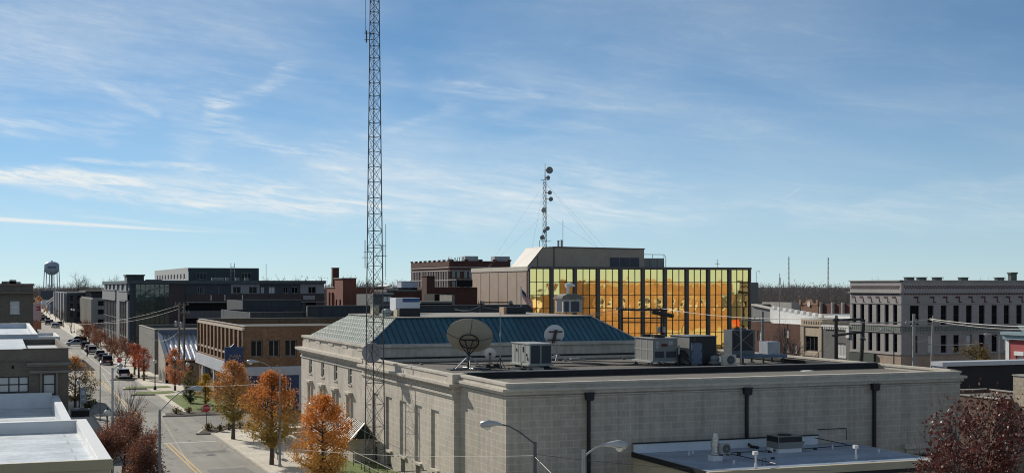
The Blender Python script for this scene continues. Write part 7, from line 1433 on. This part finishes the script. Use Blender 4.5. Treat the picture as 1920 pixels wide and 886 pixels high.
x, y = gnd(357, 757); egg_tree('round_shrub', 'round dark green shrub left of the yellow columnar tree', x, y, 2.0, .95, .3, L_GRN, 2200, .12, 16, clumps=50)
x, y = gnd(361, 752); egg_tree('olive_shrub', 'olive brown shrub behind the dark green round shrub', x + .6, y + 7, 3.0, 1.1, .4, L_OLV, 2000, .13, 17, clumps=50)
for i, (px, py, h, lab) in enumerate(((252, 704, 4.5, 'small red tree by the kerb, farthest of three before the dark office'), (260, 709.5, 4.6, 'small red tree by the kerb, middle of three before the dark office'), (269.5, 714, 4.3, 'small red tree by the kerb, nearest of three before the dark office'))):
    x, y = gnd(px, py); egg_tree('red_street_tree', lab, x, y, h + .3, 1.1, 1.4, L_RED, 2000, .15, 20 + i, clumps=60, low_=.5)
egg_tree('orange_street_tree', 'orange tree behind the corner of the grey brick shop at left', 8.0, 160, 5.6, 2.3, .8, L_OR2, 4500, .17, 25, clumps=120, low_=.3)
rnd = random.Random(5)
def bare_tree(name, lab, x, y, h, seed, leafm=None, nleaf=0, size=.1, bark=BARKL, z0=.1, spread=.5, lowleaf=None, group=None, lev=4, kids=(2, 3), L0=.3, r0=None, up=.12, sxy=1.0):
    rd = random.Random(seed); nr = np.random.default_rng(seed); t = thing(name, lab, 'tree', (x, y, z0), 0, group); mb = MB(); tips = []
    grow(mb, tips, (0, 0, -.1), (0, 0, 1), h * L0, r0 or .012 * h + .03, lev, rd, spread, up, kids, .72)
    zm = max(v[2] for v in mb.v); k = h / zm; mb.v = [(a * k * sxy, b * k * sxy, c * k) for a, b, c in mb.v]; tips = [Vector((q.x * k * sxy, q.y * k * sxy, q.z * k)) for q in tips]
    mb.build('trunk', bark, t, True)
    if nleaf:
        T = np.array([tuple(q) for q in tips])
        if lowleaf: T = T[T[:, 2] < lowleaf + nr.normal(0, .5, len(T))]
        idx = nr.integers(0, len(T), nleaf); P = T[idx] + nr.normal(size=(nleaf, 3)) * .16; leaves(P, size, nr).build('crown', leafm, t, True)
    return t
bare_tree('bare_street_tree', 'nearly bare pale-twigged tree with low red leaves left of the tall lamp', 8.4, 101.5, 7.3, 31, L_DRY, 2600, .11, TWIG, lowleaf=3.6, lev=5, spread=.42, up=.22, sxy=.8)
bare_tree('bare_street_tree', 'bushy half-bare tree with rust leaves behind the large globe lamp', 7.9, 94, 6.0, 32, L_DRY, 11000, .11, TWIG, lowleaf=4.8, lev=5, spread=.5, sxy=.8)
bare_tree('bare_street_tree', 'half-bare rust tree beside the white roof edge, behind the lamp pole', 6.6, 90, 5.0, 33, L_DRY, 8000, .11, TWIG, lev=5, spread=.55, sxy=.8)
bare_tree('bare_street_tree', 'low rust-leaved tree in the bottom left by the lamp base', 8.3, 82.5, 5.7, 36, L_DRY, 11000, .105, TWIG, lowleaf=5.0, lev=5, spread=.55, sxy=.58)
bare_tree('bare_street_tree', 'small bare brown tree beyond the grey brick shop', 8.2, 222, 5.4, 34, L_DRY, 300, .14, TWIG, lev=4)
bare_tree('bare_street_tree', 'bare grey-brown tree in front of the white box roof far left', 6.5, 205, 5.0, 35, None, 0, .1, TWIG, lev=5, spread=.55)
rp0 = bare_tree('red_row_tree', 'dry red street tree in the row beside the dark office', 19.6, 232, 5.4, 41, L_DRY, 1500, .17, TWIG, lev=4, group='dry red trees in a row beside the dark office')
rp1 = bare_tree('red_row_tree', 'dry red street tree in the row beside the dark office', 19.6, 243, 5.0, 42, L_DRY, 1500, .17, TWIG, lev=4, group='dry red trees in a row beside the dark office')
for k in range(10):
    c = copy_tree(rp0 if k % 2 else rp1); c.location = (19.6 + random.uniform(-.4, .4), 254 + k * 9.5, .1); c.rotation_euler.z = k * 1.3; s = random.uniform(.85, 1.2); c.scale = (s, s, s)
rp2 = bare_tree('bare_row_tree', 'leafless tree among those lining the far street', 19.5, 350, 6, 43, None, 0, .1, TWIG, lev=4, group='leafless trees lining the far street')
for k in range(14):
    c = copy_tree(rp2); c.location = ((20.5, 7.0)[k % 2] + random.uniform(-1, 1), 372 + k * 24, 0); c.rotation_euler.z = k * 2.1; s = random.uniform(.8, 1.3); c.scale = (s, s, s)
x, y = at(72.5, 520); egg_tree('orange_street_tree', 'distant orange tree at the far end of the street, left side', x, y, 9.5, 2.6, 1, L_OR2, 1200, .5, 44, clumps=60)
x, y = at(1464, 148); bare_tree('bare_yard_tree', 'leafless spreading tree in front of the red brick row building', x, y, 10.2, 51, None, 0, .1, TWIG, lev=5, spread=.55, L0=.34, r0=.2, z0=0)
x, y = at(1836, 172); bare_tree('olive_tree', 'dark olive half-bare tree in front of the shaded grey block', x, y, 6.8, 52, L_OLV, 2600, .2, TWIG, lev=4, z0=0)
x, y = at(1850, 52); t_ = bare_tree('dark_red_tree', 'large dark red tree in the bottom right foreground', x, y, 10.2, 61, None, 0, .1, TWIG, lev=5, spread=.58, z0=0, r0=.17, kids=(3, 3), L0=.27, sxy=.74)
nr_ = np.random.default_rng(62); P_, C_ = egg_crown(.1, 0, 2.6, 9.9, 3.1, 23000, nr_, random.Random(62), 270, .45, 1.0)
P_ = P_[(P_[:, 2] < 8.4 + .9 * nr_.normal(size=len(P_)))]; leaves(P_, .155, nr_).build('crown', L_DK, t_, True)
mb = MB()
for c in C_[::2]: mb.tube([(c[0] * .35, c[1] * .35, c[2] - .9), (c[0] * .7, c[1] * .7, c[2] - .35), c], [.03, .018, .006], 4, False)
mb.build('branch', TWIG, t_, True)['kind'] = 'stuff'
# trees standing out on the skyline
for i, (px, D, top, lab, sd_) in enumerate(((147, 640, 506, 'tall leafless tree on the skyline right of the water tower', 71), (205, 700, 511, 'leafless tree on the skyline left of the dark office', 72), (33, 700, 519, 'leafless tree on the skyline above the far left brick building', 73), (549, 620, 513, 'leafless tree showing above the right end of the dark office', 74), (507, 640, 515, 'leafless tree above the dark office, left of another', 75), (1662, 420, 517, 'leafless tree above the sunlit corner of the grey block', 76), (1730, 460, 520, 'leafless tree just right of the corner above the grey block', 77), (690, 700, 521, 'leafless tree on the skyline behind the lattice tower', 78))):
    x, y = at(px, D); bare_tree('skyline_tree', lab, x, y, zd(top, D), sd_, None, 0, .1, TWIG, lev=5, spread=.6, L0=.28, r0=.32, z0=0, kids=(3, 3))
# the far woods: one mass of bare trees to the horizon
def woods():
    nr = np.random.default_rng(3); n = 5200; ang = nr.uniform(R(-25), R(27), n); D = 470 + 1250 * nr.uniform(0, 1, n) ** 1.2
    X, Y = D * np.sin(YAW + ang), D * np.cos(YAW + ang)
    bad = ((X > -12) & (X < 52) & (Y < 1080)) | ((X > 130) & (X < 190) & (Y > 400) & (Y < 530)) | ((X > 20) & (X < 75) & (Y < 700))
    X, Y, D = X[~bad], Y[~bad], D[~bad]; n = len(X); m = 110
    h = nr.uniform(12.5, 18.8, n) * (.90 + .13 * np.sin(X * .013) * np.cos(Y * .011)); r = h * nr.uniform(.26, .40, n)
    t = nr.uniform(.06, 1, (n, m)); az = nr.uniform(0, 2 * np.pi, (n, m)); pr = np.clip(1 - ((t - .58) / .52) ** 2, .0, 1) ** .5 * r[:, None] * nr.uniform(.2, 1, (n, m)) ** .6
    t = .06 + (t - .06) * (.86 + .14 * np.cos(az * 2 + X[:, None]))
    w = nr.uniform(.10, .30, (n, m)) * (D[:, None] / 900) ** .5; ln = nr.uniform(.35, 1.25, (n, m)); th = nr.uniform(0, 2 * np.pi, (n, m))
    bx, by, bz = X[:, None] + pr * np.cos(az), Y[:, None] + pr * np.sin(az), h[:, None] * t
    br = nr.uniform(0, 1, (n, m)) < .5                         # half of the pieces are branches reaching out of the trunk, half are twig tufts
    ln = ln * .8; fx, fz = pr * .75, pr * 1.15 + .4
    A = np.stack([bx - np.cos(th) * w, by - np.sin(th) * w, bz - ln * .4], -1); B = np.stack([bx + np.cos(th) * w, by + np.sin(th) * w, bz - ln * .3], -1); C = np.stack([bx + np.cos(az) * ln * .5, by + np.sin(az) * ln * .5, bz + ln * .5], -1)
    rx, ry, rz = bx - fx * np.cos(az), by - fx * np.sin(az), np.maximum(bz - fz, 0)
    A[br] = np.stack([rx - .13, ry, rz], -1)[br]; B[br] = np.stack([rx + .13, ry, rz], -1)[br]; C[br] = np.stack([bx, by, bz + .3], -1)[br]
    v = np.stack([A, B, C], 2).reshape(-1, 3); tr = np.stack([np.stack([X - .2, Y, 0 * X], -1), np.stack([X + .2, Y, 0 * X], -1), np.stack([X, Y, h * .97], -1)], 1).reshape(-1, 3); v = np.concatenate([v, tr]).astype(np.float32); k = len(v) // 3
    me = bpy.data.meshes.new('woods'); me.vertices.add(len(v)); me.vertices.foreach_set('co', v.ravel()); me.loops.add(3 * k); me.loops.foreach_set('vertex_index', np.arange(3 * k, dtype=np.int32)); me.polygons.add(k); me.polygons.foreach_set('loop_start', np.arange(0, 3 * k, 3, dtype=np.int32)); me.materials.append(WOODS); me.update(calc_edges=True); me.validate()
    o = bpy.data.objects.new('woods', me); col.objects.link(o); tag(o, 'grey-brown mass of leafless woods along the whole horizon', 'woods', None, 'stuff')
woods()
# low houses scattered in front of the woods
hp = [house('suburban_house', 'small pale house among the bare woods', *(lambda p: (p[0] - 5, p[0] + 5, p[1] - 4, p[1] + 4))(at(1500, 420)), 3.5, 6.5, WSID, SHG, 'x')]
hp[0]['group'] = 'small houses among the bare woods'
for px, D in ((1425, 520), (1450, 470), (1540, 560), (1580, 500), (1480, 640), (1515, 700), (640, 520), (700, 560), (50, 520), (30, 640), (175, 700), (215, 760)):
    c = copy_tree(hp[0]); x, y = at(px, D); c.location = (x, y, 0); c.rotation_euler.z = random.choice((0, R(90)))
for k, (x_, y_, hh) in enumerate(((119, 112, 8.5), (126, 116, 10), (114, 104, 9))): egg_tree('mirrored_tree', ('yellowing tree mirrored in the leftmost gold bays, shorter one', 'tall yellowing tree mirrored in the left gold bays', 'yellowing tree farthest back in the gold glass mirror image')[k], x_, y_, hh, 3.0, 1.5, L_YEL, 1500, .5, 90 + k, clumps=60, z0=0)
# sparse planting in the corner beds
sh0 = egg_tree('bed_shrub', 'low dry shrub in a kerbed corner bed', 19.6, 128.8, .55, .42, .05, L_OLV, 260, .12, 81, clumps=14, group='low dry shrubs in the corner beds', z0=.18); sh0['category'] = 'shrub'
for k, (x, y) in enumerate(((20.6, 129.7), (21.8, 130.6), (18.6, 129.4), (22.8, 131.2), (17.8, 147.6), (19.2, 148.2), (20.8, 148.8), (22.3, 148.6), (16.6, 206.8), (18.4, 206.8), (20.2, 206.6))):
    c = copy_tree(sh0); c.location = (x, y, .18); c.rotation_euler.z = k; s = random.uniform(.8, 1.3); c.scale = (s, s, s)
egg_tree('shaded_shrub', 'round dark potted shrub in the shade of the grey brick shop', *at(165, 146), 1.9, .85, .5, L_GRN, 1500, .13, 83, clumps=40)
